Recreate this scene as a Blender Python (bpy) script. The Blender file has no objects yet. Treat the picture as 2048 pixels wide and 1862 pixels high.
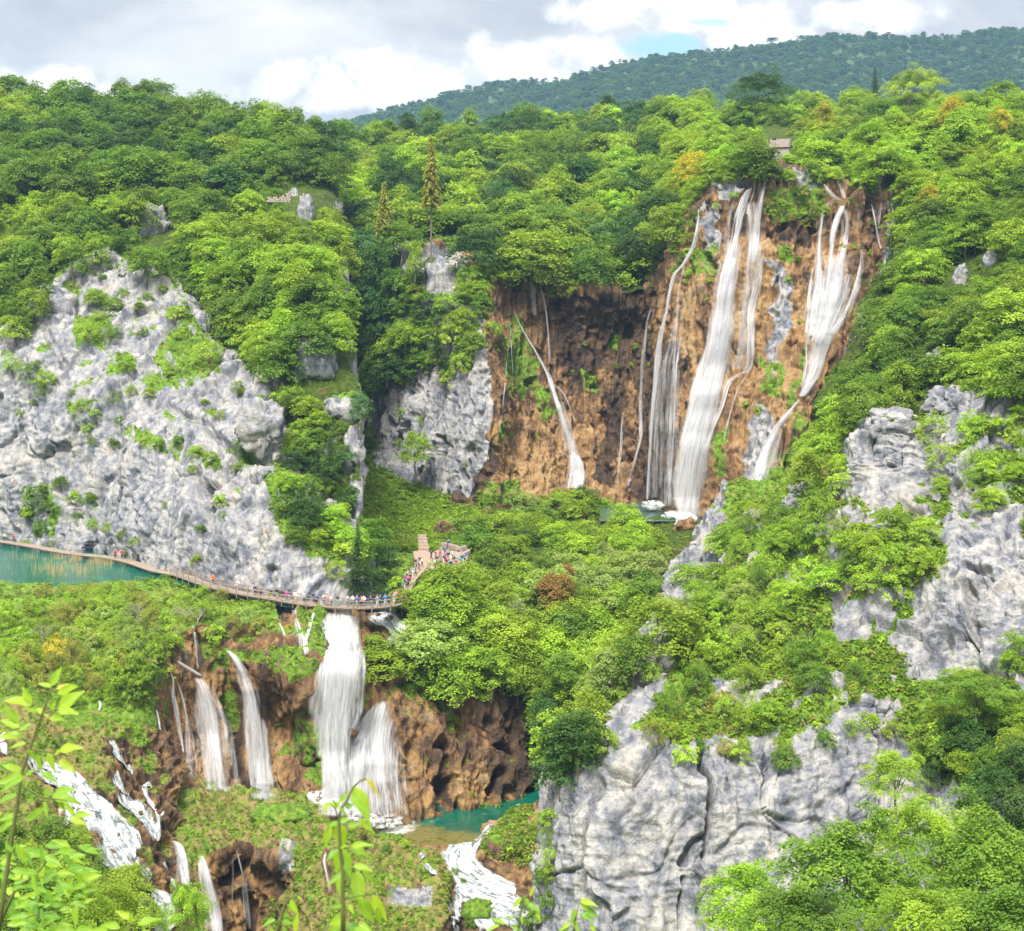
import bpy, bmesh, math, random
import numpy as np
from mathutils import Vector, Matrix, Euler
from mathutils.bvhtree import BVHTree

# ------------------------------------------------------------------ camera, world, sun, exposure
F = 3050.0            # focal length in photo pixels (photo 2048 x 1862)
HZ = 632.0            # row of the horizon
CZ = 80.0             # eye height over the lowest ground
sc = bpy.context.scene
col = sc.collection
cam_d = bpy.data.cameras.new('camera'); cam = bpy.data.objects.new('camera', cam_d); col.objects.link(cam)
cam.location = (0, 0, CZ); cam.rotation_euler = (math.radians(90), 0, 0)
cam_d.sensor_width = 36.0; cam_d.lens = 36.0 * F / 2048.0
cam_d.shift_y = (HZ - 931.0) / 2048.0
cam_d.clip_start = 0.1; cam_d.clip_end = 30000
cam_d.dof.use_dof = True; cam_d.dof.focus_distance = 190.0; cam_d.dof.aperture_fstop = 14.0
sc.camera = cam
sc.view_settings.view_transform = 'Standard'; sc.view_settings.look = 'None'
sc.view_settings.gamma = 1.0; sc.view_settings.exposure = 1.84
sc.cycles.max_bounces = 7; sc.cycles.diffuse_bounces = 3; sc.cycles.glossy_bounces = 2
sc.cycles.transmission_bounces = 4; sc.cycles.transparent_max_bounces = 24; sc.cycles.volume_bounces = 0
sc.cycles.use_denoising = True
sc.cycles.caustics_reflective = False; sc.cycles.caustics_refractive = False
sc.cycles.sample_clamp_indirect = 4.0

SUN_EL, SUN_AZ = math.radians(54), math.radians(196)     # azimuth clockwise from +Y
sd = bpy.data.lights.new('sun', 'SUN'); sd.energy = 2.1; sd.angle = math.radians(18); sd.color = (1.0, 0.95, 0.87)
so = bpy.data.objects.new('sun', sd); col.objects.link(so)
sdir = Vector((math.sin(SUN_AZ) * math.cos(SUN_EL), math.cos(SUN_AZ) * math.cos(SUN_EL), math.sin(SUN_EL)))
so.rotation_euler = (-sdir).to_track_quat('-Z', 'Y').to_euler(); so.location = (-150, -150, 300)

# ------------------------------------------------------------------ node helpers
class NT:
    def __init__(s, tree): s.t = tree; s.n = tree.nodes; s.l = tree.links
    def new(s, typ, **kw):
        nd = s.n.new(typ)
        for k, v in kw.items():
            if k.startswith('_'): setattr(nd, k[1:], v)
            else: s.set(nd.inputs[k.replace('__', ' ')], v)
        return nd
    def set(s, inp, v):
        if isinstance(v, bpy.types.NodeSocket): s.l.new(v, inp)
        else: inp.default_value = v
    def math(s, op, a, b=0.0, c=None, clamp=False):
        nd = s.n.new('ShaderNodeMath'); nd.operation = op; nd.use_clamp = clamp
        s.set(nd.inputs[0], a); s.set(nd.inputs[1], b)
        if c is not None: s.set(nd.inputs[2], c)
        return nd.outputs[0]
    def vmul(s, v, t):
        nd = s.n.new('ShaderNodeVectorMath'); nd.operation = 'MULTIPLY'; s.set(nd.inputs[0], v); nd.inputs[1].default_value = t
        return nd.outputs[0]
    def vadd(s, v, t):
        nd = s.n.new('ShaderNodeVectorMath'); nd.operation = 'ADD'; s.set(nd.inputs[0], v); s.set(nd.inputs[1], t)
        return nd.outputs[0]
    def noise(s, v, scale, detail=4, rough=0.55, dist=0.0, out='Fac'):
        nd = s.n.new('ShaderNodeTexNoise'); s.set(nd.inputs['Vector'], v)
        nd.inputs['Scale'].default_value = scale; nd.inputs['Detail'].default_value = detail
        nd.inputs['Roughness'].default_value = rough; nd.inputs['Distortion'].default_value = dist
        return nd.outputs[out]
    def voro(s, v, scale, feat='F1', out='Distance'):
        nd = s.n.new('ShaderNodeTexVoronoi'); nd.feature = feat; s.set(nd.inputs['Vector'], v); nd.inputs['Scale'].default_value = scale
        return nd.outputs[out]
    def ramp(s, f, stops, interp='LINEAR'):
        nd = s.n.new('ShaderNodeValToRGB'); s.set(nd.inputs[0], f); cr = nd.color_ramp; cr.interpolation = interp
        while len(cr.elements) < len(stops): cr.elements.new(0.5)
        for e, (p, c) in zip(cr.elements, stops):
            e.position = p; e.color = (c, c, c, 1) if isinstance(c, (int, float)) else (c[0], c[1], c[2], 1)
        return nd.outputs[0]
    def mix(s, f, a, b, mode='MIX'):
        nd = s.n.new('ShaderNodeMix'); nd.data_type = 'RGBA'; nd.blend_type = mode; nd.clamp_factor = True
        s.set(nd.inputs[0], f)
        for i, v in ((6, a), (7, b)):
            s.set(nd.inputs[i], v if isinstance(v, bpy.types.NodeSocket) else (v[0], v[1], v[2], 1))
        return nd.outputs[2]
    def step(s, v, a, b):
        nd = s.n.new('ShaderNodeMapRange'); nd.interpolation_type = 'SMOOTHSTEP'; s.set(nd.inputs['Value'], v)
        nd.inputs['From Min'].default_value = a; nd.inputs['From Max'].default_value = b
        return nd.outputs[0]

def new_mat(name):
    m = bpy.data.materials.new(name); m.use_nodes = True; m.node_tree.nodes.clear()
    return m, NT(m.node_tree)

# ------------------------------------------------------------------ world: sky with broken clouds
w = bpy.data.worlds.new('World'); sc.world = w; w.use_nodes = True; w.node_tree.nodes.clear(); n = NT(w.node_tree)
sky = n.new('ShaderNodeTexSky', _sky_type='NISHITA', _sun_disc=False, _sun_elevation=SUN_EL, _sun_rotation=SUN_AZ)
skyc = n.vmul(sky.outputs[0], (0.12, 0.12, 0.12))
tc = n.new('ShaderNodeTexCoord').outputs['Generated']
sep = n.new('ShaderNodeSeparateXYZ', Vector=tc)
X, Y, Z = sep.outputs[0], sep.outputs[1], sep.outputs[2]
flat = n.math('MAXIMUM', n.math('ADD', Z, 0.14), 0.05)
comb = n.new('ShaderNodeCombineXYZ', X=n.math('DIVIDE', X, flat), Y=n.math('DIVIDE', Y, flat), Z=0.0).outputs[0]
big = n.noise(n.vmul(comb, (1, 1, 1)), 0.62, 7, 0.55, 0.35)
wispy = n.noise(n.vmul(tc, (1.0, 1.0, 2.2)), 8.0, 8, 0.6, 0.4)
def sky_blob(px, py, rx, ry, hard=0.55):
    """soft cloud mass round a direction of the sky, with a ragged edge"""
    ax, az = (px - 1024) / F, (HZ - py) / F
    dx = n.math('DIVIDE', n.math('SUBTRACT', n.math('DIVIDE', X, n.math('MAXIMUM', Y, 0.05)), ax), rx / F)
    dz = n.math('DIVIDE', n.math('SUBTRACT', n.math('DIVIDE', Z, n.math('MAXIMUM', Y, 0.05)), az), ry / F)
    r = n.math('SQRT', n.math('ADD', n.math('MULTIPLY', dx, dx), n.math('MULTIPLY', dz, dz)))
    fl = n.noise(tc, 26.0, 7, 0.6)
    r = n.math('ADD', r, n.math('MULTIPLY', n.math('SUBTRACT', fl, 0.5), 1.7))
    return n.step(r, 1.0, hard)
greyc = n.ramp(n.math('ADD', n.math('MULTIPLY', big, 0.6), n.math('MULTIPLY', wispy, 0.4)),
               [(0.36, (0.175, 0.175, 0.188)), (0.47, (0.26, 0.257, 0.268)), (0.56, (0.37, 0.362, 0.358)), (0.68, (0.47, 0.46, 0.445))])
puff = n.noise(tc, 34.0, 7, 0.62, 0.3)
white = n.ramp(puff, [(0.33, (0.32, 0.315, 0.31)), (0.45, (0.46, 0.45, 0.44)), (0.60, (0.60, 0.595, 0.58))])
c = greyc
for (bx, by, brx, bry) in ((700, 165, 290, 85), (1090, 120, 190, 75), (1500, 75, 150, 55), (60, 175, 190, 60), (1330, 30, 330, 50), (1760, 30, 160, 45)):
    c = n.mix(sky_blob(bx, by, brx, bry), c, white)
c = n.mix(n.math('MULTIPLY', sky_blob(1340, 92, 115, 38), 1.0), c, (0.20, 0.34, 0.47))
c = n.mix(n.math('MULTIPLY', sky_blob(1420, 45, 60, 12), 0.7), c, (0.20, 0.34, 0.47))
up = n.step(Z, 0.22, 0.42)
c = n.mix(up, c, (0.53, 0.53, 0.535))  # overhead sky, out of view, brightened to add diffuse light
low = n.step(Z, -0.02, -0.3)
c = n.mix(low, c, (0.10, 0.14, 0.07))
c = n.mix(0.06, n.mix(1.0, c, (1.05, 1.0, 0.94), 'MULTIPLY'), skyc)
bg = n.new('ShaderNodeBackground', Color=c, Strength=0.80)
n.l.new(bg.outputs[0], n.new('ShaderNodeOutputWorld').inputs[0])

# ------------------------------------------------------------------ numeric helpers
rng = np.random.default_rng(7); random.seed(7)
def P(px, py, D):
    return np.array([(px - 1024.0) / F * D, D, CZ + (HZ - py) / F * D])
def proj(p):
    p = np.asarray(p, float); D = np.maximum(p[..., 1], 0.1)
    return p[..., 0] / D * F + 1024, HZ - (p[..., 2] - CZ) / D * F
_perm = np.random.default_rng(3).permutation(256); _perm = np.concatenate([_perm, _perm, _perm])
_g = np.random.default_rng(4).normal(size=(256, 3)); _g /= np.linalg.norm(_g, axis=1)[:, None]
def perlin(p):
    p = np.asarray(p, float); i = np.floor(p).astype(int); f = p - i; i &= 255
    u = f * f * f * (f * (f * 6 - 15) + 10); out = 0
    for dx in (0, 1):
        for dy in (0, 1):
            for dz in (0, 1):
                h = _perm[_perm[_perm[i[:, 0] + dx] + i[:, 1] + dy] + i[:, 2] + dz]
                d = (_g[h] * (f - np.array([dx, dy, dz]))).sum(1)
                w_ = (u[:, 0] if dx else 1 - u[:, 0]) * (u[:, 1] if dy else 1 - u[:, 1]) * (u[:, 2] if dz else 1 - u[:, 2])
                out = out + w_ * d
    return out * 1.5
def fbm(p, oct=4, gain=0.5):
    s, a, q = 0, 1.0, p
    for k in range(oct): s = s + a * perlin(q + 17.3 * k); a *= gain; q = q * 2.03
    return s
def ridged(p, oct=3, gain=0.5):
    s, a, q = 0, 1.0, p
    for k in range(oct): s = s + a * (1 - 2 * np.abs(perlin(q + 9.1 * k))); a *= gain; q = q * 2.07
    return s
_cell = np.random.default_rng(5).random((256, 3))
def voronoi(p):
    """distance to nearest and second nearest cell point, and a random value of the nearest cell"""
    p = np.asarray(p, float); i = np.floor(p).astype(int)
    f1 = np.full(len(p), 9.0); f2 = np.full(len(p), 9.0); cid = np.zeros(len(p))
    for dx in (-1, 0, 1):
        for dy in (-1, 0, 1):
            for dz in (-1, 0, 1):
                c_ = i + (dx, dy, dz); k = c_ & 255
                h = _perm[_perm[_perm[k[:, 0]] + k[:, 1]] + k[:, 2]]
                d = np.linalg.norm(c_ + _cell[h] - p, axis=1)
                n1 = d < f1
                f2 = np.where(n1, f1, np.minimum(f2, d)); cid = np.where(n1, _cell[h, 0], cid); f1 = np.where(n1, d, f1)
    return f1, f2, cid
def sstep(x, a, b):
    t = np.clip((x - a) / (b - a), 0, 1); return t * t * (3 - 2 * t)
def inside(poly, x, y):
    poly = np.asarray(poly, float); r = np.zeros(np.shape(x), bool); j = len(poly) - 1
    for i in range(len(poly)):
        xi, yi = poly[i]; xj, yj = poly[j]
        if yi != yj:
            r ^= ((yi > y) != (yj > y)) & (x < (xj - xi) * (y - yi) / (yj - yi) + xi)
        j = i
    return r
def z3(*pts): return [(x / 2.444, 500 + y / 2.444) for x, y in pts]
def z4(*pts): return [(650 + x / 2.291, 450 + y / 2.291) for x, y in pts]
def z5(*pts): return [(1250 + x / 2.291, 300 + y / 2.291) for x, y in pts]
def z6(*pts): return [(x / 2.769, 1200 + y / 2.769) for x, y in pts]
def z7(*pts): return [(500 + x / 2.574, 1150 + y / 2.574) for x, y in pts]
def z8(*pts): return [(1100 + x / 2.127, 1050 + y / 2.127) for x, y in pts]

def mesh_obj(name, V, Fc, mat=None, parent=None, smooth=False, attrs=None, uv=None, matidx=None, link=True):
    me = bpy.data.meshes.new(name)
    V = np.ascontiguousarray(V, dtype=np.float32); me.vertices.add(len(V)); me.vertices.foreach_set('co', V.ravel())
    if isinstance(Fc, np.ndarray):
        nf, k = Fc.shape
        me.loops.add(nf * k); me.loops.foreach_set('vertex_index', Fc.astype(np.int32).ravel())
        me.polygons.add(nf); me.polygons.foreach_set('loop_start', np.arange(0, nf * k, k, dtype=np.int32))
    else:
        nf = len(Fc); ln = [len(f) for f in Fc]
        me.loops.add(sum(ln)); me.loops.foreach_set('vertex_index', np.concatenate([np.asarray(f, np.int32) for f in Fc]))
        me.polygons.add(nf); me.polygons.foreach_set('loop_start', np.concatenate([[0], np.cumsum(ln)[:-1]]).astype(np.int32))
    if smooth: me.polygons.foreach_set('use_smooth', np.ones(nf, bool))
    else: me.polygons.foreach_set('use_smooth', np.zeros(nf, bool))
    if attrs:
        for k_, a in attrs.items():
            at = me.attributes.new(k_, 'FLOAT', 'POINT'); at.data.foreach_set('value', np.asarray(a, np.float32))
    mats = mat if isinstance(mat, (list, tuple)) else ([mat] if mat else [])
    for m_ in mats: me.materials.append(m_)
    if matidx is not None: me.polygons.foreach_set('material_index', np.asarray(matidx, np.int32))
    me.update(calc_edges=True)
    if uv is not None:
        ul = me.uv_layers.new(name='UVMap'); li = np.zeros(len(me.loops), np.int32); me.loops.foreach_get('vertex_index', li)
        ul.data.foreach_set('uv', np.asarray(uv, np.float32)[li].ravel())
    ob = bpy.data.objects.new(name, me)
    if link: col.objects.link(ob)
    if parent: ob.parent = parent
    return ob
def tag(o, label=None, cat=None, group=None, kind=None):
    if label: o['label'] = label
    if cat: o['category'] = cat
    if group: o['group'] = group
    if kind: o['kind'] = kind
    return o
def empty(name, loc, rz=0.0):
    o = bpy.data.objects.new(name, None); col.objects.link(o); o.location = loc; o.rotation_euler = (0, 0, rz); o.empty_display_size = 0.3
    return o
class MB:
    """collects boxes and tubes into one mesh"""
    def __init__(s): s.v = []; s.f = []
    def add(s, V, Fc):
        b = len(s.v); s.v += [tuple(v) for v in V]; s.f += [tuple(i + b for i in f) for f in Fc]
    def box(s, c, size, rz=0.0, M=None):
        x, y, z = [a / 2 for a in size]
        V = [Vector((sx * x, sy * y, sz * z)) for sz in (-1, 1) for sy in (-1, 1) for sx in (-1, 1)]
        R_ = M if M is not None else Matrix.Rotation(rz, 3, 'Z')
        s.add([R_ @ v + Vector(c) for v in V], [(0, 2, 3, 1), (4, 5, 7, 6), (0, 1, 5, 4), (2, 6, 7, 3), (0, 4, 6, 2), (1, 3, 7, 5)])
    def tube(s, pts, rad, k=6, cap=True):
        pts = [Vector(p) for p in pts]; rad = rad if hasattr(rad, '__len__') else [rad] * len(pts)
        b = len(s.v); ref = Vector((0.13, 0.31, 0.94)).normalized()
        for i, p in enumerate(pts):
            t = (pts[min(i + 1, len(pts) - 1)] - pts[max(i - 1, 0)]).normalized()
            a = t.cross(ref); a = a.normalized() if a.length > 0.05 else Vector((1, 0, 0)); c_ = t.cross(a)
            for j in range(k):
                an = 2 * math.pi * j / k; s.v.append(tuple(p + (a * math.cos(an) + c_ * math.sin(an)) * rad[i]))
        for i in range(len(pts) - 1):
            for j in range(k):
                s.f.append((b + i * k + j, b + i * k + (j + 1) % k, b + (i + 1) * k + (j + 1) % k, b + (i + 1) * k + j))
        if cap:
            s.f.append(tuple(b + j for j in range(k))[::-1]); s.f.append(tuple(b + (len(pts) - 1) * k + j for j in range(k)))
    def build(s, name, mat, parent=None, smooth=False, link=True):
        return mesh_obj(name, np.array(s.v), s.f, mat, parent, smooth, link=link)

# ------------------------------------------------------------------ terrain materials
def ground_mat(name, dry=0.35, dark=1.0):
    m, n = new_mat(name)
    co = n.new('ShaderNodeTexCoord').outputs['Object']
    veg = n.new('ShaderNodeAttribute', _attribute_name='veg').outputs['Fac']
    grey = n.new('ShaderNodeAttribute', _attribute_name='grey').outputs['Fac']
    wet = n.new('ShaderNodeAttribute', _attribute_name='wet').outputs['Fac']
    # limestone: pale faces, blue grey runs, cream and ochre stains
    st = n.vmul(co, (1, 1, 0.22))
    big = n.noise(co, 0.09, 5, 0.6, 0.4); runs = n.noise(st, 0.45, 6, 0.62, 0.6); mid = n.noise(co, 0.7, 8, 0.68, 0.2)
    fine = n.noise(co, 3.1, 6, 0.7)
    lime = n.ramp(n.math('ADD', n.math('MULTIPLY', runs, 0.55), n.math('MULTIPLY', mid, 0.45)),
                  [(0.39, (0.12, 0.13, 0.16)), (0.46, (0.22, 0.23, 0.265)), (0.52, (0.335, 0.33, 0.335)), (0.60, (0.455, 0.44, 0.415))])
    lime = n.mix(n.math('MULTIPLY', n.step(big, 0.52, 0.68), 0.6), lime, (0.46, 0.42, 0.36))
    och = n.math('MULTIPLY', n.step(n.noise(co, 0.13, 4, 0.6, 0.8), 0.66, 0.74), n.step(runs, 0.45, 0.6))
    lime = n.mix(n.math('MULTIPLY', och, 0.55), lime, (0.50, 0.28, 0.10))
    lime = n.mix(n.math('MULTIPLY', n.step(n.noise(co, 1.9, 8, 0.75), 0.60, 0.70), 0.55), lime, (0.10, 0.10, 0.10))
    crack = n.voro(n.vadd(co, n.vmul(n.noise(co, 0.6, 4, 0.6, out='Color'), (6, 6, 6))), 0.23, 'DISTANCE_TO_EDGE')
    lime = n.mix(n.math('MULTIPLY', n.step(crack, 0.02, 0.0), 0.5), lime, (0.09, 0.085, 0.08))
    # tufa: brown drapery with orange and near-black runs
    s2 = n.vmul(co, (1, 1, 0.16)); tr = n.noise(s2, 0.62, 7, 0.65, 0.8); tr2 = n.noise(n.vmul(co, (1, 1, 0.35)), 0.16, 5, 0.6, 1.0)
    tf = n.math('ADD', n.math('ADD', n.math('MULTIPLY', tr, 0.55), n.math('MULTIPLY', tr2, 0.45)), n.math('MULTIPLY', n.math('MAXIMUM', n.math('MULTIPLY', wet, -1.0), 0.0), 0.13))
    tufa = n.ramp(tf, [(0.36, (0.04, 0.028, 0.022)), (0.44, (0.095, 0.058, 0.036)), (0.51, (0.20, 0.118, 0.055)), (0.58, (0.33, 0.195, 0.08)), (0.70, (0.40, 0.29, 0.15))])
    tufa = n.mix(n.math('MULTIPLY', n.step(n.noise(co, 0.33, 6, 0.7, 0.5), 0.55, 0.68), 0.75), tufa, (0.20, 0.165, 0.12))
    tufa = n.mix(n.math('MULTIPLY', n.step(n.noise(s2, 1.1, 7, 0.72, 0.4), 0.53, 0.66), 0.8), tufa, (0.04, 0.03, 0.025))
    tufa = n.mix(n.math('MULTIPLY', n.math('MAXIMUM', wet, 0.0), 0.72), tufa, (0.028, 0.022, 0.022))
    rock = n.mix(n.step(n.math('ADD', grey, n.math('MULTIPLY', n.math('SUBTRACT', n.noise(co, 0.35, 5, 0.6), 0.5), 0.9)), 0.4, 0.6), tufa, lime)
    # moss, grass and dry stalks
    gn = n.noise(co, 1.3, 7, 0.7, 0.3)
    grass = n.ramp(gn, [(0.32, (0.04, 0.085, 0.012)), (0.46, (0.10, 0.19, 0.018)), (0.58, (0.18, 0.30, 0.028)), (0.72, (0.28, 0.36, 0.05))])
    dr = n.step(n.noise(n.vmul(co, (1, 1, 0.5)), 0.42, 6, 0.7, 0.5), 0.66 - dry * 0.3, 0.78 - dry * 0.3)
    grass = n.mix(n.math('MULTIPLY', dr, 0.85), grass, (0.27, 0.20, 0.085))
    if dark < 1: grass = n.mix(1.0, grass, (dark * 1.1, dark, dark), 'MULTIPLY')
    vm = n.step(n.math('ADD', veg, n.math('MULTIPLY', n.math('SUBTRACT', n.noise(co, 0.9, 7, 0.72), 0.5), 1.1)), 0.42, 0.58)
    colr = n.mix(vm, rock, grass)
    h = n.math('ADD', n.math('MULTIPLY', n.noise(co, 0.9, 10, 0.68, 0.3), 1.0), n.math('MULTIPLY', n.noise(s2, 2.0, 7, 0.7, 0.3), 0.35))
    h = n.math('ADD', h, n.math('MULTIPLY', n.math('MINIMUM', crack, 0.07), 2.2))
    fr = n.voro(n.vadd(n.vmul(co, (1, 1, 0.6)), n.vmul(n.noise(co, 1.1, 4, 0.6, out='Color'), (1.6, 1.6, 1.6))), 0.85, 'DISTANCE_TO_EDGE')
    h = n.math('ADD', h, n.math('MULTIPLY', n.math('MINIMUM', fr, 0.10), 1.5))
    h = n.math('ADD', h, n.math('MULTIPLY', n.noise(co, 3.4, 8, 0.75, 0.2), 0.45))
    bmp = n.new('ShaderNodeBump', Strength=0.85, Distance=0.4, Height=h)
    bs = n.new('ShaderNodeBsdfPrincipled', Base__Color=colr, Roughness=0.88, Normal=bmp.outputs[0])
    bs.inputs['Specular IOR Level'].default_value = 0.25
    n.l.new(bs.outputs[0], n.new('ShaderNodeOutputMaterial').inputs[0])
    return m
M_GROUND = ground_mat('rock_and_moss')
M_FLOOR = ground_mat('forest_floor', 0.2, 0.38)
M_GROUND_DRY = ground_mat('rock_and_dry_grass', 0.8)

# ------------------------------------------------------------------ terrain sheets
SHEETS = []; CREASES = []; VEGPOLY2 = []; WARMPOLY = []; VEGPOLY = []; ROCKPOLY = []; GREYPOLY = []; TUFAPOLY = []; WETPOLY = []; MOSSPOLY = []
def cr(A, t):
    """Catmull-Rom along axis 0 of A at parameters t"""
    nA = len(A); i = np.clip(np.floor(t).astype(int), 0, nA - 2); f = (t - i).reshape((-1,) + (1,) * (A.ndim - 1))
    g = lambda k: A[np.clip(k, 0, nA - 1)]
    p0, p1, p2, p3 = g(i - 1), g(i), g(i + 1), g(i + 2)
    p0 = np.where((i == 0).reshape(f.shape), 2 * p1 - p2, p0); p3 = np.where((i >= nA - 2).reshape(f.shape), 2 * p2 - p1, p3)
    return 0.5 * ((2 * p1) + (p2 - p0) * f + (2 * p0 - 5 * p1 + 4 * p2 - p3) * f ** 2 + (3 * p1 - p0 - 3 * p2 + p3) * f ** 3)
def back(p, dist, dx, down):
    """a hidden point behind p: further along the line of sight, a little inward and lower"""
    q = np.array(p, float); d = q[..., 1:2]; ray = (q - np.array([0, 0, CZ])) / d
    q = np.array([0, 0, CZ]) + ray * (d + dist); q[..., 0] += dx; q[..., 2] -= down
    return q
def zrow(z, D): return HZ + (CZ - z) * F / D
def sheet(name, cols, res, style, skirts='', grey=0.0, vegbias=0.0, mat=None, warm=0.0, slope=(0.35, 0.7), stepx=None, amp=1.0, kind='structure', label=None, cat=None):
    A = np.array([[P(*q) for q in c_] for c_ in cols])                 # C x R x 3
    if 't' in skirts: A = np.concatenate([back(A[:, :1], 45, 0, 30), back(A[:, :1], 12, 0, 4), A], 1)
    if 'b' in skirts: A = np.concatenate([A, A[:, -1:] + [0, 1, -12]], 1)
    if 'l' in skirts: A = np.concatenate([back(A[:1], 60, 4, 0), back(A[:1], 16, 1.0, 0), A], 0)
    if 'r' in skirts: A = np.concatenate([A, back(A[-1:], 16, -1.0, 0), back(A[-1:], 60, -4, 0)], 0)
    du = np.linalg.norm(np.diff(A, axis=0), axis=2).mean(1); dv = np.linalg.norm(np.diff(A, axis=1), axis=2).mean(0)
    def params(d):
        cum = np.concatenate([[0], np.cumsum(d)]); nn = max(4, int(cum[-1] / res)); s = np.linspace(0, cum[-1], nn)
        return np.interp(s, cum, np.arange(len(cum)))
    tu, tv = params(du), params(dv)
    G = cr(A, tu); G = cr(G.transpose(1, 0, 2), tv).transpose(1, 0, 2)   # nu x nv x 3
    nu, nv = G.shape[:2]
    def normals(G):
        a = np.gradient(G, axis=0); b = np.gradient(G, axis=1); N = np.cross(a, b); N /= np.linalg.norm(N, axis=2)[..., None] + 1e-9
        s = np.sign((N * (np.array([0, 0, CZ]) - G)).sum(2)); s[s == 0] = 1
        return N * np.median(s)
    N = normals(G).reshape(-1, 3); p = G.reshape(-1, 3)
    if style == 'lime':
        wq = 0.5 * fbm(p / 7, 2)[:, None]
        f1, f2, c1 = voronoi(p / np.array([7.5, 7.5, 9.5]) + wq)
        g1, g2, c2 = voronoi(p / np.array([2.6, 2.6, 3.4]) + wq * 1.5)
        q = p * np.array([1, 1, 0.4]); rough = sstep(fbm(p / 13 + 5, 2), -0.25, 0.35)
        q2 = p * np.array([1, 1, 0.16]); h0, h2_, h1 = voronoi(p / np.array([13, 13, 17]) + wq * 0.6)
        d = 2.2 * fbm(p / 16, 3) + 0.8 * ridged(q / 8, 2) + 0.55 * ridged(q2 / 2.6 + wq, 3) * (1 - 0.5 * rough) + 0.25 * ridged(p * np.array([.4, .4, 1.3]) / 1.6 + wq, 2) \
            + (h1 - 0.5) * 2.6 - 0.6 * np.exp(-((h2_ - h0) / 0.04) ** 2) + 0.6 * rough * ((c1 - 0.5) * 1.3 - 0.35 * np.exp(-((f2 - f1) / 0.05) ** 2) + (c2 - 0.5) * 1.0 - 0.25 * np.exp(-((g2 - g1) / 0.07) ** 2) + 0.5 * ridged(p / 1.7, 3)) + 0.2 * fbm(p / 1.1, 3)
    elif style == 'tufa':
        q = p * np.array([1, 1, 0.2]); q2 = p * np.array([1, 1, 0.4]) + fbm(p / 5, 2)[:, None] * 1.2
        q3 = p * np.array([1, 1, 0.12])
        d = 1.8 * fbm(q / 8, 3) + 1.2 * ridged(q2 / 6, 2) + 0.8 * ridged(q3 / 1.7 + fbm(p / 4, 2)[:, None] * 0.5, 3) + 0.35 * fbm(p / 2.6, 3) \
            - 1.7 * sstep(fbm(q2 / 3.1 + 30, 2), 0.3, 0.6) + 0.12 * ridged(p / 0.8, 2)
        d = d - 0.8
    elif style == 'mound':
        d = 1.3 * fbm(p / 6, 3) + 0.8 * ridged(p / 2.6, 3) + 0.35 * fbm(p / 0.9, 3)
    else:
        d = 1.4 * fbm(p / 10, 3) + 0.5 * fbm(p / 2.5, 4)
    cx_, cy_ = proj(p)
    for pts_, wpx, dep in CREASES:
        q_ = np.array(pts_); lo, hi = q_.min(0) - 3 * wpx - 8, q_.max(0) + 3 * wpx + 8
        near = np.where((cx_ > lo[0]) & (cx_ < hi[0]) & (cy_ > lo[1]) & (cy_ < hi[1]))[0]
        if not len(near) or style == 'soil': continue
        X_, Y_ = cx_[near], cy_[near]; dist = np.full(len(near), 1e9)
        for (ax_, ay_), (bx_, by_) in zip(pts_[:-1], pts_[1:]):
            vx, vy = bx_ - ax_, by_ - ay_; t_ = np.clip(((X_ - ax_) * vx + (Y_ - ay_) * vy) / (vx * vx + vy * vy + 1e-9), 0, 1)
            dist = np.minimum(dist, np.hypot(X_ - ax_ - t_ * vx, Y_ - ay_ - t_ * vy))
        dist = dist + 5 * fbm(p[near] / 1.8, 2); d[near] -= dep * np.exp(-(np.maximum(dist, 0) / wpx) ** 4)
    p = p + N * (d * amp)[:, None]
    G2 = p.reshape(nu, nv, 3); N2 = normals(G2).reshape(-1, 3); p = G2.reshape(-1, 3)
    nz = N2[:, 2]
    k = max(1, int(1.2 / res)); nzs = nz.reshape(nu, nv)
    for ax in (0, 1):
        ker = np.ones(2 * k + 1) / (2 * k + 1)
        nzs = np.apply_along_axis(lambda r: np.convolve(np.pad(r, k, 'edge'), ker, 'valid'), ax, nzs)
    nzs = nzs.ravel()
    x, y = proj(p); wx = x + 16 * fbm(p / 5, 2); wy = y + 16 * fbm(p / 5 + 40, 2)
    veg = sstep(nzs, slope[0], slope[1]) * 0.9 + vegbias + 0.45 * fbm(p / 7 + 11, 3) * (abs(vegbias) < 0.9)
    gr = np.full(len(p), grey, float); wet = np.zeros(len(p))
    for poly in VEGPOLY: veg = np.where(inside(poly, wx, wy), veg + 0.7, veg)
    for poly in VEGPOLY2: veg = np.where(inside(poly, wx, wy), veg + 0.30 + 0.35 * fbm(p / 4 + 3, 3), veg)
    for poly in MOSSPOLY: veg = np.where(inside(poly, wx, wy), np.maximum(veg, 0.62 + 0.25 * fbm(p / 2, 2)), veg)
    for poly in ROCKPOLY: veg = np.where(inside(poly, wx, wy), veg - 0.6, veg)
    for poly in GREYPOLY: gr = np.where(inside(poly, wx, wy), 1.0, gr)
    for poly in TUFAPOLY: gr = np.where(inside(poly, wx, wy), 0.0, gr)
    for poly in WARMPOLY: wet = np.where(inside(poly, wx, wy), -0.6, wet)
    for poly in WETPOLY: wet = np.where(inside(poly, wx, wy), 0.9, wet)
    wet = wet + warm
    idx = np.arange(nu * nv).reshape(nu, nv)
    Fc = np.stack([idx[:-1, :-1], idx[1:, :-1], idx[1:, 1:], idx[:-1, 1:]], -1).reshape(-1, 4)
    ob = mesh_obj(name, p, Fc, mat or M_GROUND, smooth=True, attrs=dict(veg=np.clip(veg, -0.5, 1.5), grey=gr, wet=wet))
    ob['kind'] = kind
    if kind == 'structure': pass
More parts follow.
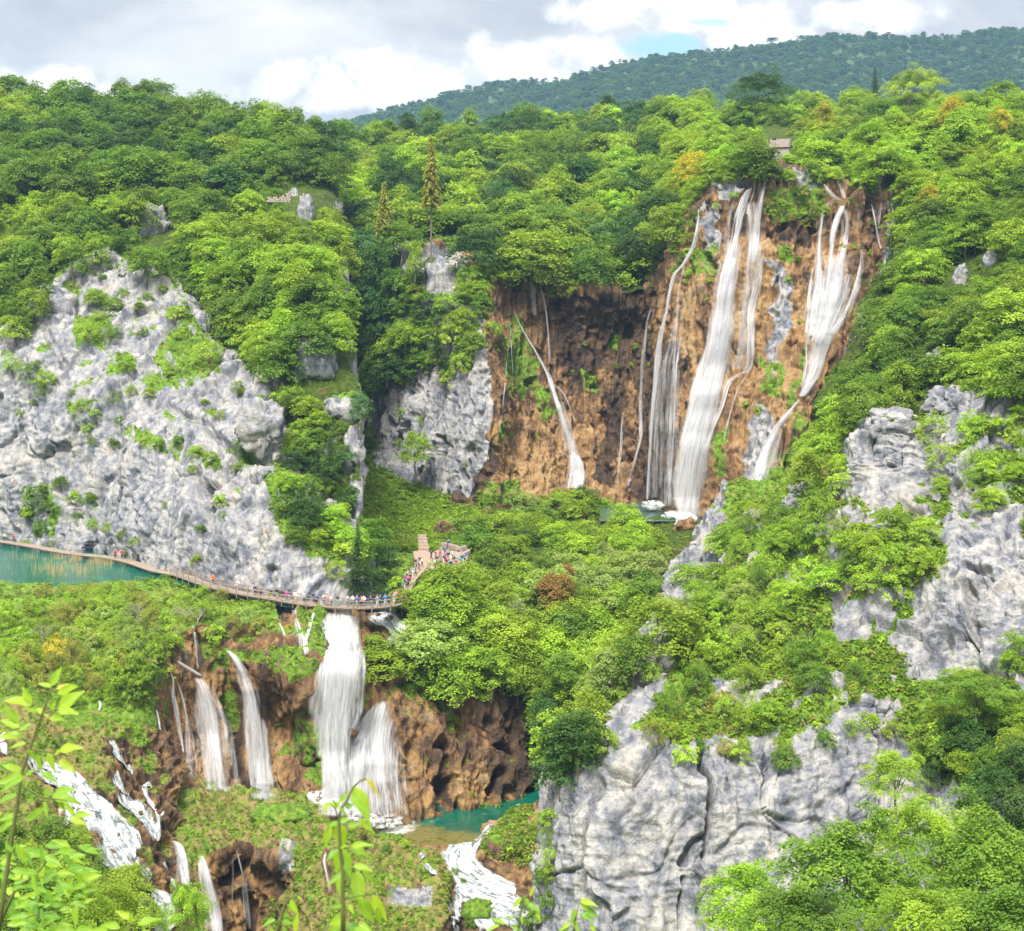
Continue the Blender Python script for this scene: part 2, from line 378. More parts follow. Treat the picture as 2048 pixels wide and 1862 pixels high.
    st = max(1, int(0.8 / res)); sub = np.array([u for u in range(0, nu - 1, st)] + [nu - 1]); sv = np.array([v for v in range(0, nv - 1, st)] + [nv - 1])
    Gs = G2[np.ix_(sub, sv)]; a, b = Gs.shape[:2]; id2 = np.arange(a * b).reshape(a, b)
    Fs = np.stack([id2[:-1, :-1], id2[1:, :-1], id2[1:, 1:], id2[:-1, 1:]], -1).reshape(-1, 4)
    SHEETS.append(dict(name=name, ob=ob, V=Gs.reshape(-1, 3), F=Fs, p=p, N=N2, nzs=nzs, veg=veg, x=x, y=y, gr=gr, tag=ob.name))
    return ob
# ------------------------------------------------------------------ where the surfaces change (photo pixel outlines)
GREYPOLY += [[(690, 480), (930, 500), (960, 640), (985, 780), (975, 900), (940, 1000), (700, 1000)],
             [(1545, 520), (1585, 560), (1590, 640), (1560, 700), (1548, 760), (1535, 700), (1545, 600)],
             z5((600, 1150), (680, 1250), (600, 1600), (540, 1500), (560, 1300)),
             z5((435, 110), (560, 120), (580, 170), (440, 230)), z5((350, 270), (440, 260), (430, 500), (370, 560)), z5((780, 80), (890, 110), (900, 200), (790, 190)),
             z6((1540, 1310), (1640, 1340), (1650, 1500), (1540, 1500)), z7((720, 1590), (930, 1620), (930, 1750), (700, 1740))]
WETPOLY += [z5((170, 900), (260, 880), (240, 1250), (250, 1500), (200, 1650), (60, 1640), (90, 1300)), z5((1100, 240), (1180, 240), (1180, 420), (1110, 420)),
            z4((1400, 480), (1500, 480), (1500, 1250), (1380, 1250), (1440, 900)), z4((540, 960), (760, 960), (780, 1130), (740, 1240), (560, 1220)),
            z6((1250, 520), (1330, 540), (1360, 1000), (1300, 980)), z6((1300, 1380), (1420, 1380), (1400, 1833), (1200, 1833)),
            z7((930, 1050), (1040, 1050), (1050, 1170), (930, 1170)), z7((1230, 880), (1520, 640), (1530, 1120), (1230, 1130)), z7((900, 850), (1000, 850), (960, 960), (900, 950))]
MOSSPOLY += [z7((1190, 1180), (1430, 1130), (1480, 1300), (1460, 1500), (1250, 1480), (1180, 1400)), [(200,1280),(335,1270),(325,1400),(300,1430),(200,1440)], z5((380,420),(440,440),(430,560),(370,600)), z5((620,950),(740,960),(700,1130),(620,1120)), z4((1290,500),(1370,500),(1360,560),(1290,560)), z4((1180,650),(1250,690),(1240,760),(1180,740)), z4((840, 380), (890, 400), (930, 520), (990, 700), (1060, 870), (1000, 880), (940, 720), (890, 800), (830, 800), (830, 600)),
             z4((790, 880), (840, 900), (830, 990), (800, 980)), z4((720, 1160), (900, 1180), (900, 1300), (730, 1290)), z4((970, 860), (1000, 870), (990, 990), (960, 980)),
             z5((700, 430), (770, 460), (760, 520), (700, 500)), z5((640, 180), (900, 160), (920, 280), (760, 330), (650, 330)), z5((280, 440), (420, 470), (420, 600), (270, 560)),
             z6((1640, 640), (1780, 600), (1830, 900), (1800, 1040), (1700, 1000), (1720, 850), (1600, 860)), z6((1250, 260), (1600, 260), (1750, 330), (1790, 400), (1600, 460), (1560, 380), (1300, 320)),
             z6((1180, 240), (1260, 240), (1290, 370), (1230, 380)), z7((250, 160), (390, 170), (390, 450), (250, 300)), z7((560, 620), (650, 560), (620, 700), (550, 770)),
             z6((560, 640), (880, 640), (860, 760), (760, 820), (640, 800)), z6((1600, 1600), (1850, 1500), (1938, 1833), (1500, 1833), (1450, 1700)), z6((1290, 1380), (1900, 1180), (1930, 1320), (1700, 1420), (1560, 1300)),
             z5((700, 980), (740, 960), (700, 1130), (640, 1110)), z5((820, 900), (860, 900), (780, 1190), (740, 1190)), z5((380, 1380), (460, 1250), (470, 1500), (400, 1500))]
VEGPOLY += [z3((300, 740), (520, 720), (500, 900), (400, 930)), z3((360, 330), (600, 300), (560, 450), (380, 520)), z3((830, 280), (970, 300), (1050, 560), (900, 640), (760, 560)),
            z3((620, 860), (1000, 990), (1090, 1080), (1000, 1060), (640, 960)), z3((90, 1120), (300, 1180), (480, 1190), (470, 1260), (300, 1240), (280, 1400), (100, 1380)),
            z3((310, 1270), (700, 1420), (720, 1470), (560, 1420)), z3((1150, 930), (1290, 960), (1260, 1040), (1160, 1060)), z3((1250, 1040), (1600, 1200), (1700, 1500), (1600, 1560), (1400, 1420)),
            [(1790, 1450), (2048, 1300), (2060, 1600), (1850, 1560)], [(1560, 860), (2060, 400), (2060, 780), (1700, 870), (1650, 980), (1500, 1000)]]
VEGPOLY2 += [[(1400, 1160), (1500, 960), (1680, 880), (1720, 1000), (1800, 1050), (1880, 1150), (1760, 1330), (1800, 1400), (1700, 1420), (1560, 1480), (1350, 1470), (1300, 1420), (1360, 1300)]]
ROCKPOLY += [[(1150, 1540), (1240, 1400), (1330, 1180), (1420, 1060), (1470, 1080), (1390, 1200), (1350, 1300), (1300, 1420), (1220, 1500)], [(1120, 1560), (1240, 1450), (1350, 1480), (1560, 1490), (1700, 1430), (1810, 1440), (1800, 1640), (1700, 1862), (1080, 1900)],
             [(1705, 850), (1760, 815), (1830, 830), (1840, 990), (1740, 1030), (1710, 960)], [(1830, 830), (1890, 775), (1960, 775), (2000, 820), (1900, 850)],
             [(1890, 1040), (2048, 1000), (2060, 1380), (1960, 1330), (1900, 1380), (1800, 1330), (1820, 1200), (1900, 1160)],
             z3((0, 720), (280, 730), (330, 900), (500, 1000), (640, 980), (700, 1100), (960, 1080), (1150, 1150), (1350, 1400), (1500, 1500), (1600, 1700), (300, 1500), (300, 1260), (480, 1280), (480, 1180), (100, 1120), (0, 1400)),
             z3((1040, 600), (1230, 620), (1370, 720), (1380, 980), (1050, 960)), z3((700, 260), (950, 230), (960, 290), (800, 300)), z3((230, 220), (350, 200), (370, 560), (280, 570))]

CREASES += [(z8((625, 900), (640, 1050), (672, 1100), (672, 1200), (655, 1300), (640, 1400)), 5, 3.0), (z8((560, 1440), (600, 1350), (640, 1330)), 7, 2.0), (z8((545, 1720), (560, 1500)), 3, 1.2), (z8((1355, 930), (1330, 1000)), 4, 1.2),
            (z8((1240, 825), (1400, 830), (1450, 800)), 4, 2.0), (z8((1810, 240), (1900, 250)), 8, 2.2), (z8((1820, 330), (1860, 560)), 12, 2.5), (z8((90, 1040), (60, 1400), (30, 1700)), 4, 1.2), (z8((230, 1100), (190, 1400), (170, 1700)), 4, 1.6),
            (z3((1040, 900), (1150, 990), (1340, 1000)), 8, 2.2), (z3((840, 780), (1040, 880)), 6, 1.5), (z3((240, 420), (330, 600)), 7, 1.5), (z3((1040, 1350), (1030, 1200), (990, 1080)), 5, 1.5), (z3((490, 1260), (500, 1150), (640, 1000)), 6, 1.4), (z3((30, 1280), (100, 1400)), 6, 1.5),
            (z7((985, 1075), (975, 1180)), 15, 6), (z7((1440, 1100), (1425, 1130)), 12, 4), (z7((940, 880), (990, 900)), 10, 3.5), (z7((1260, 900), (1290, 960), (1230, 1120)), 9, 3.5), (z7((1370, 700), (1330, 850)), 6, 2.5),
            (z6((1270, 560), (1300, 700), (1320, 950)), 14, 5), (z6((1530, 540), (1550, 570)), 9, 3), (z6((880, 860), (890, 900)), 7, 3), (z6((1320, 1400), (1370, 1400), (1340, 1500), (1250, 1560)), 12, 4), (z6((1370, 1660), (1400, 1700), (1380, 1830)), 10, 4), (z6((1750, 830), (1750, 950)), 9, 3),
            (z4((1060, 380), (1020, 400)), 9, 4), (z4((940, 720), (950, 745)), 8, 3), (z4((560, 980), (550, 1120), (590, 1230)), 5, 2), (z5((830, 350), (860, 380)), 6, 3), (z5((700, 370), (740, 350)), 6, 3), (z5((1105, 250), (1110, 400)), 8, 3), (z5((520, 170), (570, 160)), 5, 3), (z5((470, 1000), (500, 1120)), 4, 1.5), (z5((400, 500), (430, 560)), 7, 3), (z5((750, 900), (790, 890)), 5, 2.5), (z5((720, 1270), (715, 1400)), 6, 3)]
WETPOLY += [z4((1040, 340), (1480, 290), (1480, 700), (1240, 640), (1180, 760), (1050, 600)), z4((1300, 640), (1400, 640), (1330, 1200), (1230, 1200), (1260, 1000)), z5((700, 300), (870, 320), (860, 450), (720, 420)), z7((1130, 620), (1540, 600), (1520, 880), (1230, 900), (1180, 760))]
WARMPOLY += [[(1340, 480), (1700, 470), (1690, 600), (1640, 740), (1600, 820), (1570, 1000), (1330, 1060), (1330, 800), (1340, 620)], z4((760, 900), (1060, 820), (1200, 950), (1240, 1260), (760, 1280)), [(1150, 850), (1230, 850), (1270, 1020), (1150, 1020)],
             z6((1130, 400), (1330, 400), (1330, 1110), (1100, 1050)), z6((1430, 600), (1640, 560), (1600, 1110), (1480, 1110)), z7((760, 850), (930, 980), (930, 1250), (740, 1260)), z7((1040, 1060), (1230, 980), (1220, 1180), (1040, 1180)), z7((1180, 1200), (1430, 1180), (1460, 1500), (1200, 1500))]
ROCKPOLY += [z6((820, 690), (950, 760), (1040, 900), (1040, 990), (900, 980), (830, 800)), z6((1200, 1400), (1320, 1380), (1640, 1310), (1660, 1480), (1480, 1560), (1500, 1833), (1180, 1833)), z7((690, 1590), (930, 1620), (950, 1740), (690, 1740)),
             [(1340, 1080), (1420, 1060), (1440, 1120), (1370, 1200), (1320, 1210)], [(1230, 1400), (1290, 1340), (1330, 1360), (1300, 1430), (1240, 1450)], [(1660, 1230), (1740, 1200), (1740, 1300), (1660, 1300)], [(1430, 1360), (1700, 1350), (1700, 1400), (1430, 1420)]]
# ------------------------------------------------------------------ the ground everything stands on
def flat(name, pts, z, mat, kind='structure'):
    V = [(x, y, z) for x, y in pts]
    o = mesh_obj(name, np.array(V), [tuple(range(len(V)))], mat); o['kind'] = kind; return o
m, n = new_mat('valley_floor'); co = n.new('ShaderNodeTexCoord').outputs['Object']
bs = n.new('ShaderNodeBsdfPrincipled', Base__Color=n.ramp(n.noise(co, 0.02, 6), [(0.4, (0.03, 0.06, 0.015)), (0.6, (0.07, 0.12, 0.03))]), Roughness=0.95)
n.l.new(bs.outputs[0], n.new('ShaderNodeOutputMaterial').inputs[0]); M_VALLEY = m
flat('ground', [(-9000, -2000), (9000, -2000), (9000, 14000), (-9000, 14000)], -6.0, M_VALLEY)

# left limestone cliff over the lake
sheet('limestone_cliff', [
 [(-150,700,330),(-150,760,318),(-150,850,310),(-150,930,306),(-150,1000,304),(-150,1050,303),(-150,1100,302)],
 [(0,690,325),(0,750,312),(0,840,304),(0,920,300),(0,990,299),(0,1050,298),(0,1092,297)],
 [(100,590,332),(102,680,312),(105,780,302),(105,880,297),(105,970,294),(105,1050,292),(105,1102,291)],
 [(205,515,335),(205,620,318),(205,740,303),(205,860,292),(205,960,287),(205,1050,284),(205,1118,283)],
 [(330,575,322),(330,660,308),(330,770,292),(330,880,279),(330,980,271),(330,1070,268),(330,1148,266)],
 [(440,690,300),(440,760,288),(440,840,276),(440,920,266),(440,1010,257),(440,1100,252),(440,1180,250)],
 [(525,770,284),(535,830,272),(535,885,264),(530,940,256),(530,1020,247),(530,1110,242),(530,1202,240)],
 [(570,860,274),(572,900,266),(575,930,260),(580,970,252),(580,1040,243),(580,1120,238),(580,1212,236)],
 [(640,985,262),(640,1010,256),(640,1040,251),(640,1075,246),(640,1110,241),(640,1150,238),(640,1218,235)],
 [(712,1130,262),(714,1145,256),(716,1160,251),(718,1172,247),(719,1185,243),(720,1195,240),(720,1220,237)]],
 0.22, 'lime', 'tbr', grey=1.0, vegbias=-0.22, slope=(0.42, 0.8))
# wooded hillside and spur behind it
sheet('hillside', [
 [(-250,193,540),(-250,274,470),(-250,360,420),(-250,450,385),(-250,540,355),(-250,640,335),(-250,700,328),(-250,780,322)],
 [(0,198,530),(0,274,465),(0,360,415),(0,450,380),(0,540,352),(0,600,340),(0,680,330),(0,770,320)],
 [(150,188,530),(150,274,460),(150,360,410),(150,450,378),(150,530,355),(150,600,342),(150,650,337),(150,720,332)],
 [(300,198,520),(300,284,455),(300,370,405),(300,460,372),(300,540,350),(300,620,335),(300,680,325),(300,770,315)],
 [(420,223,500),(420,304,440),(420,390,392),(420,480,360),(420,570,335),(420,660,318),(420,760,302),(420,860,288)],
 [(520,248,480),(520,324,425),(520,400,385),(520,480,352),(520,580,322),(520,690,300),(530,790,287),(540,900,276)],
 [(600,268,460),(600,324,420),(600,375,385),(600,440,345),(600,560,310),(600,700,287),(600,850,272),(600,1000,260)],
 [(650,288,450),(650,354,405),(652,420,372),(655,500,340),(658,600,308),(660,740,281),(660,900,268),(660,1080,256)],
 [(672,308,440),(674,394,395),(680,470,365),(688,560,335),(694,650,305),(700,770,279),(700,930,268),(700,1130,255)],
 [(676,338,430),(680,424,392),(688,510,362),(696,600,335),(702,700,302),(730,812,276),(716,920,268),(726,1180,254)]],
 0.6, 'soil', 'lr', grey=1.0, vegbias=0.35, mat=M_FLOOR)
# forest slope over the rim of the waterfall wall
sheet('wooded_plateau', [
 [(600,266,620),(600,330,540),(600,414,480),(600,480,450),(600,540,430),(600,640,415),(600,760,405)],
 [(720,260,620),(720,326,530),(720,394,470),(720,460,430),(720,520,405),(720,560,396),(720,600,388)],
 [(850,254,620),(850,318,520),(850,384,455),(850,440,415),(850,480,390),(850,505,376),(850,530,364)],
 [(980,246,620),(980,316,520),(980,384,455),(980,450,412),(980,500,385),(980,535,370),(980,568,359)],
 [(1100,231,640),(1100,310,520),(1100,394,450),(1100,460,410),(1100,510,385),(1100,550,370),(1100,585,359)],
 [(1250,231,640),(1250,310,520),(1250,394,450),(1250,460,410),(1250,510,385),(1250,550,372),(1250,588,362)],
 [(1340,221,600),(1340,290,500),(1340,354,440),(1340,410,405),(1340,460,385),(1340,510,374),(1340,560,366)],
 [(1400,216,600),(1400,270,500),(1400,314,430),(1400,340,395),(1400,360,370),(1400,385,358),(1400,425,347)],
 [(1550,215,580),(1550,262,480),(1550,300,420),(1550,320,385),(1550,335,362),(1550,350,348),(1550,370,339)],
 [(1700,212,560),(1700,252,470),(1700,300,415),(1700,320,382),(1700,340,362),(1700,355,350),(1700,380,341)],
 [(1850,212,560),(1850,252,470),(1850,300,415),(1850,330,382),(1850,360,362),(1850,390,350),(1850,420,341)]],
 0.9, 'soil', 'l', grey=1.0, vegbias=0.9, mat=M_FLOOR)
sheet('waterfall_wall', [
 [(690,540,405),(690,620,400),(690,700,394),(690,780,388),(690,850,384),(690,910,376),(690,970,362)],
 [(740,515,387),(745,600,380),(750,680,372),(755,760,366),(760,840,362),(765,900,358),(770,960,345)],
 [(850,498,374),(850,580,362),(855,660,355),(860,740,350),(865,820,344),(870,900,341),(880,975,338)],
 [(960,540,362),(965,620,350),(970,700,342),(975,780,337),(978,860,334),(975,940,333),(965,1010,331)],
 [(1050,566,362),(1040,650,362),(1035,730,358),(1040,800,354),(1045,870,349),(1050,940,344),(1060,1025,337)],
 [(1170,575,360),(1170,650,364),(1170,730,363),(1170,800,361),(1170,880,357),(1170,950,353),(1170,1030,342)],
 [(1290,582,364),(1288,660,366),(1286,730,364),(1284,810,360),(1282,890,355),(1280,950,352),(1275,1020,348)],
 [(1395,418,346),(1375,520,346),(1350,640,346),(1338,760,343),(1328,860,341),(1320,930,344),(1316,1012,343)],
 [(1480,362,338),(1460,480,335),(1440,600,331),(1425,720,328),(1405,830,325),(1390,930,323),(1378,1060,321)],
 [(1600,355,338),(1580,470,334),(1560,590,329),(1535,710,325),(1510,820,320),(1490,930,316),(1470,1040,312)],
 [(1690,375,340),(1680,470,336),(1665,560,330),(1635,680,322),(1598,790,316),(1560,890,311),(1530,1020,307)],
 [(1800,400,345),(1790,500,340),(1760,600,332),(1710,700,324),(1660,800,318),(1620,900,312),(1600,1010,307)]],
 0.25, 'tufa', 'tb', grey=0.0, vegbias=-0.32, slope=(0.5, 0.9))
# wooded hillside right of the waterfall
sheet('hillside', [
 [(1760,300,362),(1785,410,341),(1775,520,326),(1742,620,311),(1690,740,298),(1635,850,287),(1580,970,276),(1490,1060,262)],
 [(1800,262,410),(1830,380,345),(1830,500,322),(1800,620,303),(1750,740,287),(1700,850,272),(1640,960,258),(1560,1080,245)],
 [(1880,236,425),(1910,360,350),(1920,480,318),(1900,600,296),(1860,720,275),(1810,830,257),(1740,940,243),(1650,1080,232)],
 [(1960,228,430),(2000,340,350),(2010,450,312),(2000,570,287),(1970,690,264),(1920,800,246),(1850,920,232),(1760,1080,220)],
 [(2060,222,435),(2100,320,350),(2120,430,305),(2120,550,278),(2100,670,255),(2060,790,238),(2000,910,223),(1900,1080,210)],
 [(2300,218,435),(2320,320,350),(2340,430,300),(2340,550,270),(2320,670,248),(2280,790,230),(2240,910,215),(2140,1080,200)]],
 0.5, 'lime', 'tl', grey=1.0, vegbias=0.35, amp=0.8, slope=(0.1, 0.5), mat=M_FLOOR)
# right limestone spur with its sheer face
sheet('limestone_cliff', [
 [(1480,985,262),(1415,1085,250),(1340,1180,236),(1295,1290,218),(1232,1400,198),(1165,1500,182),(1128,1560,175),(1112,1720,171),(1095,1920,168)],
 [(1540,985,255),(1480,1080,240),(1420,1180,222),(1370,1290,205),(1310,1390,188),(1250,1470,176),(1205,1560,169),(1190,1720,165),(1180,1920,162)],
 [(1620,950,250),(1570,1060,232),(1520,1160,216),(1470,1270,201),(1420,1370,188),(1370,1460,175),(1340,1540,169),(1315,1720,163),(1300,1920,160)],
 [(1700,890,240),(1670,1010,224),(1630,1130,211),(1590,1250,197),(1550,1360,186),(1510,1440,177),(1485,1520,170),(1470,1700,165),(1460,1920,161)],
 [(1758,830,222),(1758,960,218),(1740,1090,206),(1710,1220,195),(1690,1320,186),(1670,1400,179),(1650,1480,173),(1640,1690,167),(1630,1920,162)],
 [(1845,828,219),(1850,960,214),(1840,1080,203),(1820,1200,194),(1810,1300,188),(1800,1380,183),(1790,1470,177),(1790,1680,169),(1780,1920,163)],
 [(1920,790,220),(1930,930,209),(1930,1060,199),(1930,1180,191),(1930,1290,186),(1920,1390,180),(1920,1490,172),(1920,1680,160),(1920,1920,150)],
 [(2000,782,224),(2010,920,208),(2020,1050,195),(2030,1180,187),(2030,1300,181),(2030,1400,174),(2030,1500,166),(2030,1680,152),(2030,1920,140)],
 [(2250,775,228),(2260,920,203),(2260,1050,188),(2260,1180,178),(2260,1300,171),(2260,1400,164),(2260,1500,155),(2260,1680,140),(2260,1920,128)]],
 0.16, 'lime', 'tl', grey=1.0, vegbias=-0.12, slope=(0.40, 0.72))
# wooded bank between the two groups of falls, and the grassy gully
sheet('bank', [
 [(770,1060,318),(775,1100,295),(780,1140,272),(785,1180,248),(790,1225,233),(800,1260,231),(810,1310,229),(820,1400,227)],
 [(900,1040,325),(900,1085,298),(900,1130,272),(900,1180,250),(900,1230,237),(900,1290,232),(900,1350,230),(900,1410,229)],
 [(1000,1030,330),(1000,1075,305),(1000,1130,278),(1000,1190,258),(1000,1250,245),(1000,1310,237),(1000,1360,233),(1000,1395,232)],
 [(1120,1040,325),(1120,1085,303),(1120,1140,280),(1120,1200,262),(1120,1260,248),(1120,1320,239),(1120,1370,234),(1120,1410,232)],
 [(1230,1036,324),(1230,1090,301),(1230,1150,278),(1230,1210,260),(1230,1270,246),(1230,1340,235),(1230,1420,226),(1200,1520,215)],
 [(1340,1037,322),(1340,1092,301),(1340,1150,276),(1340,1200,258),(1340,1260,242),(1340,1340,226),(1330,1430,212),(1260,1600,200)],
 [(1460,1030,310),(1460,1080,290),(1460,1130,268),(1460,1190,250),(1460,1260,232),(1460,1340,216),(1440,1430,204),(1400,1600,195)]],
 0.4, 'soil', 'b', grey=0.3, vegbias=0.45, amp=0.6, mat=M_FLOOR)
sheet('grassy_slope', [
 [(680,840,372),(680,920,350),(680,980,332),(680,1050,306),(680,1120,276),(680,1190,252)],
 [(730,860,368),(730,930,348),(730,990,330),(730,1055,305),(730,1120,275),(730,1185,250)],
 [(790,915,352),(790,960,340),(790,1005,327),(790,1060,305),(790,1120,277),(790,1180,250)],
 [(860,965,344),(860,992,335),(860,1022,325),(860,1065,306),(860,1110,284),(860,1165,258)],
 [(960,1000,337),(960,1015,331),(960,1035,323),(960,1070,306),(960,1110,284),(960,1160,262)]],
 0.3, 'soil', '', grey=0.3, vegbias=0.6, amp=0.45, slope=(0.0, 0.3))
# lower tufa wall with its falls
sheet('waterfall_wall', [
 [(245,1330,207),(250,1380,206),(260,1440,205),(270,1500,204),(280,1560,203),(290,1640,202)],
 [(322,1290,214),(332,1350,213),(345,1420,214),(355,1480,213),(368,1540,211),(380,1620,208)],
 [(395,1252,221),(405,1320,219),(425,1400,219),(440,1480,217),(450,1550,214),(455,1640,211)],
 [(478,1256,223),(490,1330,218),(505,1400,221),(515,1480,220),(520,1560,217),(525,1650,213)],
 [(560,1244,225),(585,1310,214),(605,1390,214),(612,1450,221),(602,1540,216),(600,1660,211)],
 [(600,1222,230),(640,1300,217),(650,1400,215),(650,1480,213),(650,1560,210),(650,1670,208)],
 [(680,1222,231),(700,1300,225),(705,1400,220),(710,1480,216),(715,1560,213),(720,1670,209)],
 [(770,1228,231),(780,1300,228),(790,1400,222),(800,1480,219),(805,1560,217),(810,1660,214)],
 [(850,1270,234),(860,1350,229),(870,1420,226),(880,1480,223),(890,1550,221),(900,1640,219)],
 [(960,1372,232),(965,1420,228),(970,1470,227),(975,1520,225),(980,1570,223),(985,1640,221)],
 [(1060,1385,233),(1065,1430,232),(1070,1480,231),(1075,1530,230),(1080,1575,229),(1085,1620,228)],
 [(1150,1400,230),(1150,1440,228),(1150,1480,226),(1150,1530,225),(1150,1575,223),(1150,1620,222)]],
 0.16, 'tufa', 'bl', grey=0.0, vegbias=-0.3, amp=0.85, slope=(0.35, 0.75))
sheet('terrace', [
 [(-250,zrow(35.0,250),250),(-250,zrow(36.9,243.5),243.5),(-250,1250,225),(-250,1310,213),(-250,1370,203),(-250,1440,194),(-250,1520,186)],
 [(0,zrow(35.0,250),250),(0,zrow(36.9,243.5),243.5),(0,1250,226),(0,1310,214),(0,1370,204),(0,1440,196),(0,1500,189)],
 [(150,zrow(35.0,250),250),(150,zrow(36.9,243.5),243.5),(150,1240,230),(150,1300,218),(150,1360,209),(150,1420,203),(150,1480,197)],
 [(280,zrow(35.0,254),254),(280,zrow(36.9,247.5),247.5),(280,1220,236),(280,1270,225),(280,1320,217),(285,1380,210),(290,1440,205)],
 [(370,zrow(35,258),258),(370,zrow(36.3,251),251),(370,1190,243),(372,1215,234),(375,1240,226),(378,1268,221),(380,1320,218)],
 [(480,zrow(34.8,246),246),(480,1195,242),(480,1208,237),(480,1222,232),(480,1240,227),(480,1268,223),(482,1300,220)],
 [(545,zrow(34.5,240),240),(545,1206,236),(548,1213,233),(552,1222,231),(556,1232,228),(562,1248,225),(568,1285,221)]],
 0.3, 'soil', 'b', grey=0.0, vegbias=0.8, amp=0.6)
# lower left cascades and the mossy mounds
sheet('cascade_slope', [
 [(-250,1440,195),(-250,1520,184),(-250,1600,175),(-250,1690,166),(-250,1790,158),(-250,1920,148)],
 [(0,1420,198),(0,1510,188),(0,1600,178),(0,1690,169),(0,1790,161),(0,1920,150)],
 [(100,1440,198),(100,1530,189),(100,1610,181),(100,1700,172),(100,1790,165),(100,1920,154)],
 [(200,1460,198),(200,1550,190),(200,1630,184),(200,1710,176),(200,1800,170),(200,1920,160)],
 [(300,1470,202),(300,1560,196),(300,1650,190),(300,1730,183),(300,1810,177),(300,1920,168)],
 [(350,1500,204),(350,1580,199),(350,1660,194),(350,1740,189),(350,1820,185),(350,1920,179)]],
 0.16, 'mound', '', grey=0.0, vegbias=0.0, amp=1.15, slope=(0.25, 0.65), mat=M_GROUND_DRY)
sheet('mossy_mound', [
 [(300,1500,207),(300,1570,201),(300,1640,195),(300,1700,190),(300,1760,187),(300,1830,184),(300,1920,181)],
 [(400,1575,209),(400,1602,202),(400,1650,197),(400,1700,192),(400,1760,190),(400,1830,188),(400,1920,186)],
 [(480,1590,210),(480,1620,203),(480,1660,197),(480,1700,192),(480,1760,193),(480,1830,193),(480,1920,192)],
 [(560,1600,210),(560,1630,202),(560,1670,196),(560,1715,190),(560,1760,192),(560,1830,193),(560,1920,192)],
 [(640,1608,210),(640,1640,202),(640,1680,196),(640,1720,191),(640,1780,188),(640,1840,185),(640,1920,182)],
 [(700,1640,210),(700,1665,204),(700,1695,199),(700,1740,193),(700,1790,188),(700,1840,185),(700,1920,182)],
 [(760,1690,207),(760,1708,202),(760,1728,198),(760,1762,193),(760,1800,190),(760,1850,186),(760,1920,184)],
 [(820,1705,205),(820,1725,200),(820,1750,195),(820,1780,190),(820,1812,188),(820,1855,185),(820,1920,183)],
 [(885,1735,201),(888,1750,198),(890,1770,194),(892,1790,190),(894,1820,188),(895,1860,186),(896,1920,184)]],
 0.15, 'mound', 'tbr', grey=0.0, vegbias=0.12, amp=0.9, slope=(0.1, 0.5), mat=M_GROUND_DRY)
sheet('stream_bed', [[(px, zrow(7.0, 226), 226), (px, zrow(7.2, 209), 209), (px, zrow(8.95, 204.0), 204.0), (px, zrow(7.4, 199), 199), (px, zrow(5.4 - low, 194), 194), (px, zrow(3.9 - low, 190), 190), (px, zrow(2.4 - low, 184), 184)] for px, low in ((560, 1.5), (700, 1.6), (850, 1.6), (900, 0.4), (1000, 0), (1150, 0), (1300, 0))],
 0.2, 'mound', '', grey=0.0, vegbias=0.12, amp=0.18, slope=(0.9, 1.5), mat=M_GROUND_DRY)
sheet('tufa_mound', [
 [(968,1705,205),(966,1712,204),(958,1720,202),(957,1745,201),(958,1765,200),(960,1790,199)],
 [(985,1672,209),(982,1682,206),(980,1690,204),(980,1720,203),(985,1745,203),(990,1800,201)],
 [(1030,1642,211),(1028,1655,206),(1026,1665,203),(1024,1700,200),(1026,1735,201),(1030,1800,200)],
 [(1072,1618,213),(1073,1640,205),(1073,1665,200),(1070,1700,197),(1072,1740,196),(1075,1800,194)],
 [(1110,1585,212),(1110,1630,202),(1110,1680,195),(1110,1740,190),(1105,1800,186),(1100,1900,182)],
 [(1190,1560,208),(1190,1630,194),(1190,1700,184),(1190,1760,179),(1190,1820,176),(1190,1900,173)]],
 0.14, 'mound', 'tbl', grey=0.0, vegbias=0.28, amp=0.8, slope=(0.2, 0.7), mat=M_GROUND_DRY, warm=-0.4)
# steep wooded ground just under the viewpoint
sheet('near_slope', [[(px,1975,165),(px,2060,140),(px,2180,112),(px,2450,82),(px,3000,55)] for px in (-500,0,400,800,1200,1600,2000,2600)],
 0.8, 'soil', '', grey=0.5, vegbias=0.9, amp=0.7)
# the far mountain
mt = [(560,290),(640,268),(740,244),(860,212),(940,188),(1050,174),(1130,170),(1200,149),(1300,124),(1400,115),(1500,102),(1600,89),(1700,80),(1800,82),(1850,85),(1950,77),(2048,64),(2250,45),(2600,40)]
sheet('mountain', [[(x, y, 2600),(x, y+(330-y)*0.30+12*math.sin(x/70), 2350),(x+18, y+(330-y)*0.62-10*math.sin(x/90), 2050),(x, 335, 1750),(x, 420, 1450)] for x, y in mt],
 14, 'soil', 't', grey=0.5, vegbias=0.95, amp=9.0, mat=M_VALLEY)

# ------------------------------------------------------------------ picking points on the terrain
_V = []; _F = []; _own = []; _b = 0
for i, s in enumerate(SHEETS):
    if s['name'] == 'mountain': continue
    _V.append(s['V']); _F.append(s['F'] + _b); _own += [i] * len(s['F']); _b += len(s['V'])
_V = np.concatenate(_V); _F = np.concatenate(_F)
BVH = BVHTree.FromPolygons(_V.tolist(), _F.tolist())
EYE = Vector((0, 0, CZ))
def surf(px, py):
    d = Vector(P(px, py, 1.0)) - EYE; d.normalize()
    loc, nr, i, dist = BVH.ray_cast(EYE, d)
    if loc is None: return None
    if nr.dot(d) > 0: nr = -nr
    return loc, nr, SHEETS[_own[i]]['tag']
def drop(x, y, z):
    loc, nr, i, dist = BVH.ray_cast(Vector((x, y, z + 6)), Vector((0, 0, -1)))
    return loc
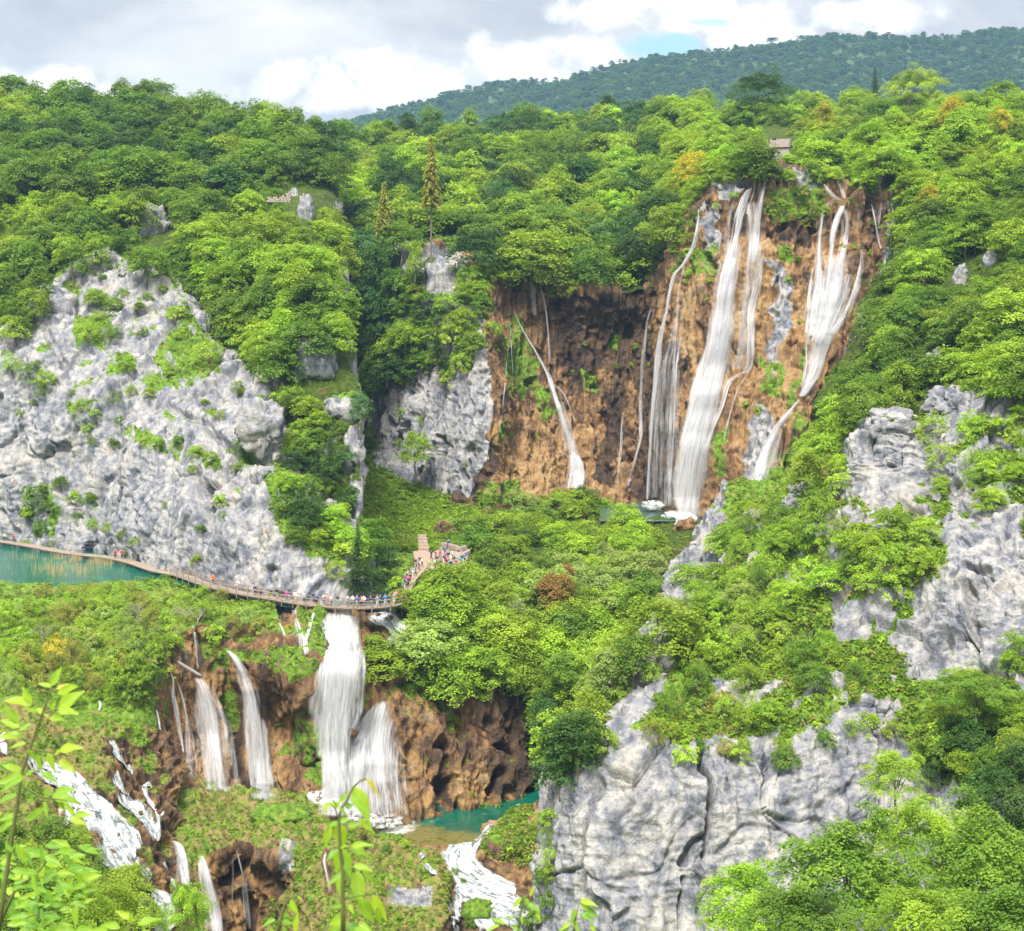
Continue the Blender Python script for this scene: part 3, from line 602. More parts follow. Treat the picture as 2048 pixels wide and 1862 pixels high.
# ------------------------------------------------------------------ leaves, bark
def leaf_mat(name, mode, trans=0.42):
    m, n = new_mat(name)
    if mode == 'object': base = n.new('ShaderNodeObjectInfo').outputs['Color']
    else:
        a = n.new('ShaderNodeAttribute', _attribute_type='INSTANCER', _attribute_name='tint'); base = a.outputs['Color']
    lv = n.new('ShaderNodeAttribute', _attribute_name='lv').outputs['Fac']
    hs = n.new('ShaderNodeHueSaturation', Color=base, Hue=n.math('ADD', 0.5, n.math('MULTIPLY', n.math('SUBTRACT', lv, 0.5), -0.035)), Saturation=1.0,
               Value=n.math('ADD', 0.62, n.math('MULTIPLY', lv, 0.76)))
    c = hs.outputs[0]
    d = n.new('ShaderNodeBsdfPrincipled', Base__Color=c, Roughness=0.55); d.inputs['Specular IOR Level'].default_value = 0.3
    t = n.new('ShaderNodeBsdfTranslucent', Color=n.mix(1.0, c, (1.35, 1.25, 0.6), 'MULTIPLY'))
    mx = n.new('ShaderNodeMixShader', Fac=trans); n.l.new(d.outputs[0], mx.inputs[1]); n.l.new(t.outputs[0], mx.inputs[2])
    n.l.new(mx.outputs[0], n.new('ShaderNodeOutputMaterial').inputs[0])
    return m
M_LEAF = leaf_mat('leaf', 'object'); M_LEAF_I = leaf_mat('leaf_in_mass', 'instance')
def simple_mat(name, c, rough=0.8, noise=0.25, scale=3.0, spec=0.3, bump=0.0, stretch=(1, 1, 1)):
    m, n = new_mat(name); co = n.vmul(n.new('ShaderNodeTexCoord').outputs['Object'], stretch)
    f = n.noise(co, scale, 5, 0.65)
    cc = n.ramp(f, [(0.3, tuple(x * (1 - noise) for x in c)), (0.7, tuple(min(1, x * (1 + noise)) for x in c))])
    b = n.new('ShaderNodeBsdfPrincipled', Base__Color=cc, Roughness=rough); b.inputs['Specular IOR Level'].default_value = spec
    if bump:
        bm = n.new('ShaderNodeBump', Strength=bump, Distance=0.05, Height=f); n.l.new(bm.outputs[0], b.inputs['Normal'])
    n.l.new(b.outputs[0], n.new('ShaderNodeOutputMaterial').inputs[0]); return m
M_BARK = simple_mat('bark', (0.17, 0.14, 0.11), 0.9, 0.4, 4, stretch=(1, 1, 0.3)); M_DEAD = simple_mat('dead_wood', (0.30, 0.26, 0.23), 0.9, 0.3, 4)
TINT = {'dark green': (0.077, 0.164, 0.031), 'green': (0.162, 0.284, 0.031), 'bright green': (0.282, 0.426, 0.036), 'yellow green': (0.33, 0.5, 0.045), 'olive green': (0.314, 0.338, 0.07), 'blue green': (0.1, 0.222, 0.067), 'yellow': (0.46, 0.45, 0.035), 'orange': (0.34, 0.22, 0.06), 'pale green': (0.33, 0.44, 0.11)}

def leaf_quads(C, Nn, L, r):
    """one bent rhombus leaf per centre"""
    k = len(C); a = r.normal(size=(k, 3)); a -= (a * Nn).sum(1)[:, None] * Nn; a /= np.linalg.norm(a, axis=1)[:, None] + 1e-9
    b = np.cross(Nn, a); L = L[:, None]
    V = np.stack([C - a * L * 0.5, C + b * L * 0.33 + Nn * L * 0.06, C + a * L * 0.5 - Nn * L * 0.1, C - b * L * 0.33 + Nn * L * 0.06], 1).reshape(-1, 3)
    return V, np.arange(4 * k).reshape(k, 4)
def crown_geo(seed, ncl=95, nleaf=46, leaf=0.036, kind='round'):
    r = np.random.default_rng(seed)
    dirs = r.normal(size=(ncl, 3)); dirs /= np.linalg.norm(dirs, axis=1)[:, None]
    dirs[:, 2] = np.where(dirs[:, 2] < -0.55, -dirs[:, 2], dirs[:, 2])
    rad = r.uniform(0.45, 1.0, ncl) ** 0.6 * (1 + (0.42 if nleaf < 100 else 0.75) * perlin(dirs * 1.9 + seed * 3.1))
    if kind == 'round': ax, cz = np.array([0.36, 0.36, 0.44]), 0.55
    elif kind == 'tall': ax, cz = np.array([0.25, 0.25, 0.46]), 0.54
    elif kind == 'wide': ax, cz = np.array([0.44, 0.44, 0.42]), 0.57
    else: ax, cz = np.array([0.62, 0.62, 0.52]), 0.44            # shrub
    cc = dirs * rad[:, None] * ax + [0, 0, cz]
    Cs, Ns, Ls, lv = [], [], [], []
    for i in range(ncl):
        k = int(nleaf * r.uniform(0.6, 1.4)); out = dirs[i] * [1, 1, 0.6]
        rc = (0.105 if kind != 'shrub' else 0.15) * (0.86 if nleaf > 100 else 1.0) * r.uniform(0.7, 1.35)
        ang = r.uniform(0, 6.283, k); rr = np.sqrt(r.random(k)) * rc
        el = r.uniform(0.55, 1.0); th = r.uniform(0, 3.14)
        px, py = rr * np.cos(ang), rr * np.sin(ang) * el
        px, py = px * np.cos(th) - py * np.sin(th), px * np.sin(th) + py * np.cos(th)
        pz = -0.45 * rr ** 2 / rc + r.normal(size=k) * rc * 0.16
        hd = out[:2] / (np.linalg.norm(out[:2]) + 1e-6)
        pz = pz - (px * hd[0] + py * hd[1]) * 0.35
        C = cc[i] + np.stack([px, py, pz], 1)
        N = np.array([0, 0, 0.75]) + out * 0.55 + r.normal(size=(k, 3)) * 0.42
        N /= np.linalg.norm(N, axis=1)[:, None]
        Cs.append(C); Ns.append(N); Ls.append(leaf * r.uniform(0.65, 1.35, k)); lv.append(np.clip(r.random() * 0.55 + r.random(k) * 0.45, 0, 1))
    C, N, L, lv = np.concatenate(Cs), np.concatenate(Ns), np.concatenate(Ls), np.concatenate(lv)
    V, Fq = leaf_quads(C, N, L, r); return V, Fq, np.repeat(lv, 4), cc
def trunk_geo(seed, cc, kind='round', multi=1):
    r = np.random.default_rng(seed + 50); mb = MB()
    for s_ in range(multi):
        lean = r.normal(size=2) * (0.02 if multi == 1 else 0.12); top = 0.62
        pts = [(lean[0] * t * t + 0.012 * math.sin(5 * t + seed), lean[1] * t * t + 0.012 * math.cos(4 * t + s_), t * top - 0.05) for t in np.linspace(0, 1, 6)]
        R0 = 0.017 if multi == 1 else 0.011
        mb.tube(pts, [R0 * (1.25 - 1.0 * i / 5) for i in range(6)], 6)
        for j in r.choice(len(cc), 7 if multi == 1 else 3, replace=False):
            b = Vector(pts[int(r.integers(2, 5))]); e = Vector(cc[j]); mdl = (b + e) / 2 + Vector((0, 0, 0.02))
            mb.tube([b, mdl, e], [0.007, 0.005, 0.002], 4)
    return mb
def conifer_geo(seed, bare=0.0, n_t=34, wd=0.2, leaf=0.022):
    r = np.random.default_rng(seed); Cs, Ns, Ls = [], [], []
    mb = MB(); mb.tube([(0, 0, -0.03), (0.004, 0, 0.5), (0, 0.003, 1.0)], [0.014, 0.008, 0.001], 6)
    for i in range(n_t):
        t = i / (n_t - 1); z = 0.06 + bare + (0.93 - bare) * t; R_ = wd * (1 - t) ** 0.85 * r.uniform(0.7, 1.15) + 0.012
        nb = 7 if t < 0.7 else 5
        for b in range(nb):
            a = 6.283 * b / nb + r.uniform(-.4, .4); L = R_ * r.uniform(0.65, 1.1); k = max(5, int(34 * L / 0.2)); s = r.random(k) ** 0.8
            side = r.normal(size=k) * 0.017 * (1.3 - s)
            x = np.cos(a) * L * s - np.sin(a) * side; y = np.sin(a) * L * s + np.cos(a) * side; zz = z - 0.42 * L * s ** 1.4 + r.normal(size=k) * 0.005
            Cs.append(np.stack([x, y, zz], 1)); N = np.array([0.3 * math.cos(a), 0.3 * math.sin(a), 1.0]) + r.normal(size=(k, 3)) * 0.45
            Ns.append(N / np.linalg.norm(N, axis=1)[:, None]); Ls.append(leaf * r.uniform(0.7, 1.4, k))
            if b % 2 == 0: mb.tube([(0, 0, z), (math.cos(a) * L * 0.8, math.sin(a) * L * 0.8, z - 0.3 * L)], [0.003, 0.001], 3)
    C, N, L = np.concatenate(Cs), np.concatenate(Ns), np.concatenate(Ls); V, Fq = leaf_quads(C, N, L, r)
    return V, Fq, np.repeat(r.random(len(C)), 4), mb
def bare_geo(seed, depth=5):
    r = random.Random(seed); mb = MB()
    def br(p, d, L, R_, k):
        q = p + d * L * 0.5 + Vector((r.uniform(-1, 1), r.uniform(-1, 1), r.uniform(-.3, 1))) * L * 0.07; e = p + d * L
        mb.tube([p, q, e], [R_, R_ * 0.8, R_ * 0.62], 5 if k > 2 else 3, cap=False)
        if k == 0: return
        for _ in range(3 if k > 1 else 4):
            nd = (d + Vector((r.gauss(0, 1), r.gauss(0, 1), r.gauss(0.15, 0.7))) * 0.55).normalized(); br(e if _ else q, nd, L * r.uniform(0.6, 0.82), R_ * 0.58, k - 1)
    br(Vector((0, 0, -0.05)), Vector((0.03, 0.02, 1)).normalized(), 0.33, 0.02, depth); return mb
PROTO = {}
def register(kind, V, Fq, lv, mbt):
    tv = np.array(mbt.v); cm = mesh_obj('crown', V, Fq, M_LEAF, attrs=dict(lv=lv), link=False)
    tm = mbt.build('trunk', M_BARK, link=False)
    both = [tuple(f) for f in Fq] ; off = len(V)
    fs = [tuple(f) for f in Fq] + [tuple(i + off for i in f) for f in mbt.f]
    jm = mesh_obj('tree_of_mass', np.concatenate([V, tv]), fs, [M_LEAF_I, M_BARK], attrs=dict(lv=np.concatenate([lv, np.zeros(len(tv))])),
                  matidx=[0] * len(Fq) + [1] * len(mbt.f), link=False)
    PROTO.setdefault(kind, []).append((cm.data, tm.data, jm))
for i in range(5):
    V, Fq, lv, cc = crown_geo(10 + i, kind='round'); register('round', V, Fq, lv, trunk_geo(i, cc))
for i in range(3):
    V, Fq, lv, cc = crown_geo(30 + i, kind='tall', ncl=80); register('tall', V, Fq, lv, trunk_geo(i, cc))
for i in range(3):
    V, Fq, lv, cc = crown_geo(40 + i, kind='wide', ncl=105); register('wide', V, Fq, lv, trunk_geo(i, cc))
for i in range(5):
    V, Fq, lv, cc = crown_geo(50 + i, kind='shrub', ncl=40, nleaf=42, leaf=0.075); register('shrub', V, Fq, lv, trunk_geo(i, cc, multi=4))
for i in range(3):
    V, Fq, lv, cc = crown_geo(70 + i, kind='shrub', ncl=75, nleaf=30, leaf=0.05); register('airy', V, Fq, lv, trunk_geo(i + 9, cc, multi=5))
for i in range(3):
    V, Fq, lv, cc = crown_geo(80 + i, kind=('round', 'wide', 'round')[i], ncl=115, nleaf=130, leaf=0.021); register('near', V, Fq, lv, trunk_geo(i + 20, cc))
V, Fq, lv, mb = conifer_geo(1); register('conifer', V, Fq, lv, mb)
V, Fq, lv, mb = conifer_geo(2, bare=0.42, n_t=30, wd=0.15, leaf=0.034); register('tallpine', V, Fq, lv, mb)
for i in range(3):
    V, Fq, lv, cc = crown_geo(90 + i, kind='shrub', ncl=9, nleaf=26, leaf=0.17); mb = MB(); mb.tube([(0, 0, -.1), (0, 0, .3)], .02, 3); register('tuft', V, Fq, lv, mb)
for i in range(3):
    V, Fq, lv, cc = crown_geo(95 + i, kind='round', ncl=34, nleaf=15, leaf=0.11); mb = MB(); mb.tube([(0, 0, -.1), (0, 0, .6)], .02, 3); register('far', V, Fq, lv, mb)

# ------------------------------------------------------------------ masses of things nobody could count
def scatter(name, kinds, pts, scl, rot, tint, idx, label=None, cat=None):
    """one object: the listed plants set out on its points"""
    c = bpy.data.collections.new(name + ' plants'); k = 0
    protos = [p for kd in kinds for p in PROTO[kd]]
    for i, p in enumerate(protos):
        o = p[2].copy(); o.name = 'plant%02d' % i; c.objects.link(o)
    me = bpy.data.meshes.new(name); me.vertices.add(len(pts)); me.vertices.foreach_set('co', np.asarray(pts, np.float32).ravel())
    a = me.attributes.new('scl', 'FLOAT_VECTOR', 'POINT'); a.data.foreach_set('vector', np.asarray(scl, np.float32).ravel())
    a = me.attributes.new('rot', 'FLOAT_VECTOR', 'POINT'); a.data.foreach_set('vector', np.asarray(rot, np.float32).ravel())
    a = me.attributes.new('tint', 'FLOAT_COLOR', 'POINT'); a.data.foreach_set('color', np.concatenate([tint, np.ones((len(tint), 1))], 1).astype(np.float32).ravel())
    a = me.attributes.new('which', 'INT', 'POINT'); a.data.foreach_set('value', (np.asarray(idx) % len(protos)).astype(np.int32))
    ob = bpy.data.objects.new(name, me); col.objects.link(ob)
    g = bpy.data.node_groups.new(name, 'GeometryNodeTree')
    g.interface.new_socket('Geometry', in_out='INPUT', socket_type='NodeSocketGeometry'); g.interface.new_socket('Geometry', in_out='OUTPUT', socket_type='NodeSocketGeometry')
    gi, go = g.nodes.new('NodeGroupInput'), g.nodes.new('NodeGroupOutput')
    ci = g.nodes.new('GeometryNodeCollectionInfo'); ci.inputs['Collection'].default_value = c
    ci.inputs['Separate Children'].default_value = True; ci.inputs['Reset Children'].default_value = True
    ip = g.nodes.new('GeometryNodeInstanceOnPoints'); ip.inputs['Pick Instance'].default_value = True
    def na(nm, t):
        q = g.nodes.new('GeometryNodeInputNamedAttribute'); q.data_type = t; q.inputs['Name'].default_value = nm; return q.outputs['Attribute']
    L = g.links.new
    L(gi.outputs[0], ip.inputs['Points']); L(ci.outputs[0], ip.inputs['Instance']); L(na('which', 'INT'), ip.inputs['Instance Index'])
    er = g.nodes.new('FunctionNodeEulerToRotation'); L(na('rot', 'FLOAT_VECTOR'), er.inputs[0]); L(er.outputs[0], ip.inputs['Rotation'])
    L(na('scl', 'FLOAT_VECTOR'), ip.inputs['Scale']); L(ip.outputs[0], go.inputs[0])
    md = ob.modifiers.new('plants', 'NODES'); md.node_group = g
    ob['kind'] = 'stuff'
    if label: ob['label'] = label
    if cat: ob['category'] = cat
    return ob

# ------------------------------------------------------------------ trees and shrubs, picked one by one or sown over an outline
ALL = []                                   # dict(base, h, w, kind, tint, place, shrub, size)
ORD = 'first second third fourth fifth sixth seventh eighth ninth tenth eleventh twelfth thirteenth fourteenth fifteenth sixteenth seventeenth eighteenth nineteenth twentieth'.split()
def jit(c, r, a=0.16):
    k = 1 + r.uniform(-a, a); return tuple(np.clip(np.array(c) * k * (1 + r.uniform(-0.06, 0.06, 3)), 0.005, 0.9))
def plant(px, py, h, kind, tone, place, shrub=False, D=None, w=None, lift=0.45, r=rng):
    hit = surf(px, py)
    if hit is None and D is None: return
    if D is not None:
        b = P(px, py + lift * h * F / D, D); base = Vector(b)
    else:
        loc, nr, own = hit; base = loc
        h2 = surf(px, py + lift * h * F / loc.y)
        if h2 is not None and abs(h2[0].y - loc.y) < 4 + 0.9 * h and h2[1].z > 0.25: base = h2[0]
        elif shrub: base = loc - Vector((0, 0, 0.25 * h))
        else: base = loc - Vector((0, 0, 0.42 * h))
        base = base - Vector((0, 0, 0.3))
    w = w or h * r.uniform(0.85, 1.2)
    ALL.append(dict(base=tuple(base), h=h, w=w, kind=kind, tone=tone, col=jit(TINT[tone], r), place=place, shrub=shrub, size=h * w / base[1] ** 2 * (F ** 2), px=px, py=py, rz=r.uniform(0, 6.28)))
CLEAR = [(1560,302,56,44),(1920,560,40,55),(1985,520,40,40),(1880,720,55,30),(1700,1255,46,46),(1390,1120,40,40),(1345,1185,34,36),(612,432,34,60),(310,475,40,50),(630,745,48,55),(690,820,40,30),(490,600,36,40),(1580,1000,50,28),(1240,1440,34,36),(1340,1335,26,22),(1535,1390,50,24),
         (790,1262,60,52),(1990,650,30,36),(880,555,40,44),(1840,1210,50,40),(1900,1230,60,60),(1450,1380,30,20),(1620,1385,60,22),(560,390,40,20)]
def sow(poly, sx, sy, hr, kinds, tones, place, shrub=False, jitter=0.42, lift=0.45, skip=0.0, tonef=None):
    xs = [p[0] for p in poly]; ys = [p[1] for p in poly]; y = min(ys); row = 0
    while y < max(ys):
        x = min(xs) + (row % 2) * sx / 2
        while x < max(xs):
            px, py = x + rng.uniform(-jitter, jitter) * sx, y + rng.uniform(-jitter, jitter) * sy
            if inside(poly, px, py) and rng.random() >= skip and not any(((px - a_) / c_) ** 2 + ((py - b_) / d_) ** 2 < 1 for a_, b_, c_, d_ in CLEAR):
                k = kinds[int(rng.integers(len(kinds)))]
                q = perlin(np.array([[px / 170.0, py / 120.0, 3.3]]))[0] * 0.5 + 0.5 + rng.uniform(-0.35, 0.35)
                t = tones[int(np.clip(q * len(tones), 0, len(tones) - 1))]
                plant(px, py, rng.uniform(*hr), k, t, place, shrub, lift=lift)
            x += sx
        y += sy; row += 1
BROAD = ['round', 'round', 'wide', 'tall']
# left hillside: upper forest, then the spur with smaller trees
sow([(-60,160),(200,158),(420,180),(560,208),(650,232),(700,330),(690,420),(560,390),(400,400),(200,400),(0,430),(-60,430)], 42, 24, (12, 17), BROAD, ['dark green', 'green', 'green', 'bright green'], 'high on the left hillside')
sow([(-60,430),(0,430),(200,400),(400,400),(560,400),(690,430),(700,560),(700,690),(650,700),(590,720),(540,760),(470,690),(350,560),(230,505),(160,540),(100,570),(80,650),(-60,690)], 40, 26, (7.5, 11.5), BROAD, ['green', 'bright green', 'green', 'yellow green', 'bright green'], 'above the left grey cliff')
# forest over the brown wall
sow([(650,212),(760,210),(1000,192),(1270,178),(1400,175),(1400,300),(1360,400),(1345,500),(1300,560),(1180,572),(1040,570),(960,548),(940,500),(850,480),(760,520),(720,560),(700,500),(680,380)], 44, 25, (12, 17), BROAD, ['green', 'bright green', 'dark green', 'bright green', 'green', 'yellow green', 'blue green'], 'above the brown wall')
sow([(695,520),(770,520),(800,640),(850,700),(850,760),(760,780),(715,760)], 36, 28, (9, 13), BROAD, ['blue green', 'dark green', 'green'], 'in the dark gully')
sow([(770,530),(830,520),(900,560),(960,560),(990,620),(950,720),(870,770),(800,760),(790,640)], 38, 30, (5, 8.5), ['round', 'shrub', 'wide'], ['green', 'bright green', 'bright green'], 'on the grey rock')
# rim and plateau over the big falls
sow([(1380,175),(1560,160),(1700,165),(1860,160),(2060,150),(2060,290),(1900,325),(1790,365),(1700,352),(1640,345),(1560,345),(1480,335),(1440,340),(1390,400),(1375,360)], 40, 20, (9.5, 13.5), BROAD, ['bright green', 'green', 'yellow green', 'bright green', 'green'], 'over the big falls')
# right hillside
sow([(1800,335),(1900,300),(2070,262),(2070,780),(1930,765),(1860,780),(1760,800),(1700,850),(1670,940),(1620,990),(1600,940),(1655,855),(1700,770),(1745,690),(1780,605),(1800,520),(1805,430)], 40, 26, (6.5, 10), BROAD, ['bright green', 'yellow green', 'green', 'bright green', 'green'], 'on the right hillside')
# the bank in the middle
sow([(930,1050),(1050,1015),(1180,1010),(1290,1070),(1380,1080),(1340,1180),(1320,1300),(1240,1390),(1190,1480),(1120,1500),(1080,1400),(1000,1370),(900,1370),(860,1330),(800,1300),(830,1240),(850,1190),(940,1150)], 46, 34, (6.5, 9.5), BROAD, ['bright green', 'green', 'bright green', 'yellow green', 'pale green'], 'on the middle bank')
sow([(690,1050),(760,1070),(800,1130),(790,1170),(740,1180),(700,1150)], 34, 30, (5, 8), BROAD, ['green', 'dark green', 'yellow green'], 'at the boardwalk end')
sow([(820,1070),(860,1080),(835,1130),(800,1180),(800,1130)], 34, 28, (3.5, 5), ['round', 'shrub'], ['yellow green', 'bright green'], 'beside the visitors', shrub=True)
sow([(795,1170),(860,1160),(930,1160),(960,1180),(850,1210),(800,1210)], 34, 24, (4, 6), ['round', 'shrub'], ['yellow green', 'bright green', 'green'], 'before the visitors')
sow([(1070,1430),(1140,1400),(1170,1480),(1130,1560),(1085,1570)], 36, 30, (6, 8), BROAD, ['green', 'dark green', 'green'], 'left of the right cliff')
# slope of the right spur
sow([(1350,1180),(1420,1110),(1500,1010),(1600,960),(1690,930),(1740,1040),(1850,1060),(1870,1150),(1770,1180),(1690,1170),(1640,1230),(1560,1240),(1400,1330),(1320,1340)], 44, 33, (3.6, 6.2), ['round', 'wide', 'airy', 'shrub'], ['bright green', 'green', 'yellow green', 'bright green', 'pale green'], 'on the right spur', skip=0.26)
sow([(1300,1300),(1420,1300),(1560,1250),(1650,1260),(1760,1290),(1780,1360),(1700,1400),(1560,1440),(1400,1440),(1280,1430),(1240,1420)], 54, 36, (3, 5), ['airy', 'shrub', 'round'], ['bright green', 'green', 'yellow green', 'olive green'], 'topping the right cliff', shrub=True, skip=0.45)
sow([(1830,1440),(1900,1380),(2060,1300),(2060,1600),(1960,1590),(1880,1560)], 52, 40, (3.5, 5.5), ['round', 'wide', 'shrub'], ['green', 'bright green', 'dark green'], 'below the right crag', shrub=True)
sow([(1830,840),(1900,860),(2060,800),(2060,1000),(1960,1010),(1880,1060),(1870,960)], 50, 38, (3, 5), ['round', 'airy', 'shrub'], ['bright green', 'yellow green', 'green'], 'on top of the right crag', shrub=True)
sow([(1210,1360),(1260,1390),(1230,1470),(1170,1530),(1140,1540),(1180,1440)], 40, 30, (2.5, 4), ['shrub', 'airy'], ['yellow green', 'bright green', 'green'], 'edging the right cliff', shrub=True)
# left cliff: right flank
sow([(560,790),(640,820),(690,870),(705,1000),(715,1090),(720,1140),(690,1130),(640,1060),(580,1010),(560,960),(580,900)], 36, 28, (3.5, 6), ['round', 'shrub', 'wide'], ['bright green', 'green', 'yellow green', 'dark green'], 'flanking the left cliff', shrub=True)
# willow scrub on the terrace under the lake
sow([(-20,1205),(180,1190),(300,1170),(420,1190),(540,1235),(560,1250),(480,1262),(390,1262),(340,1330),(250,1370),(120,1370),(-20,1360)], 36, 19, (2.4, 3.8), ['airy', 'shrub', 'airy'], ['olive green', 'yellow green', 'bright green', 'pale green', 'olive green'], 'in the scrub below the lake', shrub=True)
sow([(-20,1640),(150,1660),(230,1720),(300,1790),(330,1880),(-20,1880)], 48, 40, (3.5, 5), ['airy', 'round', 'shrub'], ['bright green', 'green', 'yellow green'], 'beside the lower left cascade', shrub=True)
sow([(1070,1620),(1110,1590),(1120,1700),(1100,1862),(1050,1862),(1040,1800),(1070,1740),(1075,1680)], 34, 30, (2.2, 3.6), ['airy', 'shrub'], ['yellow green', 'bright green', 'green'], 'between stream and right cliff', shrub=True)
# singled out shrubs on the left cliff (outlines read off the face)
for x, y, s in [(470,240,110),(560,290,90),(430,400,120),(540,400,100),(480,330,80),(880,330,120),(900,420,90),(1020,500,130),(820,590,60),(700,400,50),(620,560,80),(640,680,60),(400,760,90),(470,800,60),(570,730,70),(590,830,60),
    (730,700,60),(430,870,60),(450,930,50),(560,940,60),(870,930,60),(700,930,50),(780,960,60),(960,990,80),(1030,1010,70),(1060,1050,50),(940,1060,50),(1200,960,110),(1150,1060,60),(180,1210,110),(240,1280,100),
    (140,1290,80),(200,1360,80),(300,1140,80),(370,1210,60),(450,1210,60),(380,1310,50),(450,1330,55),(530,1350,65),(600,1390,55),(660,1430,55),(1080,1220,70),(1090,1290,50),(810,1240,40),(980,1370,50),(1160,660,60),
    (1180,690,50),(1070,800,60),(1000,740,40),(1200,860,40),(150,620,120),(60,560,100),(220,620,90),(210,680,80),(100,800,40),(160,740,40),(1380,1230,120),(1480,1280,120),(1450,1400,110),(1560,1400,100),(1560,1300,90),
    (1640,1560,100),(1420,960,110),(1370,760,60),(680,290,60),(600,200,50),(1260,730,60),(350,690,40),(1300,560,100),(120,1440,60),(260,1440,50),(620,1490,40),(940,1530,40),(960,1500,40),(500,130,40),(800,190,50),(720,220,50)]:
    (px, py), = z3((x, y)); hit = surf(px, py)
    s = s * 1.3
    if hit: plant(px, py, s / 2.444 * hit[0].y / F * 0.8, ('shrub', 'airy', 'round')[int(rng.integers(3))], ['bright green', 'green', 'yellow green', 'green'][int(rng.integers(4))], 'on the left cliff face', True, w=s / 2.444 * hit[0].y / F)
sow([(1400,335),(1470,338),(1540,345),(1640,345),(1700,355),(1700,368),(1600,362),(1500,360),(1430,362),(1400,380)], 20, 12, (2.6, 4.2), ['round', 'shrub', 'wide'], ['bright green', 'yellow green', 'green'], 'at the brink of the high wall', shrub=True)
sow([(1375,300),(1440,300),(1500,315),(1640,320),(1740,335),(1760,390),(1700,372),(1620,350),(1500,345),(1430,350),(1400,400),(1370,430),(1345,440),(1355,380)], 30, 17, (3.5, 6), ['round', 'shrub', 'wide'], ['bright green', 'yellow green', 'green', 'yellow green'], 'on the lip of the high wall', shrub=True)
sow(z5((650, 170), (760, 190), (900, 170), (930, 290), (880, 330), (760, 340), (700, 350), (650, 300)), 22, 17, (2.2, 3.6), ['shrub', 'airy', 'round'], ['bright green', 'green', 'olive green', 'yellow green'], 'between the two big falls', shrub=True)
for x, y, s_ in [(300,400,60),(320,470,50),(300,560,60),(390,590,40),(380,680,30),(500,210,50),(740,450,50),(720,480,40),(790,500,40),(750,600,40),(700,740,30),(800,780,30),(560,1180,60),(610,1190,50),(640,1240,30),(680,1060,40),(1000,440,40),(1055,440,40),(690,990,30),(1110,470,50),(1090,600,40),(50,900,30),(110,980,26),(1140,330,40),(420,260,50),(340,300,40),(280,600,30),(970,240,30),(1030,240,50)]:
    (px, py), = z5((x, y)); hit = surf(px, py)
    if hit: plant(px, py, s_ / 2.291 * hit[0].y / F, 'shrub', ['bright green', 'green', 'yellow green'][int(rng.integers(3))], 'on the high wall among the falls', True, w=s_ / 2.291 * hit[0].y / F)
for x, y, s_ in [(1190,545,30),(1135,670,30),(1220,715,60),(1330,520,50),(1340,650,40),(945,745,40),(1420,560,40),(830,250,120),(760,220,100),(700,200,90),(620,260,80),(1060,320,70),(1130,300,80),(1000,430,20),(690,560,110),(620,640,120),(560,700,90),(770,470,100),(800,560,90),(350,870,60),(340,1000,60),(450,900,60),(880,1240,60),(760,1260,50),(850,1180,40),(1460,590,30),(1400,640,30),(640,1100,30)]:
    (px, py), = z4((x, y)); hit = surf(px, py)
    if hit: plant(px, py, s_ / 2.291 * hit[0].y / F, ('shrub', 'round', 'airy')[int(rng.integers(3))], ['bright green', 'green', 'yellow green'][int(rng.integers(3))], 'on the brown wall and grey rock', True, w=s_ / 2.291 * hit[0].y / F)
for x, y, s_ in [(910,955,34),(1015,970,24),(1115,950,26),(1140,1120,40),(1110,820,30),(840,1040,20),(1410,1170,60),(1400,1230,40),(1230,1310,30),(1440,1290,40),(1470,1340,60),(690,1760,60),(760,1750,50),(830,1770,50),(1150,1740,60),(1130,1780,70),(1220,1740,50),(1050,1530,60),(1100,1570,50),(950,1470,50),(980,1460,40),(800,1380,60),(700,1400,60),(820,1480,40)]:
    (px, py), = z7((x, y)); hit = surf(px, py)
    if hit: plant(px, py, s_ / 2.574 * hit[0].y / F, 'shrub', ['bright green', 'green', 'yellow green'][int(rng.integers(3))], 'round the lower pool', True, w=s_ / 2.574 * hit[0].y / F)
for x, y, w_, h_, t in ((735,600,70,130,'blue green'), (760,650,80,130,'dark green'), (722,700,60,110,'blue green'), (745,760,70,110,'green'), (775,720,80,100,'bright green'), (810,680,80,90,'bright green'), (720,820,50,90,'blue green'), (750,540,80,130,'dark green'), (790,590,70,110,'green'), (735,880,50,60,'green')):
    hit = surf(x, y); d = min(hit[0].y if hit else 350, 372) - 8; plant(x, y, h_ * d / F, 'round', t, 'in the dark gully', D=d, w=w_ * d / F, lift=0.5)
sow([(150,1330),(230,1290),(345,1285),(335,1360),(300,1400),(200,1410),(120,1400)], 24, 18, (1.6, 2.8), ['airy', 'shrub'], ['bright green', 'green', 'yellow green'], 'over the brown hollow', shrub=True)
sow([(860,1075),(900,1085),(925,1100),(870,1100),(865,1115),(835,1100),(840,1075)], 22, 14, (2, 3.4), ['airy', 'shrub', 'round'], ['bright green', 'green', 'yellow green'], 'round the stone steps', shrub=True)
sow([(-20,1180),(280,1165),(280,1180),(-20,1196)], 20, 10, (1.2, 2.2), ['airy', 'shrub'], ['olive green', 'pale green', 'yellow green'], 'on the lake shore', shrub=True)
sow([(1340,450),(1395,395),(1412,440),(1395,500),(1370,560),(1335,565)], 24, 18, (2.4, 4), ['shrub', 'round', 'airy'], ['bright green', 'yellow green', 'green', 'olive green'], 'left shoulder of the high wall', shrub=True, skip=0.25)
sow([(1290,1440),(1400,1465),(1560,1478),(1700,1435),(1790,1440),(1790,1465),(1700,1470),(1560,1520),(1380,1510),(1300,1480)], 34, 24, (2.0, 3.4), ['shrub', 'airy'], ['bright green', 'green', 'yellow green', 'olive green'], 'hanging over the right cliff edge', shrub=True, skip=0.4)
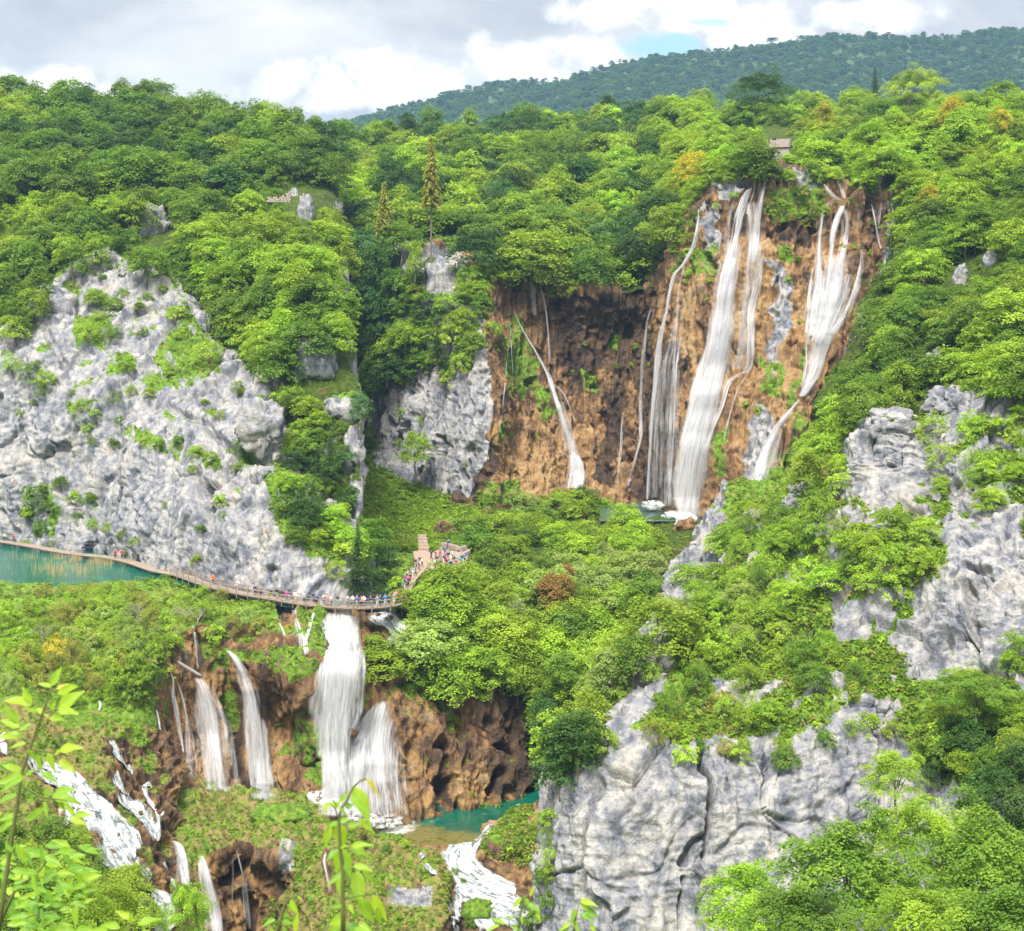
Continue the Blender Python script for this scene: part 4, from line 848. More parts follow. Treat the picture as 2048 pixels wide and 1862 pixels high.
# single trees that stand out
def one(px, py, wpx, hpx, kind, tone, place, shrub=False, D=None):
    hit = surf(px, py + 0.35 * hpx); d = D or ((hit[0].y if hit else 200) - (9 if hpx > 45 else 0))
    plant(px, py, hpx * d / F, kind, tone, place, shrub, D=d, w=wpx * d / F, lift=0.5)
one(1385,345,75,110,'round','yellow','on the left rim of the big falls'); one(1905,235,70,90,'round','yellow','beside the yellow patch on the right plateau'); one(1650,245,60,90,'tall','yellow','behind the small hut')
one(1110,1190,90,110,'round','orange','in the middle of the wooded bank'); one(1135,1150,40,50,'tall','orange','topping the wooded bank'); one(2000,250,60,80,'round','yellow','at the right edge of the plateau')
one(1860,400,50,70,'round','yellow','high on the right hillside'); one(110,1290,50,50,'shrub','yellow','in the scrub under the lake', True); one(575,1262,28,34,'tuft','yellow','beside the narrow falls left of the great cascade', True)
one(830,905,75,85,'round','bright green','alone in the grassy gully'); one(715,1100,60,110,'conifer','dark green','at the foot of the spur'); one(660,900,40,70,'conifer','dark green','on the flank of the spur')
one(1750,178,36,90,'conifer','dark green','rising above the right plateau'); one(1820,190,110,110,'near','bright green','the tallest round one on the right plateau'); one(1515,200,120,120,'near','dark green','against the mountain left of the hut')
one(768,460,56,190,'tallpine','olive green','above the gully'); one(862,400,66,250,'tallpine','olive green','above the grey rock'); one(830,520,50,80,'tall','yellow green','on the rim above the grey rock'); one(875,690,44,60,'conifer','dark green','on the grey rock face')
for px, py, w_, h_, t in ((745,1300,80,70,'bright green'), (770,1330,150,90,'bright green'), (850,1290,140,110,'pale green'), (900,1380,130,110,'bright green'), (830,1400,90,120,'green'), (960,1340,130,100,'bright green'), (1040,1330,120,110,'bright green'), (890,1450,60,70,'green'), (1000,1270,120,100,'yellow green')):
    one(px, py, w_, h_, 'wide', t, 'overhanging the lower brown wall', D=226 if px < 940 else 233)
for px, py, w_, h_, t in ((1092,1440,90,120,'dark green'), (1098,1510,70,90,'dark green'), (1130,1350,100,100,'green')): one(px, py, w_, h_, 'round', t, 'shading the brown wall end', D=226)
for px, py, w_, h_, t in ((1532,318,44,32,'bright green'), (1575,322,44,30,'yellow green'), (1615,305,50,50,'bright green'), (1500,300,50,50,'bright green')): one(px, py, w_, h_, 'round', t, 'round the small hut', D=368)
# big near trees along the bottom edge
for px, py, w_, h_, t, D in ((1500,1840,240,230,'bright green',118),(1700,1800,330,330,'green',108),(1830,1740,260,300,'bright green',114),(1960,1770,300,330,'green',104),(2060,1720,260,340,'dark green',110),(1610,1880,260,220,'green',100),
                             (1840,1900,300,260,'bright green',95),(2030,1920,300,300,'green',92),(1790,1560,130,130,'yellow green',150),(1950,1400,150,120,'green',168),(1300,1960,200,170,'green',110),
                             (195,1850,190,190,'bright green',128),(110,1860,220,230,'bright green',120),(368,1835,96,150,'yellow green',132),(20,1800,190,230,'green',118),(250,1930,130,110,'green',125)):
    one(px, py, w_, h_, 'near', t, 'in the near lower right wood' if px > 1200 else 'by the lower left cascade', D=D)

trees = sorted([a for a in ALL if not a['shrub']], key=lambda a: -a['size']); shrubs = sorted([a for a in ALL if a['shrub']], key=lambda a: -a['size'])
print('trees', len(trees), 'shrubs', len(shrubs))
def row_label(items, noun):
    byp = {}
    for a in items: byp.setdefault(a['place'], []).append(a)
    for pl, L in byp.items():
        L.sort(key=lambda a: a['py']); n_row = max(1, int(round(math.sqrt(len(L) / 2.0)))); per = math.ceil(len(L) / n_row)
        for r_ in range(n_row):
            R_ = sorted(L[r_ * per:(r_ + 1) * per], key=lambda a: a['px'])
            for i, a in enumerate(R_):
                nm = {'conifer': 'spruce', 'tallpine': 'bare stemmed pine'}.get(a['kind'], noun)
                s = '%s %s %s' % (a['tone'], nm, pl)
                if len(L) > 1: s += ', %s from left' % (ORD[i] if i < 20 else 'number %d' % (i + 1))
                if n_row > 1: s += ', %s row down' % ORD[r_]
                a['label'] = s
def build_plant(a):
    pr = PROTO[a['kind']]; cm, tm, _ = pr[int(a['rz'] * 997) % len(pr)]
    con = a['kind'] in ('conifer', 'tallpine'); nm = 'shrub' if a['shrub'] else ('conifer' if con else 'broadleaf_tree')
    e = empty(nm, a['base'], a['rz'])
    sxy = a['w'] / (0.82 if a['kind'] not in ('shrub', 'airy', 'tuft', 'conifer', 'tallpine') else (1.3 if not con else 0.4)); s = (sxy, sxy, a['h'])
    tag(e, a['label'], 'shrub' if a['shrub'] else 'tree', ('shrubs ' if a['shrub'] else 'trees ') + a['place'])
    c = bpy.data.objects.new('crown' if not a['shrub'] else 'foliage', cm); col.objects.link(c); c.parent = e; c.scale = s; c.color = (*a['col'], 1)
    t = bpy.data.objects.new('trunk' if not a['shrub'] else 'stem', tm); col.objects.link(t); t.parent = e; t.scale = s
single_t, rest_t = trees[:300], trees[300:]; single_s, rest_s = shrubs[:300], shrubs[300:]
row_label(single_t, 'tree'); row_label(single_s, 'shrub')
for a in single_t + single_s: build_plant(a)
def mass(name, L, label, cat):
    kinds = ['round', 'tall', 'wide', 'shrub', 'airy', 'near', 'conifer', 'tallpine', 'tuft']; off = {}; k = 0
    for kd in kinds: off[kd] = k; k += len(PROTO[kd])
    sc_ = []
    for a in L:
        w_ = a['w'] / (0.82 if a['kind'] not in ('shrub', 'airy', 'tuft', 'conifer', 'tallpine') else (1.3 if 'ine' not in a['kind'] and 'con' not in a['kind'] else 0.4)); sc_.append((w_, w_, a['h']))
    scatter(name, kinds, [a['base'] for a in L], sc_, [(0, 0, a['rz']) for a in L], np.array([a['col'] for a in L]),
            [off[a['kind']] + int(a['rz'] * 997) % len(PROTO[a['kind']]) for a in L], label, cat)
if rest_t: mass('forest', rest_t, 'distant green forest trees merging over the plateau and hillsides', 'forest')
if rest_s: mass('undergrowth', rest_s, 'small green bushes between the trees and on the cliffs', 'undergrowth')
# forest of the far mountain
ms = [s for s in SHEETS if s['name'] == 'mountain'][0]
mp, mx, my = ms['p'], ms['x'], ms['y']
Gm = mp[(my < 420) & (my > 20) & (mx > 600) & (mx < 2250)]
rr = np.random.default_rng(11); pts = []
if len(Gm):
    base_i = rr.integers(0, len(Gm), 40000); pts = Gm[base_i] + rr.uniform(-9, 9, (40000, 3)) * [1, 1, 0.2]; pts[:, 2] -= 2
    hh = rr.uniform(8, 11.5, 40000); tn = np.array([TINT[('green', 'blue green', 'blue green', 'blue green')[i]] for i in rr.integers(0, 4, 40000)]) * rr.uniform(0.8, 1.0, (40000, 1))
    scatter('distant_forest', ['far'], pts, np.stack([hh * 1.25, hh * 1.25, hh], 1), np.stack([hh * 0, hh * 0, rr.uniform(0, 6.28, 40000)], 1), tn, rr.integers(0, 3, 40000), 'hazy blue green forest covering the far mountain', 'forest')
# ------------------------------------------------------------------ still water
def water_mat(name, deep, shallow=None, rip=0.5, rough=0.06):
    m, n = new_mat(name); co = n.new('ShaderNodeTexCoord').outputs['Object']
    f = n.noise(co, 0.12, 5, 0.6, 0.6); c = n.ramp(f, [(0.35, deep), (0.65, tuple(x * 1.5 for x in deep))])
    if shallow:
        # the shallow bed of tufa shows through on the near side of the pool, deep water lies under the wall
        sp = n.new('ShaderNodeSeparateXYZ', Vector=co)
        k = n.math('ADD', n.math('SUBTRACT', sp.outputs[1], 211.5), n.math('MULTIPLY', n.math('ADD', sp.outputs[0], 10.0), 0.6))
        k = n.math('ADD', k, n.math('MULTIPLY', n.math('SUBTRACT', n.noise(co, 0.22, 6, 0.65, 0.5), 0.5), 12.0))
        bed = n.ramp(n.noise(co, 0.9, 6, 0.65, 0.4), [(0.35, (0.07, 0.085, 0.02)), (0.5, shallow), (0.68, (0.05, 0.14, 0.085))])
        c = n.mix(n.step(k, -1.5, 2.5), bed, c)
        # foam where the great cascade lands
        dx = n.math('DIVIDE', n.math('ADD', sp.outputs[0], 23.0), 9.5); dy = n.math('DIVIDE', n.math('SUBTRACT', sp.outputs[1], 213.5), 5.0)
        fr = n.math('SQRT', n.math('ADD', n.math('MULTIPLY', dx, dx), n.math('MULTIPLY', dy, dy)))
        fo = n.step(n.math('ADD', fr, n.math('MULTIPLY', n.math('SUBTRACT', n.noise(co, 0.5, 7, 0.7, 0.6), 0.5), 1.6)), 1.15, 0.8)
        c = n.mix(fo, c, (0.72, 0.74, 0.74))
        fl = n.math('MULTIPLY', n.step(n.noise(n.vmul(co, (0.6, 1.6, 1)), 0.8, 6, 0.75, 1.5), 0.64, 0.70), 0.7)
        c = n.mix(fl, c, (0.55, 0.66, 0.62))
    b = n.new('ShaderNodeBsdfPrincipled', Base__Color=c, Roughness=rough); b.inputs['IOR'].default_value = 1.33
    bm = n.new('ShaderNodeBump', Strength=rip, Distance=0.12, Height=n.math('ADD', n.noise(n.vmul(co, (1, 0.6, 1)), 1.3, 5, 0.6, 0.5), n.math('MULTIPLY', n.noise(co, 0.3, 3), 1.5)))
    n.l.new(bm.outputs[0], b.inputs['Normal']); n.l.new(b.outputs[0], n.new('ShaderNodeOutputMaterial').inputs[0]); return m
def pxpoly(pts): return [((px - 1024) / F * D, D) for px, D in pts]
LAKE = CZ - 44.0; WATER = []
flat('lake', pxpoly([(-260, 320), (0, 305), (200, 296), (400, 268), (600, 243), (700, 240), (790, 239), (800, 233), (700, 229.6), (570, 230.5), (545, 234), (480, 239), (370, 250), (280, 249), (0, 243), (-260, 243)]), LAKE,
     water_mat('lake_water', (0.004, 0.095, 0.062)))
flat('lower_pool', pxpoly([(540, 219), (600, 224), (900, 230), (1180, 233), (1180, 203.4), (1000, 204.2), (860, 204.4), (700, 205), (560, 207)]), CZ - 71.0, water_mat('pool_water', (0.004, 0.085, 0.055), (0.19, 0.15, 0.035)))
flat('upper_pool', pxpoly([(1200, 352), (1400, 350), (1400, 318), (1200, 318)]), CZ - 42.8, water_mat('upper_pool_water', (0.055, 0.11, 0.10)))
flat('bottom_pool', pxpoly([(640, 197), (905, 197), (905, 178), (640, 178)]), CZ - 76.2, water_mat('bottom_pool_water', (0.05, 0.10, 0.05)))

# ------------------------------------------------------------------ falling water
def fall_mat(name, dens, soft):
    m, n = new_mat(name)
    ac = n.new('ShaderNodeAttribute', _attribute_name='ac').outputs['Fac']; al = n.new('ShaderNodeAttribute', _attribute_name='al').outputs['Fac']
    ed = n.new('ShaderNodeAttribute', _attribute_name='edge').outputs['Fac']; sd_ = n.new('ShaderNodeAttribute', _attribute_name='seed').outputs['Fac']
    v = n.new('ShaderNodeCombineXYZ', X=n.math('MULTIPLY', ac, 1.8), Y=n.math('MULTIPLY', al, 0.075), Z=sd_).outputs[0]
    v2 = n.new('ShaderNodeCombineXYZ', X=n.math('MULTIPLY', ac, 4.2), Y=n.math('MULTIPLY', al, 0.30), Z=sd_).outputs[0]
    f = n.math('ADD', n.math('MULTIPLY', n.noise(v, 1.0, 6, 0.68, 0.35), 0.6), n.math('MULTIPLY', n.noise(v2, 1.0, 5, 0.7, 0.5), 0.4))
    e = n.math('MULTIPLY', n.math('POWER', ed, 2.5), 0.42)
    a = n.step(n.math('SUBTRACT', n.math('ADD', f, dens), e), 0.5 - soft, 0.5 + soft)
    a = n.math('MULTIPLY', a, n.step(ed, 1.0, 0.3))
    c = n.ramp(f, [(0.36, (0.34, 0.36, 0.41)), (0.44, (0.64, 0.65, 0.69)), (0.53, (0.86, 0.86, 0.88))])  # bluish lows: tinted shadows between the streaks put into the colour
    d = n.new('ShaderNodeBsdfPrincipled', Base__Color=c, Roughness=0.5); d.inputs['Specular IOR Level'].default_value = 0.2
    bm = n.new('ShaderNodeBump', Strength=0.6, Distance=0.5, Height=f); n.l.new(bm.outputs[0], d.inputs['Normal'])
    t = n.new('ShaderNodeBsdfTranslucent', Color=(0.55, 0.57, 0.6, 1)); mx = n.new('ShaderNodeMixShader', Fac=0.35)
    n.l.new(d.outputs[0], mx.inputs[1]); n.l.new(t.outputs[0], mx.inputs[2])
    tr = n.new('ShaderNodeBsdfTransparent'); mm = n.new('ShaderNodeMixShader', Fac=a); n.l.new(tr.outputs[0], mm.inputs[1]); n.l.new(mx.outputs[0], mm.inputs[2])
    n.l.new(mm.outputs[0], n.new('ShaderNodeOutputMaterial').inputs[0]); return m
def foam_mat():
    m, n = new_mat('foaming_water')
    ac = n.new('ShaderNodeAttribute', _attribute_name='ac').outputs['Fac']; al = n.new('ShaderNodeAttribute', _attribute_name='al').outputs['Fac']; ed = n.new('ShaderNodeAttribute', _attribute_name='edge').outputs['Fac']
    v = n.new('ShaderNodeCombineXYZ', X=ac, Y=n.math('MULTIPLY', al, 0.42), Z=0.0).outputs[0]
    f = n.math('ADD', n.math('MULTIPLY', n.noise(v, 0.8, 7, 0.72, 0.8), 0.55), n.math('MULTIPLY', n.noise(n.vmul(v, (1.0, 0.45, 1)), 2.6, 6, 0.72, 0.4), 0.45))
    a = n.step(n.math('SUBTRACT', n.math('ADD', f, 0.10), n.math('MULTIPLY', n.math('POWER', ed, 2.5), 0.22)), 0.35, 0.56)
    c = n.ramp(f, [(0.42, (0.11, 0.15, 0.14)), (0.48, (0.40, 0.44, 0.45)), (0.56, (0.76, 0.77, 0.78))])  # darker lows: shading between the foam put into the colour, plus some bed
    d = n.new('ShaderNodeBsdfPrincipled', Base__Color=c, Roughness=0.5); bm = n.new('ShaderNodeBump', Strength=1.0, Distance=0.6, Height=f); n.l.new(bm.outputs[0], d.inputs['Normal'])
    tr = n.new('ShaderNodeBsdfTransparent'); mm = n.new('ShaderNodeMixShader', Fac=a); n.l.new(tr.outputs[0], mm.inputs[1]); n.l.new(d.outputs[0], mm.inputs[2])
    n.l.new(mm.outputs[0], n.new('ShaderNodeOutputMaterial').inputs[0]); return m
FM = {'foam': foam_mat(), 'dense': fall_mat('white_water', 0.0, 0.20), 'mid': fall_mat('falling_water', -0.065, 0.24), 'veil': fall_mat('thin_water', -0.15, 0.32)}
def waterfall(*a, **k):
    WIDEV[0] = 1.2 if k.get('group') == G3 else (1.15 if k.get('group', '').startswith('streams') else 1.0)
    return waterfall_(*a, **k)
WIDEV = [1.0]
G1 = 'falls of the high wall'; G2 = 'falls under the boardwalk'; G3 = 'cascades at lower left'
def waterfall_(label, strands, k=2.291, ox=1250, oy=300, name='waterfall', cat='waterfall', group=None, free=True):
    WIDE = WIDEV[0]; Vs, Fs, AC, AL, ED, SD, MI = [], [], [], [], [], [], []; b = 0; kinds = ['dense', 'mid', 'veil', 'foam']
    for si, st in enumerate(strands):
        kd, pts = st[0], np.array(st[1:], float)
        pts = pts / k; pts[:, 0] += ox; pts[:, 1] += oy
        ln = np.concatenate([[0], np.cumsum(np.linalg.norm(np.diff(pts[:, :2], axis=0), axis=1))]); nn = max(6, int(ln[-1] / 5)); s_ = np.linspace(0, ln[-1], nn)
        t_ = np.interp(s_, ln, np.arange(len(ln))); q = cr(pts, t_); q[:, 2] = np.maximum(q[:, 2], 1.5)
        for q_ in q: WATER.append((q_[0], q_[1], q_[2]))
        D = []
        for (px, py, wd) in q:
            ds = [h[0].y for h in (surf(px - wd * .33, py), surf(px, py), surf(px + wd * .33, py)) if h]
            D.append(min(ds) if ds else (D[-1] if D else 215.0))
        D = np.array(D)
        if free:
            D = np.minimum.accumulate(np.clip(D, np.median(D) - 22, np.median(D) + 22))
        D = np.convolve(np.pad(D, 2, 'edge'), np.ones(5) / 5, 'valid') - (0.55 if free else 0.75)
        if free: D = np.minimum.accumulate(D)
        wm = float(np.median(q[:, 2] / F * D)); rs = np.random.default_rng(int(si * 13 + len(label) * 7 + pts[0, 0]))
        kf = 'veil' if kd == 'veil' else 'mid'
        if not free: kf = 'foam'
        ribs = [(0.0, 1.0, 0.0, 1.0, kd if free else 'foam', 11)] + ([(0.0, 0.62, 0.0, 1.0, 'dense' if free else 'foam', 9)] if kd == 'dense' else [])
        nfil = int(np.clip(wm * {'dense': 2.4, 'mid': 2.0, 'veil': 1.3}[kd], 2, 16))
        for f_ in range(nfil):
            u0 = np.clip(rs.normal() * 0.42, -0.8, 0.8); ribs.append((u0, rs.uniform(0.2, 0.5), rs.uniform(0, 0.25) * (rs.random() < 0.6), 1 - rs.uniform(0, 0.3) * (rs.random() < 0.5), 'dense' if (free and kd != 'veil' and rs.random() < 0.35) else kf, 5))
        for L, (u0, uw, ta, tb, kk, na) in enumerate(ribs):
            i0, i1 = int(ta * nn), max(int(ta * nn) + 4, int(tb * nn)); i1 = min(i1, nn); i0 = min(i0, i1 - 4); m_n = i1 - i0
            u = np.linspace(-1, 1, na); seed = si * 7.3 + L * 3.7 + len(label)
            W = q[:, 2] / F * D * 0.5 * 1.12; G = np.zeros((m_n, na, 3)); uu = np.zeros((m_n, na))
            for r_i, i in enumerate(range(i0, i1)):
                wob = 0.10 * math.sin(i * 0.11 + seed) + 0.05 * math.sin(i * 0.31 + seed * 2)
                ul = u0 + wob * (1 if L else 0.3) + u * uw * (1 + 0.1 * math.sin(i * 0.23 + seed * 3)); uu[r_i] = ul
                bul = 0.25 * W[i] * (1 - np.minimum(ul ** 2, 1)) + (0.1 + 0.03 * L) + 0.08 * np.sin(ul * 5 + i * 0.23 + seed)
                dd = D[i] - bul; px = q[i, 0] + ul * q[i, 2] * 0.6 * WIDE
                G[r_i, :, 0] = (px - 1024) / F * dd; G[r_i, :, 1] = dd; G[r_i, :, 2] = CZ + (HZ - q[i, 1]) / F * dd
            if not free:      # water running over ground: as wide across its own course, lying on the bed
                cen = np.array([P(q[i, 0], q[i, 1], D[i] + 0.5) for i in range(i0, i1)]); tg = np.gradient(cen, axis=0); tg[:, 2] = 0
                tg = np.array([np.convolve(np.pad(tg[:, a_], 3, 'edge'), np.ones(7) / 7, 'valid') for a_ in range(3)]).T; tg /= np.linalg.norm(tg, axis=1)[:, None] + 1e-6
                cr_ = np.stack([tg[:, 1], -tg[:, 0], 0 * tg[:, 0]], 1)
                for r_i in range(m_n):
                    hw = q[i0 + r_i, 2] / F * D[i0 + r_i] * 0.55 * WIDE
                    for c_i in range(na):
                        v_ = cen[r_i] + cr_[r_i] * uu[r_i, c_i] * hw; h_ = BVH.ray_cast(Vector((v_[0], v_[1], cen[r_i, 2] + 1.6)), Vector((0, 0, -1)), 4.5)
                        v_[2] = max(h_[0].z + 0.12, cen[r_i, 2] - 1.1) + 0.02 * L if h_[0] is not None else cen[r_i, 2] - 0.2
                        G[r_i, c_i] = v_
                G[1:-1, :, 2] = (G[:-2, :, 2] + 2 * G[1:-1, :, 2] + G[2:, :, 2]) / 4 + 0.30; G[:, 1:-1, 2] = (G[:, :-2, 2] + 2 * G[:, 1:-1, 2] + G[:, 2:, 2]) / 4
            al = np.concatenate([[0], np.cumsum(np.linalg.norm(np.diff(G[:, na // 2], axis=0), axis=1))])
            Vs.append(G.reshape(-1, 3)); idx = np.arange(m_n * na).reshape(m_n, na) + b
            Fs.append(np.stack([idx[:-1, :-1], idx[1:, :-1], idx[1:, 1:], idx[:-1, 1:]], -1).reshape(-1, 4)); b += m_n * na
            AC.append((uu * W[i0:i1, None]).ravel()); AL.append(np.repeat(al + i0 * 0.4, na)); SD.append(np.full(m_n * na, seed))
            endf = np.clip(1 - np.minimum(al, al[-1] - al) / (0.9 if L < 2 else 2.2), 0, 1)[:, None] * 0.95
            ED.append(np.maximum(np.abs(u)[None], endf).ravel()); MI += [kinds.index(kk)] * len(Fs[-1])
    o = mesh_obj(name, np.concatenate(Vs), np.concatenate(Fs), [FM[x] for x in kinds], smooth=True, matidx=MI,
                 attrs=dict(ac=np.concatenate(AC), al=np.concatenate(AL), edge=np.concatenate(ED), seed=np.concatenate(SD)))
    return tag(o, label, cat, group)
Z4 = dict(k=2.291, ox=650, oy=450); Z6 = dict(k=2.769, ox=0, oy=1200); Z7 = dict(k=2.574, ox=500, oy=1150)
waterfall('broad main waterfall leaning left down the high orange wall', [
    ('dense', (580,168,12), (556,210,38), (530,300,52), (512,400,42), (490,500,55), (468,620,78), (452,760,88), (432,880,104), (405,1000,118), (365,1150,128), (328,1300,132), (300,1450,128), (288,1600,116), (288,1715,84)),
    ('mid', (598,130,8), (590,190,10), (575,240,16), (556,300,20)), ('veil', (500,420,90), (470,620,110), (440,860,140), (400,1040,150), (330,1400,150), (290,1690,130)),
    ('mid', (408,985,14), (370,1060,22), (330,1160,30), (300,1280,40), (275,1420,40)), ('mid', (560,1010,50), (480,1060,40), (440,1180,36), (400,1280,36), (360,1400,30))], group=G1)
waterfall('fine spreading strands just right of the broad main waterfall', [
    ('mid', (646,126,16), (630,190,26), (612,260,50), (600,340,60), (592,420,62), (580,520,70)), ('veil', (575,230,60), (590,400,95), (575,600,100), (555,760,90), (545,900,90), (520,1010,90)),
    ('mid', (632,470,10), (612,600,34), (585,720,44), (578,860,46), (575,980,44), (545,1030,44)), ('mid', (560,1030,20), (520,1090,14), (495,1160,12), (468,1260,12), (452,1340,9))], group=G1)
waterfall('thin veil fall left of the broad main waterfall, below the grey overhang', [('veil', (502,222,8), (480,290,30), (470,380,40), (465,500,50), (455,600,50))], group=G1)
waterfall('stepped slender waterfall down the left corner of the high wall', [
    ('dense', (338,262,8), (336,330,22), (318,420,30), (292,480,34), (262,530,30), (226,572,26), (206,650,22), (190,740,26), (166,840,34), (148,960,38), (134,1100,34), (122,1240,28), (112,1400,24), (102,1610,20)),
    ('veil', (275,530,20), (250,620,28), (238,740,34), (228,860,50), (214,1000,70), (205,1200,85), (198,1400,90), (192,1640,90)), ('veil', (170,900,40), (150,1100,60), (140,1300,60), (130,1600,60)),
    ('mid', (264,830,8), (244,930,16), (234,1060,18), (226,1240,18), (214,1440,18), (205,1600,16))], group=G1)
waterfall('long thread of water between the slender waterfall and the dark wall', [
    ('mid', (1497,370,6), (1476,450,14), (1464,560,20), (1452,700,22), (1446,850,24), (1446,965,26), (1428,1050,24), (1405,1130,20), (1384,1205,20))], group=G1, **Z4)
waterfall('branching waterfall with many lacy strands on the right of the high wall', [
    ('mid', (946,95,6), (968,130,14), (992,180,28), (1008,230,26)), ('mid', (908,148,8), (930,180,26), (955,212,44), (985,235,56)),
    ('mid', (950,235,40), (912,270,28), (896,350,34), (888,460,44), (884,600,58), (866,720,60), (848,860,56)), ('dense', (1000,250,46), (970,310,44), (952,380,36), (944,470,26), (938,560,30), (925,680,52), (905,790,70), (872,880,80)),
    ('mid', (1010,262,34), (1018,340,36), (1008,430,40), (990,560,52), (972,690,60), (940,800,70)), ('mid', (1086,446,12), (1084,520,26), (1070,610,34), (1040,700,46), (995,780,54), (950,850,50)),
    ('dense', (940,840,50), (905,940,48), (880,1020,56), (845,1080,62), (805,1135,44)), ('mid', (835,870,34), (830,980,24), (818,1070,24), (802,1138,20)), ('veil', (985,470,180), (965,640,190), (930,780,180), (890,900,140)), ('mid', (975,560,60), (945,680,110), (915,790,120), (880,900,100), (850,1010,74), (820,1120,44)), ('mid', (1030,560,40), (1000,680,60), (955,800,70), (915,900,60)), ('mid', (890,500,50), (875,640,70), (850,790,60), (835,900,40))], group=G1)
waterfall('bright lowest leap of the branching waterfall beside the wooded slope', [('dense', (802,1138,10), (780,1165,18), (745,1205,34), (705,1260,52), (665,1330,66), (635,1410,80), (612,1490,84), (596,1580,80)), ('veil', (712,1290,40), (690,1380,60), (670,1470,60))], group=G1)
waterfall('pair of short falls at the right end of the high wall', [('mid', (1128,236,10), (1140,290,20), (1152,350,26), (1164,410,28), (1176,460,16)), ('mid', (1172,228,10), (1168,290,14), (1160,370,14))], group=G1)
waterfall('tiny veil fall left of the pair of short falls', [('veil', (1074,262,10), (1070,320,18), (1066,370,18))], group=G1)
waterfall('small trickle half hidden by trees right of the pair of short falls', [('mid', (1220,238,10), (1228,310,12), (1224,390,9))], group=G1)
waterfall('white splash among trees under the pair of short falls', [('mid', (1192,470,14), (1186,520,26), (1188,565,20))], group=G1)
waterfall('diagonal waterfall crossing the brown wall above the wooded bank', [
    ('dense', (866,384,8), (886,440,10), (920,505,12), (960,570,14), (994,630,22), (1024,690,28), (1050,770,30), (1078,850,32), (1104,930,32), (1128,1000,34), (1146,1080,44), (1156,1150,56), (1150,1215,60)), ('mid', (1046,726,14), (1084,760,14), (1112,810,12), (1136,870,11), (1146,915,7)),
    ('mid', (1140,1040,50), (1150,1120,90), (1135,1215,130)), ('veil', (1070,800,50), (1120,960,70), (1150,1120,110))], group=G1, **Z4)
waterfall('hair thin fall dropping onto the diagonal waterfall', [('mid', (984,266,9), (1004,345,10), (1016,430,12), (1024,530,12), (1030,640,11)), ('veil', (958,268,34), (956,340,34), (962,420,24))], group=G1, **Z4)
waterfall('twin trickles over green moss at the left end of the brown wall', [('mid', (838,428,8), (852,490,10), (836,590,7), (828,700,7), (818,800,9), (812,880,7), (822,930,6)), ('mid', (850,500,6), (856,600,9), (862,680,9))], group=G1, **Z4)
waterfall('short isolated trickle low on the dark brown wall', [('mid', (1371,850,6), (1360,920,12), (1356,1010,14), (1346,1110,13), (1340,1210,9))], group=G1, **Z4)
# under the boardwalk
waterfall('great white cascade under the right end of the boardwalk', [
    ('dense', (478,172,176), (472,260,196), (470,360,206), (470,450,214), (462,560,200), (452,640,188), (440,720,172), (428,800,146), (430,900,116), (438,1000,118), (445,1120,136), (440,1255,170)), ('mid', (470,200,190), (468,500,225), (450,700,200), (440,900,150), (445,1230,180)),
    ('mid', (392,450,40), (362,480,30)), ('dense', (560,640,60), (520,760,90), (480,860,90), (470,980,90))], group=G2, **Z7)
waterfall('fan shaped fall spreading beside the foot of the great white cascade', [
    ('mid', (696,632,40), (680,690,110), (664,760,170), (652,850,220), (650,960,250), (652,1080,270), (662,1180,280), (668,1262,280)), ('mid', (640,700,60), (590,800,110), (560,900,130), (548,1050,140), (550,1250,150)), ('dense', (700,640,30), (650,720,60), (590,800,70), (550,880,80))], group=G2, **Z7)
waterfall('white rapids spilling over pale rock right of the great cascade', [('dense', (600,178,70), (660,205,100), (715,245,90), (760,290,70), (800,340,70), (850,390,60), (890,440,50), (905,490,40)), ('mid', (700,200,100), (780,260,80), (860,350,60), (915,430,36)), ('mid', (720,290,60), (790,370,60), (880,470,50))], group=G2, free=False, **Z7)
waterfall('narrow bright fall between two mossy pillars left of the great cascade', [('dense', (338,172,18), (320,225,26), (300,290,34), (286,350,40), (296,420,50)), ('veil', (395,190,20), (392,260,14), (388,340,14))], group=G2, **Z7)
waterfall('small forked fall at the far left of the boardwalk lip', [('mid', (222,172,46), (232,220,30), (246,275,40), (262,320,40), (275,380,50)), ('dense', (148,235,10), (165,275,20), (185,320,24), (205,335,20)), ('mid', (200,320,30), (240,290,40))], group=G2, **Z7)
waterfall('leaping waterfall arching out over the brown hollow', [('dense', (1252,272,24), (1285,300,46), (1320,350,64), (1350,410,76)), ('mid', (1320,340,60), (1362,430,92), (1392,530,112), (1414,660,130), (1430,800,142), (1446,950,148), (1456,1115,142)), ('veil', (1370,520,120), (1420,760,170), (1450,1110,180)), ('mid', (1400,560,70), (1430,800,100), (1455,1110,110))], group=G2, **Z6)
waterfall('wide hazy waterfall left of the leaping one', [('dense', (978,330,12), (1010,352,34), (1045,374,44), (1085,400,50), (1120,428,54)), ('mid', (1095,420,70), (1132,500,96), (1160,600,120), (1182,720,140), (1198,850,158), (1214,960,166), (1228,1070,160)), ('veil', (1120,450,90), (1170,700,180), (1215,1060,190)),
    ('mid', (1012,205,10), (1022,270,20), (1036,345,24)), ('mid', (1068,130,10), (1080,210,22), (1092,300,28), (1096,400,18))], group=G2, **Z6)
waterfall('narrow double fall at the left of the brown hollow', [('dense', (944,386,10), (960,450,14), (958,520,28), (974,600,36), (990,690,34), (1004,780,26), (1016,860,18)), ('mid', (978,446,16), (1004,520,22), (1024,610,28), (1038,710,26)), ('veil', (1035,640,50), (1045,760,60), (1060,1000,80))], group=G2, **Z6)
waterfall('short fall at the extreme left edge of the brown hollow', [('mid', (860,590,12), (876,650,18), (890,740,22)), ], group=G2, **Z6)
